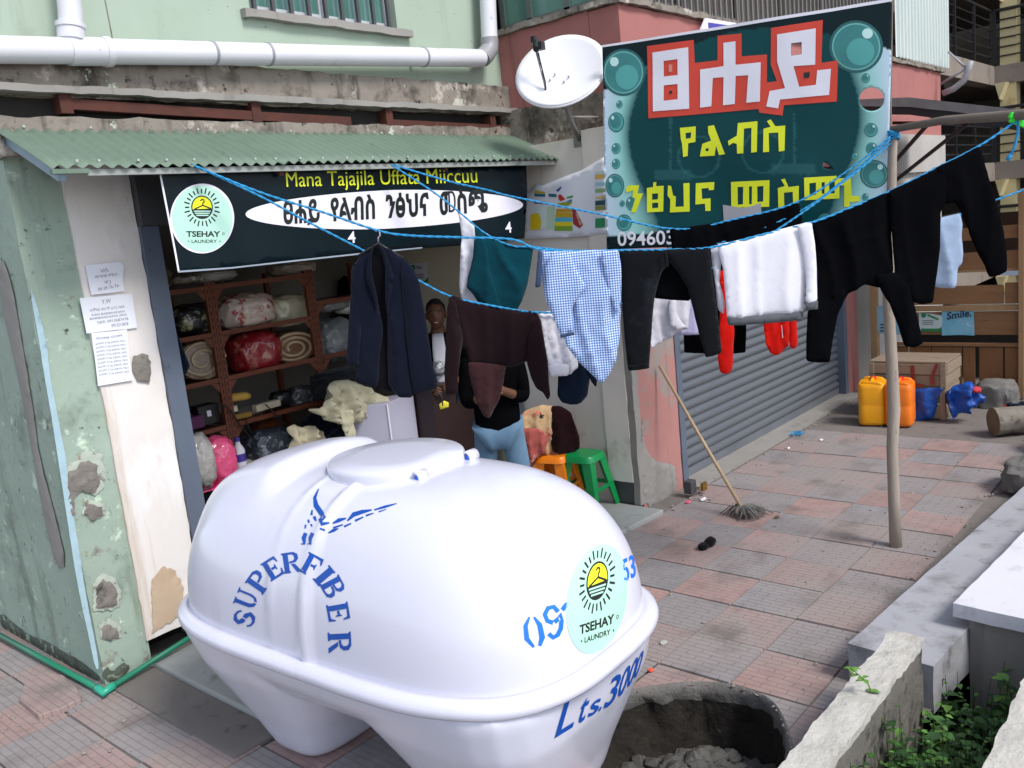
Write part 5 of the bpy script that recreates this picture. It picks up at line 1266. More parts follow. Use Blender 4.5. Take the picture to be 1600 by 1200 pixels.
# pieces hanging lower behind it
g = garment('white_blouse', 'white blouse hanging below the maroon hoodie beside the gingham shirt', 'blouse', P2, (868, 486))
gpiece('cloth', M_white, g, P2, [(841, 487), (862, 486), (878, 486), (888, 525), (902, 560), (903, 574), (893, 582), (888, 587), (858, 589), (853, 568), (848, 530)], off=-.03, bulge=.016, fold=.016, freq=20, seed=19)
gpiece('cuff', M_whitegrey, g, P2, [(855, 571), (866, 566), (890, 570), (888, 587), (858, 588)], off=.0, bulge=.012, fold=.006, seed=20, step=.015)
g = garment('navy_shorts', 'dark navy garment with rounded hem hanging before the cream wing wall', 'shorts', P2, (896, 486))
gpiece('cloth', M_navycl, g, P2, [(872, 486), (920, 485), (922, 530), (922, 590), (918, 618), (908, 630), (892, 633), (878, 629), (871, 618), (872, 570)], off=-.075, bulge=.02, fold=.008, seed=21)
gpiece('strap', M_navycl, g, P2, [(915, 560), (934, 580), (932, 606), (925, 598), (916, 580)], off=-.07, bulge=.006, fold=.003, seed=22, step=.015)
# black jeans
g = garment('black_jeans', 'black jeans folded over the line with both legs hanging', 'jeans', P1, (1040, 390))
gpiece('leg', M_jean, g, P1, [(968, 391), (1010, 391), (1043, 389), (1046, 412), (1034, 425), (1028, 445), (1022, 470), (1018, 510), (1016, 545), (1014, 576), (998, 578), (982, 580), (976, 530), (972, 480), (969, 430)], bulge=.03, fold=.006, seed=23)
gpiece('leg', M_jean, g, P1, [(1038, 390), (1075, 388), (1108, 387), (1113, 430), (1120, 480), (1126, 530), (1128, 551), (1115, 556), (1102, 558), (1094, 530), (1084, 490), (1075, 450), (1062, 428), (1048, 412), (1040, 405)], off=.004, bulge=.03, fold=.006, seed=24)
gpiece('seat', M_blackcl, g, P1, [(1020, 392), (1084, 390), (1080, 440), (1078, 470), (1050, 469), (1022, 466), (1020, 430)], off=-.05, bulge=.012, fold=.006, seed=25)
gpiece('fly', M_jean, g, P1, [(1036, 391), (1042, 391), (1045, 415), (1040, 420), (1037, 405)], off=.038, bulge=.004, fold=0, seed=2, step=.012)
for s in ((983, 576, 1014, 573), (1103, 555, 1127, 549)):
    gpiece('hem', M_jean, g, P1, [(s[0], s[1]-5), (s[2], s[3]-5), (s[2]+.5, s[3]+2), (s[0]-.5, s[1]+3)], off=.012, bulge=.022, fold=.001, seed=3, step=.02, rnd=0)
# whites behind the jeans
g = garment('white_tshirt', 'white short sleeved top seen between the legs of the black jeans', 'top', P2, (1045, 452))
gpiece('cloth', M_whitegrey, g, P2, [(1010, 462), (1050, 448), (1078, 438), (1080, 480), (1074, 512), (1052, 522), (1047, 530), (1034, 535), (1026, 541), (1016, 545), (1014, 500)], off=-.02, bulge=.018, fold=.014, freq=16, seed=26)
gpiece('sleeve', M_whitegrey, g, P2, [(1046, 465), (1056, 468), (1057, 490), (1066, 505), (1074, 511), (1058, 518), (1046, 508), (1044, 485)], off=.01, bulge=.016, fold=.006, seed=27, step=.016)
g = garment('lavender_cloth', 'pale lavender cloth hanging behind the right leg of the black jeans', 'cloth', P2, (1070, 440))
gpiece('cloth', M_lav, g, P2, [(1048, 450), (1092, 430), (1096, 480), (1098, 522), (1072, 524), (1056, 520), (1052, 480)], off=-.06, bulge=.01, fold=.008, seed=28)
# white sweatshirt
g = garment('sweatshirt', 'white sweatshirt with grey ribbed hem hung over the line', 'sweatshirt', P1, (1195, 366))
gpiece('body', M_white, g, P1, [(1120, 382), (1150, 376), (1185, 368), (1220, 358), (1266, 346), (1269, 380), (1266, 400), (1258, 440), (1256, 470), (1255, 488), (1225, 490), (1190, 494), (1160, 497), (1136, 497), (1133, 460), (1130, 420)], bulge=.022, fold=.007, seed=29, crease=.12)
gpiece('hem', M_greycuff, g, P1, [(1135, 494), (1165, 495), (1200, 492), (1255, 486), (1256, 500), (1200, 505), (1160, 508), (1138, 509)], off=.004, bulge=.026, fold=.003, seed=30, step=.018)
gpiece('sleeve', M_white, g, P1, [(1246, 352), (1268, 347), (1273, 380), (1276, 420), (1277, 470), (1268, 475), (1259, 472), (1260, 430), (1256, 395)], off=.03, bulge=.018, fold=.005, seed=31, crease=.15)
gpiece('cuff', M_greycuff, g, P1, [(1258, 471), (1278, 470), (1278, 483), (1259, 485)], off=.03, bulge=.02, fold=.002, seed=32, step=.014, rnd=0)
gpiece('sleeve', M_whitegrey, g, P1, [(1110, 385), (1122, 382), (1127, 400), (1124, 440), (1132, 470), (1131, 492), (1122, 484), (1118, 450), (1113, 415)], off=-.03, bulge=.018, fold=.006, seed=33, crease=.15)  # greyer white than the other sleeve: its shading is put into the colour
# red garments
g = garment('red_hoodie', 'bright red hoodie hanging behind the white sweatshirt with hood and sleeves below it', 'hoodie', P2, (1195, 380))
gpiece('body', M_red, g, P2, [(1122, 425), (1180, 405), (1240, 385), (1244, 440), (1240, 482), (1190, 490), (1128, 486), (1124, 450)], off=-.02, bulge=.016, fold=.006, seed=34)
gpiece('sleeve', M_red, g, P2, [(1126, 440), (1140, 440), (1146, 490), (1147, 530), (1146, 566), (1144, 580), (1134, 585), (1125, 582), (1122, 560), (1124, 520)], off=.0, bulge=.02, fold=.007, seed=35)
gpiece('hood', M_red, g, P2, [(1196, 470), (1232, 466), (1236, 500), (1233, 535), (1224, 550), (1212, 556), (1202, 550), (1194, 538), (1193, 510)], off=.0, bulge=.026, fold=.01, freq=16, seed=36)
gpiece('sleeve', M_red, g, P2, [(1232, 460), (1243, 458), (1244, 500), (1247, 540), (1240, 546), (1233, 542), (1233, 505)], off=.0, bulge=.016, fold=.005, seed=37)
mb = MB(); mb.tube([P2.hit(1221, 508, .035), P2.hit(1223, 528, .035)], .002, 5); mb.build('drawcord', M_white, g)
# black trousers on the upper line
g = garment('black_trousers', 'black trousers on the upper line behind the white sweatshirt before the large banner', 'trousers', P3, (1150, 345))
gpiece('waist', M_blackcl, g, P3, [(1046, 358), (1100, 351), (1160, 341), (1210, 328), (1248, 316), (1253, 340), (1252, 400), (1200, 420), (1120, 430), (1064, 430), (1050, 390)], off=.0, bulge=.02, fold=.01, seed=38)
gpiece('leg', M_blackcl, g, P3, [(1064, 420), (1120, 420), (1166, 410), (1166, 480), (1165, 551), (1115, 553), (1069, 551), (1067, 490)], off=.0, bulge=.018, fold=.006, seed=39)
gpiece('leg', M_blackcl, g, P3, [(1186, 410), (1250, 395), (1246, 470), (1212, 530), (1196, 515), (1188, 470)], off=-.01, bulge=.018, fold=.006, seed=40)
# first black trousers on the front line
g = garment('black_trousers', 'black trousers with one short leg beside the white sweatshirt on the front line', 'trousers', P1, (1330, 322))
gpiece('waist', M_blackcl, g, P1, [(1269, 348), (1300, 337), (1345, 317), (1388, 299), (1394, 340), (1396, 400), (1393, 440), (1375, 450), (1350, 444), (1320, 462), (1290, 470), (1272, 470), (1274, 420), (1272, 380)], off=-.004, bulge=.03, fold=.012, seed=41)
gpiece('leg', M_blackcl, g, P1, [(1272, 450), (1330, 452), (1318, 470), (1310, 490), (1303, 525), (1297, 566), (1278, 567), (1260, 564), (1260, 530), (1262, 490)], off=-.006, bulge=.024, fold=.006, seed=42)
gpiece('leg', M_blackcl, g, P1, [(1368, 430), (1398, 425), (1422, 445), (1432, 490), (1443, 536), (1430, 543), (1412, 541), (1404, 510), (1390, 475), (1376, 452)], off=.02, bulge=.028, fold=.006, seed=43)
# second pair to the right
g = garment('black_trousers', 'long black trousers draped over the line at far right near the green peg', 'trousers', P1, (1462, 264))
gpiece('leg', M_blackcl, g, P1, [(1388, 299), (1430, 280), (1478, 255), (1486, 290), (1478, 318), (1470, 330), (1469, 370), (1466, 420), (1458, 473), (1440, 476), (1420, 470), (1400, 455), (1396, 400), (1392, 340)], off=.012, bulge=.03, fold=.008, seed=44)
gpiece('leg', M_blackcl, g, P1, [(1462, 262), (1500, 244), (1530, 228), (1540, 262), (1556, 312), (1568, 360), (1573, 395), (1573, 424), (1560, 431), (1547, 434), (1532, 402), (1512, 362), (1500, 330), (1492, 317), (1478, 318), (1468, 300)], off=.016, bulge=.032, fold=.008, seed=45)
# pale blue jeans at the far right
g = garment('pale_jeans', 'pale blue jeans hanging at far right behind the long black trousers', 'jeans', P5, (1485, 337))
gpiece('cloth', M_ltblue, g, P5, [(1450, 344), (1478, 338), (1500, 333), (1503, 350), (1501, 370), (1504, 395), (1502, 412), (1496, 418), (1494, 440), (1492, 450), (1470, 450), (1452, 446), (1450, 400)], off=0, bulge=.03, fold=.012, seed=46)
mb = MB()

# ------------------------------------------------------------------ inside the shop
SHY = 5.55
def sx(x, y): return py(x, y, SHY)
shelf = thing('shelf_unit', 'brown slotted steel shelf unit full of wrapped laundry against the shop back wall', 'shelf', (3.7, 5.8, .03))
Lz = [sx(325, 446).z, sx(340, 518).z, sx(352, 588).z, sx(358, 662).z-.0, .42]
px1 = sx(327, 446).x; px2 = sx(482, 428).x; px0 = px1-.86; px3 = px2+.84
M_shelf = mat('brown_slotted_steel', rgb('#7d4128'), .6, rgb('#683420'), 6, .7, spots=((rgb('#3f2016'), 10, .62, .72), (rgb('#a5664a'), 16, .7, .76)))
mb = MB()
def post(x, y):
    m = MB(); m.box((x, y, .03), (x+.036, y+.004, Lz[0]+.02)); m.box((x, y+.004, .03), (x+.004, y+.036, Lz[0]+.02)); p = m.build('post', M_shelf, shelf)
    m = MB(); z = .1
    while z < Lz[0]: m.box((x+.014, y-.0008, z), (x+.022, y+.0, z+.03)); z += .05
    stuff(m.build('slots', M_dark, shelf)); return p
for x in (px0, px1-.038, px1+.002, px2-.038, px2+.002, px3): post(x, SHY)
for x in (px0, px1-.02, px2-.02, px3):
    m = MB(); m.box((x, SHY+.55, .03), (x+.036, SHY+.586, Lz[0]+.02)); m.build('post', M_shelf, shelf)
for bay, (a, b) in enumerate(((px0+.04, px1-.04), (px1+.04, px2-.04), (px2+.04, px3))):
    for k, z in enumerate(Lz):
        if bay == 2 and k in (0,): z = Lz[1]+.10
        if bay == 2 and k == 1: continue
        m = MB(); m.box((a, SHY+.006, z-.035), (b, SHY+.57, z-.025)); m.box((a, SHY+.002, z-.034), (b, SHY+.012, z-.002)); 
        for xx, s in ((a, 1), (b, -1)): m.prism([(xx, SHY+.004, z-.04), (xx+s*.06, SHY+.004, z-.04), (xx, SHY+.004, z-.11)], (0, .004, 0))
        m.build('shelf', M_shelf, shelf)
def wrapm(name, a, b, sc_=8, c=None): return mat(name, a, .5, b, sc_, .35, spots=(((c, 12, .55, .62),) if c else ()), coat=1.0, coatr=.08, bump=.6, bscale=30, b2=.9, b2scale=14)
GB = 'plastic wrapped laundry on the shelves'
def bundle(label, x, y, w_, h_, m, Y=SHY+.2, seed=0, e=2.8, name='laundry_bundle', cat='laundry bundle', dz=.0, rot=None, sub=4, amp=.10):
    c = py(x, y, Y); s = (c-CAM).length/F
    dd = min(.22, w_*s*.45)
    m_ = MB(); m_.blob(c, (w_*s*.5/.86, dd, h_*s*.5), sub, amp*.5, 3.2, e, seed, rot, None, .14)
    return tag(m_.build(name, m, smooth=True), label, cat, GB)
bundle('red and white blanket bundle in clear wrap on the upper shelf', 381, 486, 78, 50, wrapm('red_white_wrap', rgb('#ecdccd'), rgb('#e0c9ba'), 9, rgb('#b22a2a')), seed=1)
bundle('cream blanket bundle in clear wrap beside the red and white bundle', 445, 486, 62, 46, wrapm('cream_wrap', rgb('#ece5c4'), rgb('#d2caa6'), 5), seed=2, Y=SHY+.28)
bundle('black plastic bag with cream cloth at the left end of the upper shelf', 300, 499, 62, 44, wrapm('black_bag', rgb('#22262a'), rgb('#15181b'), 5, rgb('#b8b48a')), seed=3)
bundle('dark red floral bundle in clear wrap on the second shelf', 398, 550, 66, 62, wrapm('deep_red_wrap', rgb('#a81626'), rgb('#8a1220'), 6, rgb('#c26a58')), seed=4)
bundle('large grey bundle in clear plastic right of the shelf post', 520, 531, 62, 66, wrapm('grey_wrap', rgb('#8b9092'), rgb('#666b6c'), 6, rgb('#9aa0a0')), seed=5)
bundle('flat clear plastic pack on the upper shelf beside the blazer', 512, 477, 58, 19, wrapm('clear_grey_wrap', rgb('#5f6060'), rgb('#8b8c88'), 7), seed=6)
bundle('small silver plastic pack on top of the shelf', 285, 437, 48, 14, wrapm('silver_pack', rgb('#8a8270'), rgb('#5f574a'), 9, rgb('#d8d4c8')), seed=7, Y=SHY+.12)
bundle('upright brown plastic pack at the left end of the shelf top', 258, 434, 18, 26, wrapm('brown_pack', rgb('#6b5334'), rgb('#8f7a56'), 9, rgb('#d8d4c8')), seed=8, Y=SHY+.12)
bundle('crumpled clear plastic bag on the third shelf', 470, 619, 46, 30, wrapm('smoky_wrap', rgb('#5b5d60'), rgb('#3e4042'), 9, rgb('#a8a9aa')), seed=9)
bundle('black plastic bag on the third shelf beside the clear bag', 440, 623, 30, 24, wrapm('black_wrap', rgb('#101214'), rgb('#1c1f22'), 9), seed=10)
bundle('grey clear bag of washing at the bottom of the shelves', 418, 693, 60, 46, wrapm('blue_grey_wrap', rgb('#4b5563'), rgb('#343c48'), 7, rgb('#9ba6b3')), seed=11, Y=SHY+.1)
bundle('orange cloth bundle under the third shelf', 414, 668, 40, 26, cloth('rust_orange_cloth', rgb('#5d2f17'), rgb('#4b2410')), seed=12)
bundle('folded white linen pack in clear wrap on the upper shelf of the right bay', 545, 478, 40, 22, wrapm('white_wrap', rgb('#d8d6d0'), rgb('#b9b7b2'), 7), seed=21)
bundle('grey checked blanket pack low on the second shelf of the left bay', 268, 560, 26, 40, wrapm('checked_wrap', rgb('#77716a'), rgb('#a79f94'), 14), seed=22)
bundle('dark green bag on the second shelf behind the red bundle', 436, 556, 30, 34, wrapm('green_wrap', rgb('#2c4030'), rgb('#1f2e23'), 8), seed=23, Y=SHY+.42)
bundle('clear bag with white cloth on the shelf top behind the banner edge', 330, 432, 60, 18, wrapm('white_wrap', rgb('#d8d6d0'), rgb('#b9b7b2'), 7), seed=24, Y=SHY+.25)
bundle('clear bag with striped cloth on the shelf top near the right post', 455, 420, 60, 20, wrapm('striped_wrap', rgb('#a58f7a'), rgb('#d6c9b8'), 18), seed=25, Y=SHY+.25)
def fstack(label, x, y, w_, n_, cols, Y=SHY+.12):
    c = py(x, y, Y); s = (c-CAM).length/F; t = thing('folded_clothes', label, 'folded clothes', c, 'folded clothes on the shelves')
    for k in range(n_):
        m_ = MB(); m_.blob(c+Vector((random.uniform(-.008, .008), .09, .018+.034*k)), (w_*s*.5, .12, .019), 3, .06, 3, 4.5, k+x)
        cc = cols[k % len(cols)]; m_.build('garment', cloth('folded_'+cc, rgb('#'+cc)), t, smooth=True)
random.seed(31)
fstack('low stack of folded clothes at the left end of the third shelf', 283, 662, 40, 3, ('3c4152', '8d8577', '20242c'))
fstack('stack of folded clothes on the third shelf right of the post', 398, 654, 34, 2, ('5b4a3c', '9a948a'))
fstack('stack of folded shirts on the bottom shelf beside the bottle', 400, 742, 44, 4, ('a9a7a2', '4d5666', '7b3d3a', 'c9c3b4'))
fstack('stack of dark folded clothes on the bottom shelf at the right', 455, 738, 50, 4, ('2a2d35', '6f6a62', '232c40', '8c8478'))
# rolled blankets: spiral ends
def roll(label, x, y, w_, h_, m, m2, Y, seed, turns=2.6):
    c = py(x, y, Y); s = (c-CAM).length/F; t = thing('rolled_blanket', label, 'rolled blanket', c-Vector((0, 0, h_*s/2)), GB)
    a, b = w_*s/2/.9, h_*s/2; ax = Vector((-.35, -1, 0)).normalized(); sd = Vector((1, -.35, 0)).normalized()
    m_ = MB(); n_ = 28
    vs = []
    for k, (o_, q) in enumerate(((.02, .93), (.0, 1), (-.25, 1), (-.27, .95))):
        for j in range(n_):
            th = 2*math.pi*j/n_; w2 = 1+.05*noise.noise(Vector((math.cos(th)*2, math.sin(th)*2, seed+k)))
            vs.append(c+ax*(o_)+sd*a*q*w2*math.cos(th)+Vector((0, 0, b*q*w2*math.sin(th))))
    fs = [(k*n_+j, k*n_+(j+1) % n_, (k+1)*n_+(j+1) % n_, (k+1)*n_+j) for k in range(3) for j in range(n_)]+[tuple(range(n_)), tuple(reversed(range(3*n_, 4*n_)))]
    m_.add(vs, fs); m_.build('blanket', m, t, smooth='auto')
    m_ = MB(); pts = []
    for i in range(80):
        q = i/79; th = q*turns*2*math.pi; rr = .97-.72*q
        pts.append(c+ax*.024+sd*a*rr*math.cos(th)+Vector((0, 0, b*rr*math.sin(th))))
    m_.tube(pts, .011, 6); m_.build('rolled_edge', m2, t, smooth=True); return t
roll('brown rolled blanket with a pale spiral edge on the second shelf', 458, 543, 66, 48, wrapm('brown_blanket', rgb('#8a5530'), rgb('#6b4024'), 8, rgb('#9a6a3e')), cloth('pale_edge', rgb('#d0bc98')), SHY+.16, 1)
roll('tan blanket coiled in clear wrap on the left end of the second shelf', 315, 563, 62, 60, wrapm('tan_wrap', rgb('#87684a'), rgb('#a58863'), 8, rgb('#c9b48f')), wrapm('tan_edge', rgb('#e0c8a2'), rgb('#c8ac86')), SHY+.14, 2, 1.9)
def sbox(name, label, cat, x, y, w_, h_, Y, m, dd=.12, rz=0, bev=.006, grp=None):
    c = py(x, y, Y); s = (c-CAM).length/F*1.12; m_ = MB(); m_.box((c.x-w_*s/2, c.y, c.z-h_*s/2), (c.x+w_*s/2, c.y+dd, c.z+h_*s/2), rz)
    return tag(bevel(m_.build(name, m), bev), label, cat, grp)
sbox('purple_box', 'small purple box on the third shelf', 'box', 309, 660, 20, 17, SHY+.02, mat('purple_card', rgb('#5a1c52'), .6))
sbox('power_adapter', 'black power adapter with a white label on the third shelf', 'adapter', 327, 648, 30, 26, SHY+.06, M_black)
sbox('label_card', 'white label stuck on the black power adapter', 'label', 327, 646, 6, 8, SHY+.055, M_paper, .003)
m_ = MB(); c = py(374, 621, SHY+.06); m_.tube([c+Vector((-.09, 0, -.0)), c+Vector((-.05, 0, .01)), c+Vector((.05, 0, .0)), c+Vector((.085, 0, -.008))], [.018, .03, .03, .018], 12)
tag(m_.build('yellow_roller', mat('pale_yellow_sponge', rgb('#c9a24a'), .8), smooth=True), 'yellow roll lying on the third shelf by the post', 'roll')
m_ = MB(); c = py(376, 650, SHY+.03); m_.tube([c+Vector((-.07, 0, 0)), c+Vector((.08, 0, -.003))], .022, 10); tag(m_.build('yellow_roller', mat('ochre_sponge', rgb('#9c7a35'), .8), smooth='auto'), 'ochre roll under the cables on the third shelf', 'roll')
sbox('plug_block', 'cream plug block on the third shelf edge', 'plug', 363, 640, 17, 8, SHY+.015, mat('cream_plastic', rgb('#cfc8ae'), .5), .03)
sbox('plug_block', 'pale folded cloth at the end of the third shelf', 'cloth', 420, 634, 40, 9, SHY+.015, M_creamcl, .06, .05)
m_ = MB(); m_.tube([py(x, y, SHY-.03) for x, y in ((338, 630), (350, 632), (363, 645), (378, 668), (398, 690), (402, 700))], .006, 6); m_.tube([py(x, y, SHY-.03) for x, y in ((415, 632), (428, 645), (445, 662), (455, 680), (461, 702), (462, 715))], .0055, 6)
m_.tube([py(x, y, SHY-.02) for x, y in ((384, 655), (390, 672), (400, 690))], .004, 6); stuff(tag(m_.build('cables', M_black, smooth=True), 'loose black cables trailing over the lower shelves', 'cable'))
# cloth heaps
def heap(name, label, m, x, y, w_, h_, Y, seed, cat='cloth pile', e=2.2, dd=.2, amp=.34, flat=None, sub=5, sc_=2.2):
    c = py(x, y, Y); s = (c-CAM).length/F; m_ = MB(); m_.blob(c, (w_*s*.5/.85, dd, h_*s*.5), sub, amp*.8, sc_*.75, e, seed, None, flat, .16)
    return tag(m_.build(name, m, smooth=True), label, cat)
def drape(label, m, pts, Y, seed, fold=.045, bulge=.10, freq=13, tilt=.0):
    pl_ = Plane((2, Y), (5, Y)); mb_ = gar_mesh(pl_, pts, bulge=bulge, fold=fold, freq=freq, seed=seed, step=.02, crease=1.0, rnd=1); return tag(mb_.build('cloth_pile', m, smooth=True), label, 'cloth pile')
drape('big heap of beige cloth spilling beside the white box', M_beigecl, [(507, 606), (522, 596), (545, 593), (568, 601), (590, 618), (606, 632), (592, 648), (560, 655), (545, 664), (520, 662), (503, 655), (489, 641), (500, 636), (508, 620)], 5.12, 3)
drape('strip of beige cloth hanging down left of the white box', M_beigecl, [(528, 640), (548, 640), (552, 668), (556, 700), (548, 706), (540, 690), (532, 662)], 5.04, 6, .02, .04, 22)
drape('crumpled cream cloth at the bottom of the shelves', M_creamcl, [(445, 668), (458, 662), (470, 668), (482, 664), (500, 674), (508, 678), (506, 700), (500, 722), (470, 728), (444, 722), (448, 700), (452, 684)], 5.3, 4)
heap('duffel_bag', 'dark grey bag behind the beige cloth', cloth('dark_grey_nylon', rgb('#2c3034'), rgb('#22262a')), 536, 600, 76, 46, 5.45, 5, 'bag', 3, amp=.14)
heap('cloth_pile', 'dark navy clothes heaped between the cream and beige cloths', M_navycl, 512, 668, 60, 50, 5.45, 8)
heap('cloth_pile', 'heap of black clothes on the floor under the pink stool', M_blackcl, 325, 792, 62, 40, 4.95, 9, dd=.16)
# cow patterned box
cq = py(322, 832, 4.86)
m_ = MB(); m_.box((cq.x-.12, cq.y-.02, .03), (cq.x+.14, cq.y+.16, cq.z+.06)); cw = tag(bevel(m_.build('spotted_box', mat('cow_print', rgb('#d6d6d6'), .6, spots=((lin(.01, .01, .012), 11, .56, .575),)), None), .012), 'white box with black cow spots on the shop floor by the frame', 'box')
# plastic stools
def stool(name, label, m, c, h, top, base, rz=0.0):
    t = thing(name, label, 'stool', c, 'plastic stools'); cx_, cy_, cz_ = c; Rm = Matrix.Rotation(rz, 3, 'Z'); C0 = Vector(c)
    m_ = MB(); vs = []; n_ = 32
    for z, k in ((h-.045, 1.06), (h-.012, 1.0), (h, .93), (h+.002, .3)):
        for j in range(n_):
            a_ = 2*math.pi*j/n_; q = (abs(math.cos(a_))**5+abs(math.sin(a_))**5)**-.2
            vs.append(C0+Rm @ Vector((top*k*q*math.cos(a_), top*k*q*math.sin(a_), z)))
    m_.add(vs, [(k*n_+j, k*n_+(j+1) % n_, (k+1)*n_+(j+1) % n_, (k+1)*n_+j) for k in range(3) for j in range(n_)]+[tuple(range(3*n_, 4*n_))]); o = m_.build('seat', m, t, smooth='auto')
    for sx_ in (-1, 1):
        for sy_ in (-1, 1):
            m_ = MB(); a0 = C0+Rm @ Vector((sx_*top*.9, sy_*top*.9, h-.03)); b0 = C0+Rm @ Vector((sx_*base, sy_*base, 0))
            for d1, d2 in ((Vector((-sx_, 0, 0)), .2), (Vector((0, -sy_, 0)), .2)):
                d1 = Rm @ d1; th = (C0-a0); th.z = 0; th.normalize(); th *= .008
                m_.prism([a0, a0+d1*.075, b0+d1*.045, b0], th)
            m_.build('leg', m, t)
    m_ = MB()
    for (a1, b1), (a2, b2) in zip(((-1, -1), (1, -1), (1, 1), (-1, 1)), ((1, -1), (1, 1), (-1, 1), (-1, -1))):
        k = .8; q = base*.55+top*.9*.45
        m_.bar(C0+Rm @ Vector((a1*q, b1*q, h*.4)), C0+Rm @ Vector((a2*q, b2*q, h*.4)), .006, .03)
    m_.build('brace', m, t); return t
M_pinkpl = mat('magenta_plastic', rgb('#c2185f'), .35); M_orpl = mat('orange_plastic', rgb('#f0820a'), .35); M_grpl = mat('green_plastic', rgb('#0f8f4c'), .35)
oq = px(866, 708, 4.98); OS = (oq.x, oq.y, max(.033, oq.z-.40)); OH = oq.z-OS[2]
gsq = pz(933, 776, .03); stool('green_stool', 'green plastic stool against the cream wing wall', M_grpl, (5.06, 3.84, .033), .42, .125, .175, .1)
stool('orange_stool', 'orange plastic stool under the folded floral blanket', M_orpl, OS, OH, .125, .165, .25)
pq = py(330, 760, 5.15); stool('magenta_stool', 'magenta plastic stool holding bags inside the shop door', M_pinkpl, (pq.x+.0, 5.2, .033), pq.z+.0-.03, .125, .16, .1)
def bagm(name, label, m, c, r, seed, cat='bag'):
    m_ = MB(); m_.blob(c, r, 4, .08, 2.4, 2.3, seed, None, None, .12); return tag(m_.build(name, m, smooth=True), label, cat)
c = py(343, 720, 5.18); bagm('plastic_bag', 'full pink plastic bag on the magenta stool', wrapm('pink_bag_plastic', rgb('#d94a7c'), rgb('#c23a6c'), 4), c, (.105, .11, .165), 3)
c = py(312, 722, 5.12); bagm('plastic_bag', 'grey white plastic bag left of the pink bag', wrapm('white_bag_plastic', rgb('#a9a6a4'), rgb('#8f8c8a'), 4), c, (.085, .10, .185), 5)
# bottle
c = py(377, 730, 5.4); bt = thing('detergent_bottle', 'white detergent bottle with a purple label by the shelf post', 'bottle', c)
m_ = MB(); m_.lathe([(.038, 0), (.042, .02), (.042, .12), (.03, .15), (.018, .165), (.018, .185)], c, 16); m_.build('bottle_body', M_whitep, bt, smooth='auto')
m_ = MB(); m_.lathe([(.02, .186), (.02, .215)], c, 12); m_.build('cap', mat('purple_plastic', rgb('#4a3a9a'), .4), bt)
m_ = MB(); m_.lathe([(.0428, .045), (.0428, .10)], c, 16); m_.build('label', mat('purple_plastic', rgb('#4a3a9a'), .4), bt, smooth='auto')
# folded blanket on the orange stool
bl = thing('folded_blanket', 'folded floral blanket in beige, pink and black on the orange stool', 'blanket', (OS[0], OS[1], OS[2]+OH))
M_flor = mat('floral_blanket', rgb('#bfa079'), .9, rgb('#b0916b'), 5, .6, spots=((rgb('#c06a5c'), 5, .53, .56), (rgb('#1d1416'), 7, .60, .62), (rgb('#9c2b2b'), 4.2, .62, .66)), bump=.4, bscale=200, sheen=.2)
def bq(x, y, d_=0): q_ = px(x, y, OS[0]-.05); return q_+ray(x, y).normalized()*d_
pb_ = Plane((OS[0]-.02, OS[1]), (OS[0]-.02+rt.x, OS[1]+rt.y))
M_flpink = cloth('pink_floral', rgb('#b0625a'), rgb('#8c3a3a'), spots=((rgb('#d9a79a'), 6, .56, .6), (rgb('#2a1416'), 9, .62, .65)))
gar_mesh(pb_, [(806, 655), (820, 642), (845, 632), (868, 634), (878, 650), (872, 690), (862, 708), (850, 712), (836, 726), (822, 736), (812, 722), (806, 700)], bulge=.11, fold=.02, freq=11, seed=71, step=.02, crease=.8).build('blanket', M_flor, bl, smooth=True)
gar_mesh(pb_, [(808, 672), (830, 668), (848, 672), (856, 690), (852, 706), (838, 716), (826, 728), (816, 722), (808, 704)], off=.075, bulge=.035, fold=.014, freq=13, seed=73, step=.018, crease=.8).build('inner_fold', M_flpink, bl, smooth=True)
gar_mesh(pb_, [(862, 634), (876, 634), (892, 644), (899, 664), (906, 684), (906, 700), (896, 710), (878, 712), (864, 704), (858, 680)], off=.03, bulge=.09, fold=.015, freq=9, seed=72, step=.02, crease=.8).build('dark_side', cloth('wine_black_fleece', rgb('#190a0d'), rgb('#220d11')), bl, smooth=True)
# white box (cabinet) and brown counter
ctop = py(604, 630, 4.95)
wb = thing('white_box', 'tall white box standing in the shop doorway behind the tank', 'box', (ctop.x+.05, ctop.y+.15, .03))
M_box = mat('white_board', rgb('#b4b3c6'), .6, rgb('#a9a8bc'), 2, .5)
v0 = Vector((ctop.x, ctop.y, 0)); dl = (py(543, 630, 4.95+.19)-v0); dl.z = 0; dr = (py(647, 626, 4.95+.09)-v0); dr.z = 0
m_ = MB(); m_.prism([v0+Vector((0, 0, .033)), v0+dr+Vector((0, 0, .033)), v0+dr+dl+Vector((0, 0, .033)), v0+dl+Vector((0, 0, .033))], (0, 0, ctop.z-.033)); bevel(m_.build('carcass', M_box, wb), .005)
m_ = MB(); m_.bar(v0+Vector((-.002, -.004, .05)), v0+Vector((-.002, -.004, ctop.z-.01)), .012, .012); m_.build('edge_strip', M_whitep, wb)
c = v0+(dl+dr)*.45; c.z = ctop.z+.012; m_ = MB(); m_.blob(c, (.06, .035, .014), 3, .2, 3, 2, 3); tag(m_.build('orange_cloth', mat('neon_orange_cloth', rgb('#ff5530'), .8), smooth=True), 'neon orange cloth scrap on top of the white box', 'cloth')
k0 = py(655, 606, 5.0); k1 = py(738, 596, 4.75)
cn = thing('counter', 'dark brown shop counter behind the maroon hoodie', 'counter', (k0.x+.2, 4.9, .03))
M_cnt = mat('dark_brown_laminate', rgb('#2d1c1c'), .5, rgb('#261717'), 4, .6)
m_ = MB(); m_.box((k0.x-.02, 4.84, .033), (k0.x+.62, 5.24, k0.z-.02)); m_.build('cabinet', M_cnt, cn)
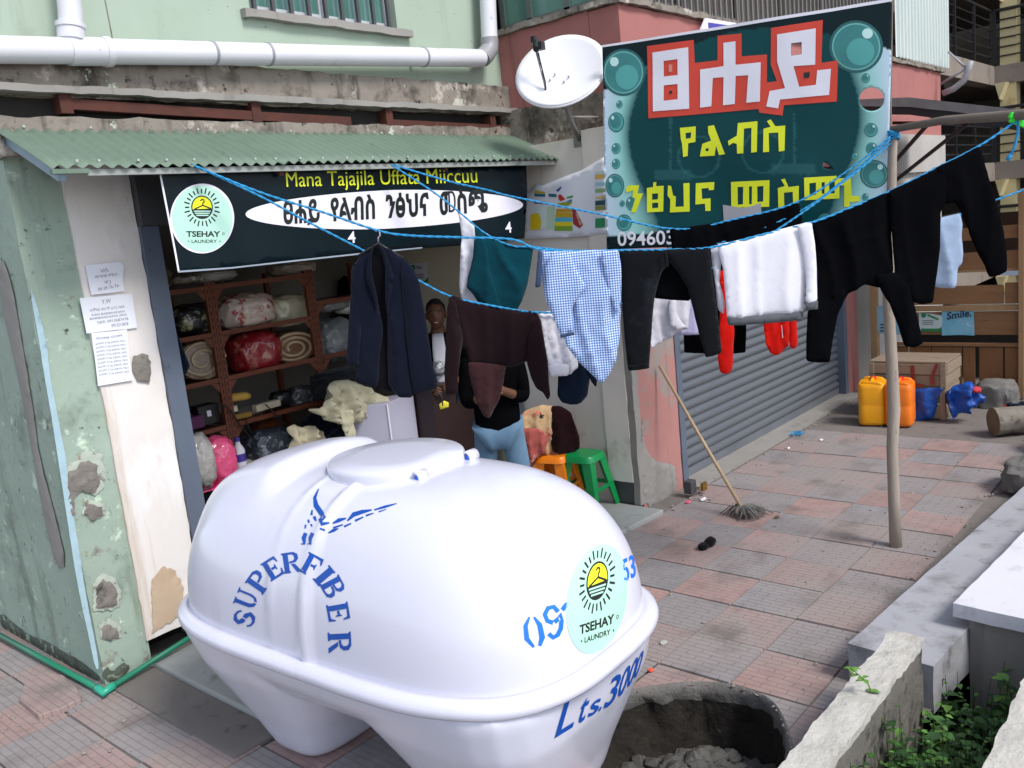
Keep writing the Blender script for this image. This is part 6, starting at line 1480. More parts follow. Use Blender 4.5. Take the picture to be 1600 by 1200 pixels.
m_ = MB(); m_.box((k0.x-.04, 4.82, k0.z-.018), (k0.x+.64, 5.26, k0.z+.012)); bevel(m_.build('worktop', M_cnt, cn), .004)
# silver packets on the counter
for i, (x, y, lab) in enumerate(((688, 575, 'crumpled silver packet on the counter before the man'), (716, 560, 'silver plastic packet on the counter behind the hoodie sleeve'))):
    c = py(x, y, 4.93); bagm('silver_packet', lab, mat('silver_film', rgb('#b5b8bd'), .25, rgb('#8a8d92'), 12, .5, metal=.5, b2=1, b2scale=25), c, (.07, .05, .06), i+2, 'packet')
# sign on the side wall, with pins
sw = Plane((5.300, 4.7), (5.300, 6.3))
sgw = Hang((5.2995, 4.65), (5.2995, 6.3), 0)
ws = thing('price_sign', 'small white sign with a green dot on the inner side wall above the man', 'sign', sgw.at(655, 425))
V, Fs, _ = fill([(640, 412), (667, 410), (670, 441), (640, 445)], []); o = sgw.put(V, Fs, 'board', M_paper, .004, ws); s_ = o.modifiers.new('s', 'SOLIDIFY'); s_.thickness = .003; s_.offset = -1
sgw.poly([(646+3.4*math.cos(t)+.5, 418+4.2*math.sin(t)) for t in [math.pi*k/8 for k in range(16)]], 'green_dot', mat('sign_green', rgb('#1d8a3a'), .5), .006, ws)
sgw.text('Nor', (652, 421), (661, 420), 6, 'lettering', M_greyink, .006, ws, .02); sgw.poly([(662, 441.5), (670, 432), (670, 441)], 'green_corner', mat('sign_green', rgb('#1d8a3a'), .5), .006, ws)
for yy in (429, 433): sgw.poly([(649, yy), (663, yy-1), (663, yy+.5), (649, yy+1.5)], 'text_line', M_greyink, .006, ws)
# dark coat on the left inside the door
pc = Plane((2.45, 4.72), (2.95, 4.74)); g = thing('dark_coat', 'dark navy coat hanging just inside the left door frame', 'coat', pc.hit(248, 420))
gpiece('cloth', M_navycl, g, pc, [(238, 418), (250, 424), (262, 470), (270, 510), (285, 545), (296, 572), (288, 585), (272, 590), (262, 570), (250, 520), (240, 470)], bulge=.03, fold=.008, seed=51)
hgp = Plane((4.4, 6.25), (5.2, 6.25))
for lab, mm, pts, sd_ in (('dark jacket hung on the shop back wall behind the blazer', M_blackcl, [(528, 440), (540, 430), (552, 440), (556, 500), (552, 540), (528, 540), (524, 500)], 81), ('brown coat hung on the shop back wall right of the shelves', M_maroon2, [(556, 436), (568, 428), (580, 438), (584, 500), (580, 545), (558, 545), (553, 500)], 82)):
    g = thing('hung_coat', lab, 'coat', hgp.hit(*pts[1])); gpiece('cloth', mm, g, hgp, pts, bulge=.04, fold=.012, seed=sd_)
# notices on the cream panel
nz_ = Hang((1.9, 4.549), (2.4, 4.549), 0)
def notice(label, outl, lines, title=None):
    t = thing('paper_notice', label, 'notice', nz_.at(*outl[0]), 'paper notices on the shop wall')
    V, Fs, _ = fill(outl, []); o = nz_.put(V, Fs, 'sheet', M_paper, .010, t); s_ = o.modifiers.new('s', 'SOLIDIFY'); s_.thickness = .0015; s_.offset = -1
    for body, p0, p1, hh in lines: nz_.text(body, p0, p1, hh, 'lettering', mat('pale_grey_ink', rgb('#7d7f8a'), .7), .0115, t, .0)
    return t
notice('small torn white paper notice, topmost of the three on the cream wall', [(132, 415), (186, 409), (193, 416), (190, 440), (194, 455), (141, 461)], [('አስቢ', (156, 426), (168, 424.5), 6), ('ማጣበቅ ምድብ', (147, 436), (182, 431), 5.5), ('ዋጋ', (162, 444), (172, 443), 5), ('09-39-76-76-', (152, 455), (186, 448), 5)])
notice('middle white paper notice headed Y.W on the cream wall', [(123, 466), (205, 459), (213, 512), (178, 517), (134, 521)], [('Y.W', (158, 475), (172, 473), 6.5), ('አስቸኳይ ሠራተኛ ፈላጊ ስልክ', (139, 487), (193, 481), 5), ('KAN BARBAADAN', (142, 494), (193, 488), 3.4), ('BARBAADAMA JIRA', (139, 500), (197, 493), 3.4), ('ስልክ: 0913587478', (151, 506), (199, 500), 4.6), ('0913215878', (173, 511), (199, 508), 4.6)])
notice('long white paper notice with fine print, lowest of the three on the cream wall', [(141, 520), (197, 514), (201, 560), (206, 594), (152, 603), (147, 560)], [('ማስታወቂያ ለደንበኞች', (149, 531), (190, 526), 4)]+[('ልብስዎን በጊዜ ይውሰዱ ከዚህ', (148+i*.7, 539+i*6), (194+i*.8, 533.5+i*6), 3.2) for i in range(9)])

# ------------------------------------------------------------------ people
def skinned(nodes_, edges, sub=2, root=None):
    names = list(nodes_); me = bpy.data.meshes.new('sk')
    me.from_pydata([nodes_[n_][0] for n_ in names], [(names.index(a), names.index(b)) for a, b in edges], [])
    o = bpy.data.objects.new('sk', me); C.objects.link(o)
    o.modifiers.new('skin', 'SKIN'); me.skin_vertices.new() if not me.skin_vertices else None
    for i, n_ in enumerate(names):
        r = nodes_[n_][1]; me.skin_vertices[0].data[i].radius = r if isinstance(r, tuple) else (r, r)
        me.skin_vertices[0].data[i].use_root = (n_ == (root or names[0]))
    s_ = o.modifiers.new('sub', 'SUBSURF'); s_.levels = sub; s_.render_levels = sub
    bpy.context.view_layer.update()
    m2_ = bpy.data.meshes.new_from_object(o.evaluated_get(bpy.context.evaluated_depsgraph_get()))
    V_ = [v.co.copy() for v in m2_.vertices]; F_ = [tuple(p.vertices) for p in m2_.polygons]
    bpy.data.objects.remove(o); bpy.data.meshes.remove(me); bpy.data.meshes.remove(m2_)
    m_ = MB(); m_.add(V_, F_); return m_
def person(label, base, face, k, lean, arms, top, top2, legs_m, leg_spread=.09, hair_r=1.0):
    """base: ground point; face: direction; k: height scale (1 = 1.75 m)"""
    t = thing('person', label, 'person', base)
    f = Vector(face); f.z = 0; f.normalize(); s = Vector((f.y, -f.x, 0))*-1      # s points to the person's left
    B0 = Vector(base)
    def p(a, b, c): return B0+(s*a+f*b+Vector((0, 0, c)))*k
    hd = lean
    N_ = {'pelvis': (p(0, 0, .95), (.145*k, .10*k)), 'belly': (p(0, .005, 1.10), (.13*k, .095*k)), 'chest': (p(0, 0, 1.30), (.155*k, .105*k)), 'neck0': (p(0, -.01, 1.44), (.07*k, .065*k)),
          'neck': (p(hd[0]*.4, -.005, 1.49), .060*k), 'head0': (p(hd[0]*.8, .02, 1.575), (.050*k, .060*k)), 'head1': (p(hd[0], .02, 1.62), (.05*k, .06*k)), 'head2': (p(hd[0], .01, 1.66), (.05*k, .06*k))}
    E_ = [('pelvis', 'belly'), ('belly', 'chest'), ('chest', 'neck0'), ('neck0', 'neck'), ('neck', 'head0'), ('head0', 'head1'), ('head1', 'head2')]
    for q, sg_ in (('l', 1), ('r', -1)):
        A_ = arms[q]
        N_['sh'+q] = (p(sg_*.165, 0, 1.385), .062*k); N_['el'+q] = (p(*A_[0]), .043*k); N_['wr'+q] = (p(*A_[1]), .030*k)
        hv = (Vector(A_[1])-Vector(A_[0])).normalized(); h0 = Vector(A_[1])+hv*.055
        N_['pa'+q] = (p(*h0), (.040*k, .022*k)); E_ += [('chest', 'sh'+q), ('sh'+q, 'el'+q), ('el'+q, 'wr'+q), ('wr'+q, 'pa'+q)]
        
        N_['hip'+q] = (p(sg_*.085, 0, .90), .088*k); N_['kn'+q] = (p(sg_*leg_spread*1.15, .02, .50), .058*k); N_['an'+q] = (p(sg_*leg_spread*1.3, -.01, .09), .040*k); N_['to'+q] = (p(sg_*leg_spread*1.5, .14, .035), .036*k)
        E_ += [('pelvis', 'hip'+q), ('hip'+q, 'kn'+q), ('kn'+q, 'an'+q), ('an'+q, 'to'+q)]
    mb_ = skinned(N_, E_, 2, 'pelvis')
    # face relief on the same surface, fingers merged in
    hc = p(hd[0], .022, 1.602); Rh = Matrix((s, f, Vector((0, 0, 1)))).transposed()
    hb_ = MB(); hb_.blob((0, 0, 0), (1, 1, 1), 4, 0, 1, 2.15, 1); hv_ = []
    for v in hb_.v:
        a, b, c = v.x*.076, v.y*.098, v.z*.122
        jw = 1-.30*max(0, -v.z)**1.5; a *= jw
        if b < 0: b *= 1.02-.25*max(0, -v.z)
        if b > 0:
            b += .020*math.exp(-(a/.013)**2)*math.exp(-((c+.012)/.022)**2)+.007*math.exp(-(a/.03)**2)*math.exp(-((c+.056)/.013)**2)+.006*math.exp(-((c-.036)/.013)**2)*math.exp(-(a/.05)**2)+.010*math.exp(-(a/.03)**2)*math.exp(-((c+.098)/.018)**2)
            b -= .009*math.exp(-((abs(a)-.031)/.015)**2)*math.exp(-((c-.014)/.011)**2)
        hv_.append(hc+(Rh @ Vector((a, b, c)))*k)
    mb_.add(hv_, hb_.f)
    for sg_ in (1, -1): mb_.blob(hc+s*sg_*.078*k+Vector((0, 0, -.005))-f*.01, (.012, .02, .03), 2, .1)
    for q, sg_ in (('l', 1), ('r', -1)):
        A_ = arms[q]; hv = (Vector(A_[1])-Vector(A_[0])).normalized(); pv = N_['pa'+q][0]; fd = (s*hv[0]+f*hv[1]+Vector((0, 0, hv[2]))).normalized(); sd_ = fd.cross(f).normalized() if abs(fd.dot(f)) < .9 else s
        up_ = sd_.cross(fd)
        for j, (o_, ln) in enumerate(((-.027, .062), (-.009, .074), (.009, .070), (.027, .055))):
            a0 = pv+sd_*o_*k+fd*.015*k; mb_.tube([a0, a0+fd*ln*.5*k, a0+fd*ln*.8*k+up_*-.018*k, a0+fd*ln*.9*k+up_*-.036*k], [.0095*k, .009*k, .008*k, .006*k], 7)
        a0 = pv-sd_*.03*k-fd*.02*k; mb_.tube([a0, a0-sd_*.022*k+fd*.02*k, a0-sd_*.022*k+fd*.045*k], [.011*k, .010*k, .007*k], 7)
    mb_.build('body', M_skin, t, smooth=True, fix=True)
    # hair cap
    m_ = MB(); m_.blob(p(hd[0], .010, 1.640), (.083*k, .106*k, .100*k), 4, .04, 5, 2, 3, Matrix((s, f, Vector((0, 0, 1)))).transposed())
    keep = []
    for fc in m_.f:
        c_ = sum((m_.v[i] for i in fc), Vector())/len(fc)-p(hd[0], 0, 1.655)
        if c_.z/k > .012-(.0 if c_.dot(f) > 0 else .09)+max(0, c_.dot(f)/k)*.34: keep.append(fc)
    m_.f = keep; m_.build('hair', M_hair, t, smooth=True)
    for sg_ in (1, -1):
        m_ = MB(); m_.blob(hc+s*sg_*.032*k+f*.080*k+Vector((0, 0, .012*k)), (.011*k, .006*k, .005*k), 2, 0); m_.build('eye', mat('dark_eye', rgb('#1c1412'), .2), t, smooth=True)
    m_ = MB(); m_.blob(hc+f*.096*k+Vector((0, 0, -.058*k)), (.026*k, .008*k, .009*k), 2, .05, rot=Matrix((s, f, Vector((0, 0, 1)))).transposed()); m_.build('mouth', mat('lips', rgb('#6d4238'), .45), t, smooth=True)
    for sg_ in (1, -1):
        m_ = MB(); m_.tube([hc+s*sg_*.016*k+f*.094*k+Vector((0, 0, .034*k)), hc+s*sg_*.034*k+f*.090*k+Vector((0, 0, .040*k)), hc+s*sg_*.050*k+f*.076*k+Vector((0, 0, .034*k))], .0045*k, 6); m_.build('eyebrow', M_hair, t, smooth=True)
    m_ = MB(); m_.blob(hc+f*.1005*k+Vector((0, 0, -.055*k)), (.018*k, .005*k, .004*k), 2, 0, rot=Matrix((s, f, Vector((0, 0, 1)))).transposed()); m_.build('teeth', mat('teeth', rgb('#cfc8bd'), .4), t, smooth=True)
    # clothes: the same limbs a little larger
    def grow(keys, extra, add=.014):
        NN = {}; 
        for q in keys:
            r = N_[q][1]; NN[q] = (N_[q][0], tuple(x+add*k for x in r) if isinstance(r, tuple) else r+add*k)
        NN.update(extra); return NN
    sl = {}
    for q in 'lr':
        a, b = N_['el'+q][0], N_['wr'+q][0]; sl['cf'+q] = (a+(b-a)*arms.get('sleeve', .9), .040*k)
    tk = ['pelvis', 'belly', 'chest', 'neck0', 'shl', 'shr', 'ell', 'elr']
    TT = grow(tk, sl, .022); TT['pelvis'] = (p(0, 0, .84), (.19*k, .155*k)); TT['belly'] = (p(0, .005, 1.06), (.17*k, .135*k))
    skinned(TT, [('pelvis', 'belly'), ('belly', 'chest'), ('chest', 'neck0'), ('chest', 'shl'), ('chest', 'shr'), ('shl', 'ell'), ('shr', 'elr'), ('ell', 'cfl'), ('elr', 'cfr')], 2, 'belly').build('jacket' if top2 else 'shirt', top, t, smooth=True)
    if top2:
        m_ = MB(); vs = []; n_ = 12
        pts_ = []
        for i in range(n_+1):
            z = 1.02+.43*i/n_; hw = .045+.012*math.sin(i/n_*3.1)
            for j in range(5):
                a = -hw+2*hw*j/4; pts_.append(p(a, .122-.35*a*a*3+(.018*math.sin(i/n_*math.pi))-.045*max(0, (z-1.36)/.09)**1.5, z))
        m_.add(pts_, [(i*5+j, i*5+j+1, (i+1)*5+j+1, (i+1)*5+j) for i in range(n_) for j in range(4)])
        o = m_.build('tshirt', top2, t, smooth=True); q_ = o.modifiers.new('s', 'SOLIDIFY'); q_.thickness = .012
    LK = ['pelvis', 'hipl', 'hipr', 'knl', 'knr', 'anl', 'anr']
    skinned(grow(LK, {}, .012), [('pelvis', 'hipl'), ('pelvis', 'hipr'), ('hipl', 'knl'), ('hipr', 'knr'), ('knl', 'anl'), ('knr', 'anr')], 2, 'pelvis').build('trousers', legs_m, t, smooth=True)
    for q, sg_ in (('l', 1), ('r', -1)):
        m_ = MB(); a = N_['an'+q][0]; b = N_['to'+q][0]; m_.blob((a+b)/2-Vector((0, 0, .012)), (.058*k, .15*k, .05*k), 3, .04, 3, 2.6, 1, Matrix((s, f, Vector((0, 0, 1)))).transposed(), .7); m_.build('shoe', M_black, t, smooth=True)
    return t
mh = px(681, 489, 4.84); k1_ = (mh.z+.0-.033)/1.615
toc = (CAM-mh)
person('man in a black open jacket over a white t-shirt smiling beside the navy blazer', (mh.x, mh.y, .033), (toc.x-.6, toc.y, 0), k1_, (.0,), {'l': ((.25, .03, 1.12), (.10, .27, 1.06)), 'r': ((-.25, .03, 1.12), (-.10, .27, 1.04))}, M_blackcl, M_white, M_navycl)
hp = py(779, 668, 3.72); k2_ = .93
person('person in pale blue jeans and a black top standing behind the maroon hoodie', (hp.x, hp.y, .035), (-.75, -.65, 0), k2_, (.0,), {'l': ((.185, .05, 1.13), (.06, .20, 1.22)), 'r': ((-.185, .07, 1.13), (-.05, .22, 1.2)), 'sleeve': .6}, M_blackcl, None, M_denim, .115)

# ------------------------------------------------------------------ things on the paving
mop_h = pz(1160, 795, .06); mop_t = py(1031, 572, 3.46)
mp_ = thing('mop', 'old grey string mop leaning head down beside the shutter', 'mop', (mop_h.x, mop_h.y, 0))
m_ = MB(); m_.tube([mop_h, mop_h.lerp(mop_t, .5)+Vector((0, .0, -.008)), mop_t], [.0135, .0125, .012], 10); m_.build('handle', mat('bamboo_handle', rgb('#b8a183'), .6, rgb('#9d8567'), 12, .6, bump=.2), mp_, smooth=True)
m_ = MB(); random.seed(5)
for i in range(90):
    a_ = random.uniform(0, 6.28); r_ = random.uniform(.05, .15)*(1.25 if math.cos(a_-.3) > 0 else .8); c0 = mop_h+Vector((0, 0, .02))
    e_ = Vector((mop_h.x+r_*math.cos(a_)+.02, mop_h.y+r_*math.sin(a_)-.02, random.uniform(.004, .02)))
    md = (c0+e_)/2+Vector((random.uniform(-.02, .02), random.uniform(-.02, .02), .022)); m_.tube([c0, md, e_], .004, 4)
stuff(m_.build('strings', mat('grey_mop_string', rgb('#7d7b76'), .95, rgb('#55534f'), 20, .8), mp_, smooth=True))
# black shoe
sh0 = pz(1103, 856, .0); shp = thing('shoe', 'single small black shoe lying on the paving', 'shoe', sh0)
m_ = MB(); m_.blob(sh0+Vector((-.03, -.0, .022)), (.045, .033, .022), 3, .1, 3, 2.3, 1); m_.blob(sh0+Vector((.035, -.012, .03)), (.05, .032, .03), 3, .1, 3, 2.3, 2); m_.build('upper', M_lining, shp, smooth=True)
m_ = MB(); m_.blob(sh0+Vector((.04, -.012, .056)), (.026, .017, .008), 2, .05); m_.build('opening', M_maroon, shp, smooth=True)
# litter
rnd = random.Random(3)
for lab, x, y, colr, r_ in (('pink scrap of plastic by the shutter guide', 1075, 784, '#d8607c', .022), ('white plastic scrap beside the padlock', 1098, 780, '#d8d8dc', .025), ('small orange scrap on the paving near the pit', 1017, 1047, '#e2563c', .014), ('tiny white scrap on the paving before the shutter', 1232, 700, '#dcdcdc', .016), ('tiny white paper bit near the shutter foot', 1283, 687, '#e0e0e0', .016), ('small crumpled silver scrap on the paving right of the tank', 1036, 1004, '#a9a9a6', .02), ('brown dry leaf on the paving before the mop', 1214, 808, '#5b4a38', .02)):
    c = pz(x, y, .006); m_ = MB(); m_.blob(c, (r_*1.3, r_*.8, .009), 2, .5, 2, 2, rnd.random()*9); tag(m_.build('litter', mat('scrap'+colr, rgb(colr), .6)), lab, 'litter', 'litter on the paving')
c = pz(1245, 678, .004); m_ = MB()
for i in range(9):
    a_ = rnd.uniform(0, 6); m_.tube([c+Vector((rnd.uniform(-.1, .1), rnd.uniform(-.06, .06), .005)) for _ in range(3)], .004, 5)
tag(m_.build('string_scraps', M_rope, smooth=True), 'scraps of blue string by the foot of the shutter', 'string')

m_ = MB(); rg = random.Random(12)
for i in range(420):
    x_, y_ = rg.uniform(2.9, 9.0), rg.uniform(1.42, 3.36)
    if i < 110: x_, y_ = rg.uniform(.9, 2.0), rg.uniform(3.2, 5.2)
    elif i < 220: x_, y_ = rg.uniform(5.3, 9.3), 3.34-abs(rg.gauss(0, .1))
    elif i < 300: x_, y_ = rg.uniform(3.7, 8), 1.42+abs(rg.gauss(0, .08))
    if inpoly((x_, y_), pit_poly) or (x_ > XC-.02 and y_ > 4.5): continue
    q_ = rg.choice((.003, .004, .005, .007, .010)); m_.blob((x_, y_, .003), (q_*1.3, q_, q_*.7), 1, .4, 2, 2, i)
stuff(m_.build('grit', mat('grit', rgb('#6f6963'), .95, rgb('#a39c94'), 2, .9)))
# jerrycans
def jerrycan(label, c, m, h=.40, rz=0.0):
    t = thing('jerrycan', label, 'jerrycan', c, 'jerrycans before the crates'); C0 = Vector(c); Rm = Matrix.Rotation(rz, 3, 'Z'); n_ = 40
    a, b = .155, .122; lay = [(0, .88), (.012, .97), (.03, 1), (h*.44, .99), (h*.47, .975), (h*.5, .99), (h*.86, 1), (h*.92, .985), (h*.955, .93), (h*.965, .8), (h*.965, .3)]
    m_ = MB(); vs = []
    for z, q in lay:
        for j in range(n_):
            th = 2*math.pi*j/n_; cc, ss_ = math.cos(th), math.sin(th); rr = (abs(cc)**6+abs(ss_)**6)**(-1/6)
            y_ = b*q*rr*ss_; x_ = a*q*rr*cc
            if abs(x_) < .02 and .1*h < z < .9*h: y_ -= math.copysign(.008, y_)
            vs.append(C0+Rm @ Vector((x_, y_, z)))
    m_.add(vs, [(k*n_+j, k*n_+(j+1) % n_, (k+1)*n_+(j+1) % n_, (k+1)*n_+j) for k in range(len(lay)-1) for j in range(n_)]+[tuple(reversed(range(n_))), tuple((len(lay)-1)*n_+j for j in range(n_))])
    m_.build('body', m, t, smooth='auto')
    m_ = MB(); m_.tube([C0+Rm @ Vector(v) for v in ((-.10, 0, h*.95), (-.095, 0, h*.99), (-.07, 0, h*1.02), (.03, 0, h*1.02), (.055, 0, h*.99), (.06, 0, h*.95))], .015, 8); m_.build('handle', m, t, smooth=True)
    for q in (-.115, .115):
        m_ = MB(); m_.blob(C0+Rm @ Vector((q, 0, h*.955)), (.02, b*.8, .028), 3, .02, 2, 3); m_.build('shoulder', m, t, smooth=True)
    m_ = MB(); m_.lathe([(.026, 0), (.026, .03), (.022, .034)], C0+Rm @ Vector((.085, 0, h*.96)), 14); m_.build('cap', mat('red_plastic', rgb('#c01a1a'), .4), t, smooth='auto')
    return t
jerrycan('yellow jerrycan with a red cap left of the wooden pole', pz(1365, 659, 0), mat('yellow_plastic', rgb('#efa40e'), .38, rgb('#e2960a'), 4, .6), .405, R(14))
jerrycan('orange jerrycan with a red cap right of the wooden pole', pz(1407, 661, 0), mat('orange_jerry_plastic', rgb('#ef7c1c'), .38, rgb('#e06f12'), 4, .6), .405, R(10))
# crates
cf = pz(1478, 656, 0); 
def crate(label, x0, y0, z0, L, D, Hc, nb, seed, letters=False):
    """long face to -X; corner at (x0, y0) is the near right corner"""
    t = thing('wooden_crate', label, 'crate', (x0+D/2, y0+L/2, z0), 'stacked wooden crates'); rr = random.Random(seed)
    hb_ = Hc/nb
    for k in range(nb):
        z1 = z0+k*hb_+.006; z2 = z0+(k+1)*hb_-.006; j = lambda: rr.uniform(-.006, .006)
        m_ = MB(); m_.box((x0+j(), y0, z1), (x0+.02, y0+L, z2)); bevel(m_.build('plank', M_crate, t), .003)
        m_ = MB(); m_.box((x0+.024, y0+j(), z1), (x0+D, y0+.018, z2)); bevel(m_.build('plank', M_crate, t), .003)
        m_ = MB(); m_.box((x0+.024, y0+L-.018, z1), (x0+D, y0+L, z2)); bevel(m_.build('plank', M_crate, t), .003)
    for k in range(4):
        m_ = MB(); m_.box((x0+.002+k*D/4, y0, z0+Hc+.001), (x0+(k+1)*D/4-.004, y0+L, z0+Hc+.016+rr.uniform(0, .003))); bevel(m_.build('plank', M_crate, t), .003)
    for yy in (y0+.0, y0+L-.045):
        m_ = MB(); m_.box((x0-.018, yy, z0), (x0-.001, yy+.045, z0+Hc)); m_.build('corner_batten', M_crate, t)
    return t
Wc = (px(1358, 600, cf.x)-px(1477, 600, cf.x)).length
ztop = px(1478, 566, cf.x).z; zmid = px(1478, 605, cf.x).z
crate('lower grey wooden crate half wrapped in blue tarpaulin', cf.x, cf.y, 0.0, Wc*.98, .46, zmid-.02, 2, 1)
uc = crate('upper grey wooden crate with red painted marks, resting on the lower one', cf.x-.01, cf.y-.01, zmid, Wc, .50, ztop-zmid-.016, 2, 2)
crh = Hang((cf.x-.012, cf.y), (cf.x-.012, cf.y+2), 0); M_redpaint = mat('faded_red_paint', rgb('#7d2a24'), .8)
for pts in ([(1423, 571), (1429, 571), (1431, 598), (1444, 600), (1443, 605), (1425, 603)], [(1462, 568), (1467, 568), (1460, 588), (1462, 600), (1455, 602), (1454, 590)]):
    V, Fs, _ = fill(pts, []); crh.put(V, Fs, 'painted_mark', M_redpaint, .012, uc)
# blue tarpaulin
def tarp(label, x, y, w_, h_, c, r_, seed, amp=.3):
    m_ = MB(); m_.blob(c, r_, 5, .12, 2.0, 2.6, seed, None, .55, .42); return tag(m_.build('tarpaulin', mat('blue_tarpaulin', rgb('#0e4da6'), .4, rgb('#0a3f8c'), 4, .6, b2=.9, b2scale=12), smooth=True), label, 'tarpaulin')
tpl = Plane((cf.x-.03, cf.y), (cf.x-.03, cf.y+2))
o = gar_mesh(tpl, [(1425, 608), (1450, 606), (1474, 606), (1466, 620), (1462, 640), (1458, 654), (1440, 657), (1424, 656)], off=.0, bulge=.012, fold=.02, seed=61, step=.03).build('tarpaulin', mat('blue_tarpaulin', rgb('#0e4da6'), .4, rgb('#0a3f8c'), 4, .6, b2=.9, b2scale=12), smooth=True); tag(o, 'blue tarpaulin hanging over the front of the lower crate', 'tarpaulin')
tp2 = Plane((cf.x+.05, cf.y-.2), (cf.x+.05+rt.x, cf.y-.2+rt.y))
tag(gar_mesh(tp2, [(1478, 613), (1490, 604), (1503, 596), (1513, 594), (1519, 603), (1527, 611), (1533, 618), (1530, 632), (1520, 639), (1506, 645), (1494, 652), (1487, 656), (1483, 642)], bulge=.13, fold=.05, freq=10, seed=63, step=.025, crease=1.3).build('tarpaulin', mat('blue_tarpaulin', rgb('#0e4da6'), .4), smooth=True), 'crumpled blue tarpaulin heaped on the ground right of the crates', 'tarpaulin')
m_ = MB(); c = Vector((cf.x+.0, cf.y-.40, .24)); m_.blob(tp2.hit(1524, 609, .06), (.05, .05, .03), 3, .3, 3, 2, 2); tag(m_.build('red_rag', mat('red_rag', rgb('#b8353a'), .8), smooth=True), 'red rag tucked in the blue tarpaulin heap', 'rag')
# log and stones
l0 = pz(1560, 681, 0); ln = thing('log', 'short cut log lying on the paving at right', 'log', l0)
ax_ = Vector((.62, -.78, 0)).normalized(); c0 = px(1552, 657, l0.x+.02); rr_ = .118; c0.z = .118
m_ = MB(); n_ = 28; vs = []; ks = 9
for i in range(ks):
    for j in range(n_):
        th = 2*math.pi*j/n_; r_ = rr_*(1+.09*noise.noise(Vector((math.cos(th)*2, math.sin(th)*2, i*.5)))+.03*noise.noise(Vector((math.cos(th)*7, math.sin(th)*7, i*1.5))))*(1-.012*i); sd_ = Vector((-ax_.y, ax_.x, 0))
        vs.append(c0+ax_*(.36*i/(ks-1))+sd_*r_*math.cos(th)+Vector((0, 0, r_*math.sin(th))))
m_.add(vs, [(i*n_+j, i*n_+(j+1) % n_, (i+1)*n_+(j+1) % n_, (i+1)*n_+j) for i in range(ks-1) for j in range(n_)]+[tuple((ks-1)*n_+j for j in range(n_))]); m_.build('bark', M_bark, ln, smooth='auto')
m_ = MB(); m_.add([v-ax_*.003 for v in vs[:n_]]+[v+ax_*.003 for v in vs[:n_]], [tuple(reversed(range(n_)))]+[(j, (j+1) % n_, (j+1) % n_+n_, j+n_) for j in range(n_)]); m_.build('cut_end', M_logend, ln)
def stone(label, c, r_, seed, e=3.0):
    m_ = MB(); m_.blob(c, r_, 4, .22, 1.6, e, seed, None, .8); tag(m_.build('stone', M_stone, smooth='auto'), label, 'stone', 'stones at the edge of the paving')
stone('large grey stone at the right edge of the paving', (6.72, 1.22, .10), (.21, .19, .125), 1)
stone('dark grey stone behind the large one at the right edge', (7.35, 1.22, .10), (.20, .17, .12), 2)
stone('pale grey stone farther back at the right edge', (7.75, 1.2, .13), (.18, .16, .16), 3)
stone('rounded grey stone leaning by the board wall', px(1557, 618, 9.3), (.20, .19, .16), 4)
q = px(1588, 632, 9.2); m_ = MB(); random.seed(9)
for i in range(12): m_.blob(q+Vector((random.uniform(-.15, .15), random.uniform(-.15, .15), random.uniform(-.05, .02))), (random.uniform(.03, .08), random.uniform(.03, .07), .03), 2, .4, 3, 2, i)
stuff(tag(m_.build('rag_pile', M_navycl, smooth=True), 'small pile of dark rags and rubbish by the board wall', 'rubbish'))
m_ = MB(); m_.blob(px(1572, 637, 9.1), (.03, .03, .03), 2, .2); tag(m_.build('bottle_cap', mat('red_plastic', rgb('#c01a1a'), .4)), 'red plastic cap on the ground before the rags', 'cap')

# ------------------------------------------------------------------ plank stall at the end
stall = thing('plank_stall', 'brown timber stall with horizontal planks behind the crates', 'stall', (9.7, 1.2, 0))
SXX = 9.62
def zpl(y, x=1530, X=SXX): return px(x, y, X).z
def ypl(x, y=500, X=SXX): return px(x, y, X).y
yR = -1.6; yL = ypl(1385)
rp = random.Random(4)
def plank(z0, z1, y0, y1, m, X=SXX, th=.025, nm='plank'):
    m_ = MB(); dx = rp.uniform(-.004, .004); m_.box((X+dx, min(y0, y1), min(z0, z1)), (X+dx+th, max(y0, y1), max(z0, z1))); return bevel(m_.build(nm, m, stall), .003)
plank(zpl(475), zpl(446), yL, ypl(1568), M_plank); plank(zpl(475), zpl(443), ypl(1568)-.012, yR, M_plank)
plank(zpl(485), zpl(477), yL, yR, M_plank3, SXX-.03, .07, 'rail')
plank(zpl(523), zpl(487), yL, ypl(1500)-.0, M_plank); plank(zpl(523), zpl(487), ypl(1500)-.01, yR, M_plank)
plank(zpl(541), zpl(536), yL, yR, M_plank, SXX-.02, .05, 'rail')
for a, b in ((1385, 1420), (1420, 1455), (1455, 1503), (1504, 1524), (1529, 1567), (1569, 1640), (1642, 1720)):
    plank(.01, zpl(541)-.01, ypl(a, 580)-.004, ypl(b, 580)+.004, M_plankv, SXX+.005, .022, 'board')
plank(zpl(375), zpl(355), yL, yR, M_plank, SXX+.0); plank(zpl(421), zpl(394), yL, yR, M_plank, SXX+.01); plank(zpl(425), zpl(421), yL, yR, M_plank3, SXX-.01, .04, 'rail')
for x in (1597,): plank(.0, zpl(300), ypl(1593), ypl(1602), M_plank3, SXX-.06, .05, 'post')
m_ = MB(); m_.box((SXX-.05, ypl(1372), 0), (SXX+.03, ypl(1362), zpl(430))); m_.build('post', M_plank3, stall)
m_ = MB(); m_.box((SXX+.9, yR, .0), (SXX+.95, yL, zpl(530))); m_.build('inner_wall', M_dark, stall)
m_ = MB(); m_.box((SXX+.9, yR, zpl(427)), (SXX+.95, yL, zpl(340))); m_.build('inner_wall', mat('dark_brown_wood', rgb('#3d2a1c'), .9), stall)
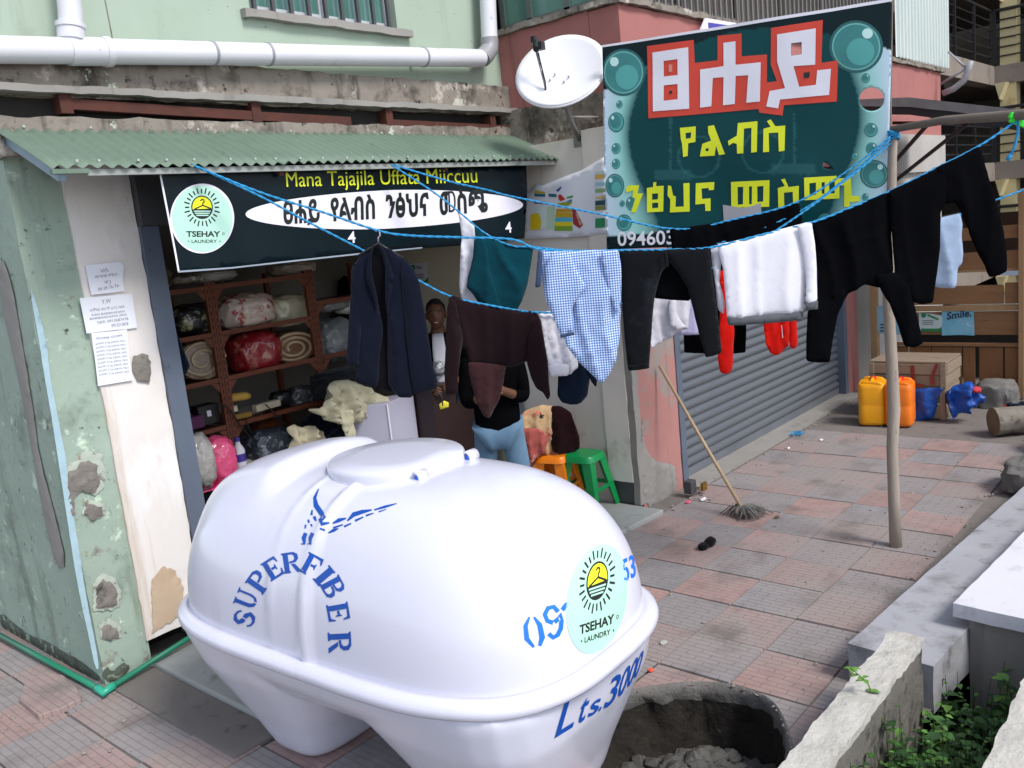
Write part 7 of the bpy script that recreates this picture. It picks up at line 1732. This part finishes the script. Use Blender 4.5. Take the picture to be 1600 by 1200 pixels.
# posters on the stall
sth = Hang((SXX-.005, 0), (SXX-.005, 3), .003)
def sposter(label, outl, m, extra):
    t = thing('stall_poster', label, 'poster', sth.at(*outl[0], off=.01), 'posters on the plank stall'); V, Fs, _ = fill(outl, [], 12)
    o = sth.put(V, Fs, 'sheet', m, .012, t); s_ = o.modifiers.new('s', 'SOLIDIFY'); s_.thickness = .002; s_.offset = -1
    extra(t); return t
M_poster1 = mat('cyan_poster', rgb('#5fa3bd'), .4, rgb('#8cc0d2'), 7, .5, spots=((rgb('#b0a3c9'), 6, .58, .66), (rgb('#e0e6ea'), 9, .64, .7)))
M_poster2 = mat('white_green_poster', rgb('#c6d0cf'), .5, rgb('#b3c4c2'), 8, .5)
def ex1(t):
    sth.text('Smile', (1480, 499), (1515, 494), 11, 'lettering', mat('navy_print', rgb('#15204a'), .5), .016, t, .02, .2); sth.text('.', (1516, 494), (1518, 494), 3, 'lettering', M_ink, .016, t, .02)
sposter('cyan poster reading Smile on the plank stall', [(1472, 480), (1490, 481), (1508, 480), (1522, 484), (1523, 524), (1500, 523), (1472, 524)], M_poster1, ex1)
def ex2(t):
    sth.poly([(1444+4*math.cos(a_), 492+4*math.sin(a_)) for a_ in [math.pi*k/8 for k in range(16)]], 'green_dot', mat('sign_green2', rgb('#1f7a45'), .5), .016, t); sth.poly([(1450, 490), (1468, 498), (1466, 500), (1450, 493)], 'stripe', mat('sign_green2', rgb('#1f7a45'), .5), .016, t); sth.poly([(1440, 513), (1472, 513), (1472, 518), (1440, 517)], 'stripe', mat('sign_green2', rgb('#1f7a45'), .5), .016, t)
    for yy in (500, 503, 506): sth.poly([(1442, yy), (1459, yy), (1459, yy+1), (1442, yy+1)], 'text_line', M_greyink, .016, t)
sposter('white and green torn poster left of the Smile poster', [(1436, 489), (1456, 490), (1473, 493), (1473, 510), (1466, 514), (1470, 517), (1437, 516)], M_poster2, ex2)
def ex3(t):
    for yy in (506, 511, 516): sth.poly([(1376, yy), (1382, yy-.5), (1382, yy+1.5), (1376, yy+2)], 'text_line', mat('navy_print', rgb('#15204a'), .5), .016, t)
sposter('pale cyan poster at the left end of the plank stall behind the pole', [(1369, 478), (1386, 477), (1412, 505), (1414, 522), (1400, 523), (1370, 520)], mat('pale_cyan_poster', rgb('#8fb3c4'), .5, rgb('#7aa2b6'), 6, .5), ex3)
# black tarpaulin roof with grey hem on the stall
RX = 8.9
rfst = thing('tarpaulin_roof', 'black tarpaulin roof with a grey hem over the plank stall', 'roof', (RX, 1.5, 2.5))
e0 = px(1325, 156, RX); e1 = px(1420, 152, RX); e2 = px(1600, 172, RX); e3_ = e2+(e2-e1)*.6
def roofm(name, m, tops, bots, parent):
    m_ = MB(); n_ = len(tops); m_.add(list(tops)+list(bots), [(i, i+1, n_+i+1, n_+i) for i in range(n_-1)]); o = m_.build(name, m, parent); s_ = o.modifiers.new('s', 'SOLIDIFY'); s_.thickness = .006; return o
tp = [e0]+[e1.lerp(e3_, i/8) for i in range(9)]
bt_ = [px(1325, 166, RX)]+[p_+Vector((0, 0, -.085+.03*noise.noise(Vector((i*1.7, 2, 1))))) for i, p_ in enumerate(tp[1:])]
roofm('hem', mat('grey_hem_tarp', rgb('#7d7b7b'), .7, rgb('#5f5d5d'), 7, .6), tp, bt_, rfst)
bk = [p_+Vector((2.6, 0, -.05)) for p_ in tp]; roofm('sheet', mat('black_tarp', lin(.012, .012, .013), .6), [p_+Vector((.004, 0, -.004)) for p_ in tp], bk, rfst)
fr = [px(1325, 178, RX+.05)]+[b_+Vector((.03, 0, -.07-.05*abs(noise.noise(Vector((i*.9, 5, 1)))))) for i, b_ in enumerate(bt_[1:])]
roofm('valance', mat('black_tarp', lin(.012, .012, .013), .6), [b_+Vector((.02, 0, .02)) for b_ in bt_], fr, rfst)
for a, b in (((1393, 258), (1464, 178)), ((1393, 287), (1532, 177))):
    m_ = MB(); A0 = px(a[0], a[1], RX+.35); B0_ = px(b[0], b[1], RX+.2); m_.bar(A0+(A0-B0_)*.3, B0_, .03, .03); m_.build('strut', M_black, rfst)
m_ = MB(); m_.bar(px(1395, 192, 9.6), px(1478, 192, 9.6), .03, .03); m_.build('cross_bar', mat('dark_red_bar', rgb('#4a2222'), .7), rfst)
# bent grey pipe bracket on the corner of the pink building
bp = thing('pipe_bracket', 'bent pale pipe bracket sticking out of the pink building corner', 'pipe bracket', px(1474, 145, 12.9))
m_ = MB(); m_.tube([px(x, y, 12.85) for x, y in ((1473, 146), (1490, 139), (1506, 126), (1512, 112), (1517, 95))], .04, 8); m_.build('pipe', M_pvcgrey, bp, smooth=True)
m_ = MB(); m_.tube([px(1470, 131, 12.9), px(1509, 107, 12.85)], .018, 6); m_.tube([px(1482, 81, 12.9), px(1509, 106, 12.85)], .016, 6); m_.build('stay', M_pvcgrey, bp, smooth=True)

# ------------------------------------------------------------------ stair building far behind
sb = thing('stair_building', 'tall grey concrete building with yellow columns and open stair railings far behind', 'building', (20, 3, 0))
BX = 18.5
M_yel = mat('pale_yellow_plaster', rgb('#c9b98a'), .85, rgb('#d4c89f'), 1.2, .7, spots=((rgb('#b3995f'), 1.6, .58, .7),))
M_bconc = mat('dark_stair_concrete', rgb('#8f857c'), .9, rgb('#7d736b'), 2, .7, spots=((rgb('#5a534d'), 2.5, .58, .75),))
M_bdark = mat('grey_stair_wall', rgb('#7d7a77'), .9, rgb('#6b6865'), .8, .6)  # plain grey of the back and side walls
M_rail = mat('black_rail', lin(.016, .016, .018), .5)
YC = px(1554, 100, BX).y; ya_ = px(1587, 100, BX).y; yb_ = px(1562, 100, BX).y
m_ = MB(); m_.box((BX+.02, ya_, 0), (BX+.37, yb_, 13)); m_.build('column', M_yel, sb)
m_ = MB(); m_.box((BX+.02, ya_-4.3, 0), (BX+.37, ya_-3.95, 13)); m_.build('column', M_yel, sb)
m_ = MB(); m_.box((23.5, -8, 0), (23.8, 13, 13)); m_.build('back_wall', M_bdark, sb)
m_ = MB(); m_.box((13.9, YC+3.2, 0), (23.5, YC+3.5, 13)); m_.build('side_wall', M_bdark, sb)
def lvl(yp, X=BX, x=1554): return px(x, yp, X).z
levels = [(lvl(104), lvl(133)), (lvl(254), lvl(282)), (lvl(404), lvl(430)), (lvl(-46), lvl(-20))]
for zt, zb in levels:
    m_ = MB(); m_.box((BX, -6, zb), (BX+.45, YC, zt)); m_.build('landing_beam', M_bconc, sb)
    m_ = MB(); m_.box((13.6, YC, zt-.33), (BX+.45, YC+.25, zt)); m_.build('landing_beam', M_bconc, sb)
    m_ = MB(); m_.box((BX+.46, -6, zt-.2), (23.4, YC+3.1, zt-.05)); m_.build('floor_slab', M_bconc, sb)
    m_ = MB(); m_.prism([(BX+.019, yb_-.05, zb-.28), (BX+.019, yb_+.02, zb+.001), (BX+.019, ya_+.1, zb+.001), (BX+.019, ya_+.12, zb-.05)], (-.3, 0, 0)); m_.build('corbel', M_yel, sb)
    # railings: one run along the front to the right, one along the landing to the left
    for (p0, p1) in (((BX-.0, YC, zt), (BX-.0, -5.5, zt)), ((13.7, YC+.05, zt), (BX-.03, YC+.05, zt))):
        p0 = Vector(p0); p1 = Vector(p1); L_ = (p1-p0).length
        rl = MB(); rl.tube([p0+Vector((0, 0, .95)), p1+Vector((0, 0, .95))], .028, 6); rail = rl.build('railing', M_rail, sb)
        for k in range(5):
            m_ = MB(); m_.tube([p0+Vector((0, 0, .16+.155*k)), p1+Vector((0, 0, .16+.155*k))], .014, 5); m_.build('rail', M_rail, rail)
        nn_ = int(L_/1.15)
        for k in range(nn_+1):
            m_ = MB(); q = p0.lerp(p1, k/nn_); m_.bar(q, q+Vector((0, 0, .95)), .045); m_.build('post', M_rail, rail)
    # stair flights behind the landing
    zn = zt-2.06
    for (xa, za, xb, zb2, yy) in ((14.2, zt-.1, 18.6, zt-1.1, YC+.9), (14.2, zt+1.1, 18.6, zt-.1, YC+2.0)):
        m_ = MB(); m_.prism([(xa, yy, za), (xb, yy, zb2), (xb, yy, zb2-.3), (xa, yy, za-.3)], (0, .9, 0)); m_.build('stair_flight', M_bconc, sb)
        for k in range(11):
            m_ = MB(); t_ = k/10; q = Vector((xa+(xb-xa)*t_, yy, za+(zb2-za)*t_)); m_.bar(q, q+Vector((0, 0, .9)), .05); m_.build('baluster', M_rail, sb)
        m_ = MB(); m_.bar((xa, yy, za+.9), (xb, yy, zb2+.9), .06); m_.build('handrail', M_rail, sb)
# grassy bank and pale wall seen through the stall opening
m_ = MB(); m_.box((13.5, -7, -.02), (13.8, 1.6, 1.35)); tag(m_.build('retaining_wall', mat('mossy_stone_wall', rgb('#77766a'), .95, rgb('#5f6150'), 6, .8, bump=1, bscale=20)), 'mossy grey stone wall seen through the gap in the plank stall', 'wall')
m_ = MB(); m_.prism([(12.8, px(1530, 444, 12.8).y, 1.0), (12.8, px(1555, 430, 12.8).y, px(1555, 431, 12.8).z), (12.8, px(1600, 428, 12.8).y, px(1600, 430, 12.8).z), (12.8, px(1640, 440, 12.8).y, 1.0)], (.25, 0, 0)); tag(m_.build('sheet_bundle', mat('pale_blue_sheet', rgb('#b3c3dc'), .6)), 'pale blue plastic sheet seen through the gap in the plank stall', 'sheet')

# ------------------------------------------------------------------ kerb, white block, ditch walls, weeds
krz = math.atan2(1.23-1.385, 5.62-3.63)
def kbox(name, m, lo, hi, label, cat, amp=.004, step=.08, seed=0, piv=(3.63, 1.385, 0)):
    o = rough_box(name, m, lo, hi, None, step, amp, seed); o.data.transform(Matrix.Translation(-Vector((0, 0, 0))))
    P_ = o.location.copy(); pv = Vector(piv); Rm = Matrix.Rotation(krz, 4, 'Z')
    o.location = pv+(Rm @ (P_-pv)); o.rotation_euler.z = krz
    return tag(o, label, cat)
kbox('cement_kerb', M_kerb, (3.63, 1.02, -.03), (9.2, 1.385, .185), 'long low smooth grey cement kerb at the right of the paving', 'kerb', .003)
kbox('cement_block', M_whitecem, (4.02, .2, .235), (9.2, 1.075, .30), 'white topped cement slab at the right edge beside the kerb', 'slab', .003, .08, 2)
kbox('slab_base', M_conc2, (4.05, .25, -.5), (9.2, 1.018, .234), 'grey cement base under the white topped slab', 'base', .004, .08, 3)
lw_ = thing('low_wall', 'low rough cement wall running between the paving and the weeds', 'wall', (2.4, 1.1, -.4))
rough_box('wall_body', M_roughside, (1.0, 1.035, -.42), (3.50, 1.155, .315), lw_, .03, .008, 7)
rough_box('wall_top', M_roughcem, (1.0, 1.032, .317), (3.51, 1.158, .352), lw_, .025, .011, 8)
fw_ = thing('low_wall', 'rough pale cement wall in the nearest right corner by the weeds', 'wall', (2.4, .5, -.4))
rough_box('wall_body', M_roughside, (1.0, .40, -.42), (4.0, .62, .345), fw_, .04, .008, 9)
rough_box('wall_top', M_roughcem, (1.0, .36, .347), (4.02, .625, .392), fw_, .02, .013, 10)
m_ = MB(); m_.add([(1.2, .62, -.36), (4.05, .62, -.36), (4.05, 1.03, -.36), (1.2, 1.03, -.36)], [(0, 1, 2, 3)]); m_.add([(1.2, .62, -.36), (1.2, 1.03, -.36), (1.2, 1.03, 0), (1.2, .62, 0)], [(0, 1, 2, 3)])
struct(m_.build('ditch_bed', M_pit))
def leafmat(name, a, b):
    m = mat(name, a, .55, b, 9, .6, spec=.4); return m
M_leaf = [leafmat('weed_leaf', rgb('#456f31'), rgb('#355a29')), leafmat('weed_leaf_light', rgb('#6a9444'), rgb('#557f38')), leafmat('weed_leaf_dark', rgb('#2c4c24'), rgb('#22401e'))]
random.seed(21)
def leaf(m_, c, d, L_, W_, droop=.3):
    d = d.normalized(); s_ = d.cross(Vector((0, 0, 1)));
    if s_.length < .1: s_ = Vector((1, 0, 0))
    s_.normalize(); u_ = s_.cross(d)
    P_ = []; F_ = []
    for t, w_ in ((0, .06), (.22, .75), (.5, 1), (.78, .6), (1, .02)):
        mid = c+d*L_*t-Vector((0, 0, 1))*droop*L_*t*t
        P_ += [mid-s_*W_*w_/2+u_*.12*W_*w_, mid, mid+s_*W_*w_/2+u_*.12*W_*w_]
    for i in range(4): F_ += [(3*i, 3*i+1, 3*i+4, 3*i+3), (3*i+1, 3*i+2, 3*i+5, 3*i+4)]
    m_.add(P_, F_)
mbs = [MB(), MB(), MB()]; stems = MB()
for i in range(820):
    x = random.uniform(2.15, 3.95) if i % 2 else random.uniform(2.15, 3.0); y = random.uniform(.66, 1.015)
    if x > 3.5 and random.random() < .5: continue
    hgt = random.uniform(.3, .64)*(1.0 if x < 3.2 else .75); base_ = Vector((x, y, -.36)); lean_ = Vector((random.uniform(-.16, .16), random.uniform(-.08, .10), 0))
    top_ = base_+lean_+Vector((0, 0, hgt)); stems.tube([base_, base_.lerp(top_, .5)+lean_*.15, top_], [.0026, .002, .0012], 4, cap=False)
    for k in range(random.randint(9, 15)):
        t = random.uniform(.3, 1); c = base_.lerp(top_, t); a_ = random.uniform(0, 6.28); L_ = random.choice((.02, .025, .03, .035, .045, .065))*random.uniform(.8, 1.15)*(1.25-t*.4)
        d = Vector((math.cos(a_), math.sin(a_), random.uniform(.0, .6))); leaf(mbs[random.choice((0, 0, 1, 2) if t > .6 else (0, 2, 2))], c, d, L_, L_*random.uniform(.55, .85), random.uniform(.2, .6))
wd = stems
veg = MB()
stuff(tag(stems.build('weed_stems', leafmat('weed_stem_dark', rgb('#3d5a2b'), rgb('#314a22')), smooth=True), 'thin green stems of the weeds in the ditch', 'weeds'))
for m_, mm, nm, lb in zip(mbs, M_leaf, ('weeds', 'weeds', 'weeds'), ('mid green weed leaves filling the ditch between the low walls', 'light green weed leaves on top of the ditch plants', 'dark green weed leaves low in the ditch')):
    stuff(tag(m_.build(nm, mm, fix=False, smooth=True), lb, 'weeds'))
spg = thing('weed_sprig', 'thin weed sprig leaning over the top of the low wall', 'weed', (2.95, 1.0, -.36))
m_ = MB(); q = [Vector((3.0, 1.0, -.3)), Vector((3.02, 1.02, .2)), Vector((2.98, 1.07, .40)), Vector((2.95, 1.12, .46))]; m_.tube(q, [.004, .003, .0025, .002], 5); m_.build('stem', leafmat('weed_stem', rgb('#5d7a3a'), rgb('#4b672f')), spg, smooth=True)
for i in range(12):
    t = random.uniform(.55, 1)*3; k = min(2, int(t)); c = q[k].lerp(q[k+1], t-k); a_ = random.uniform(0, 6.28); m_ = MB(); leaf(m_, c, Vector((math.cos(a_), math.sin(a_), .2)), .035, .02, .3); m_.build('leaf', M_leaf[1], spg, fix=False, smooth=True)
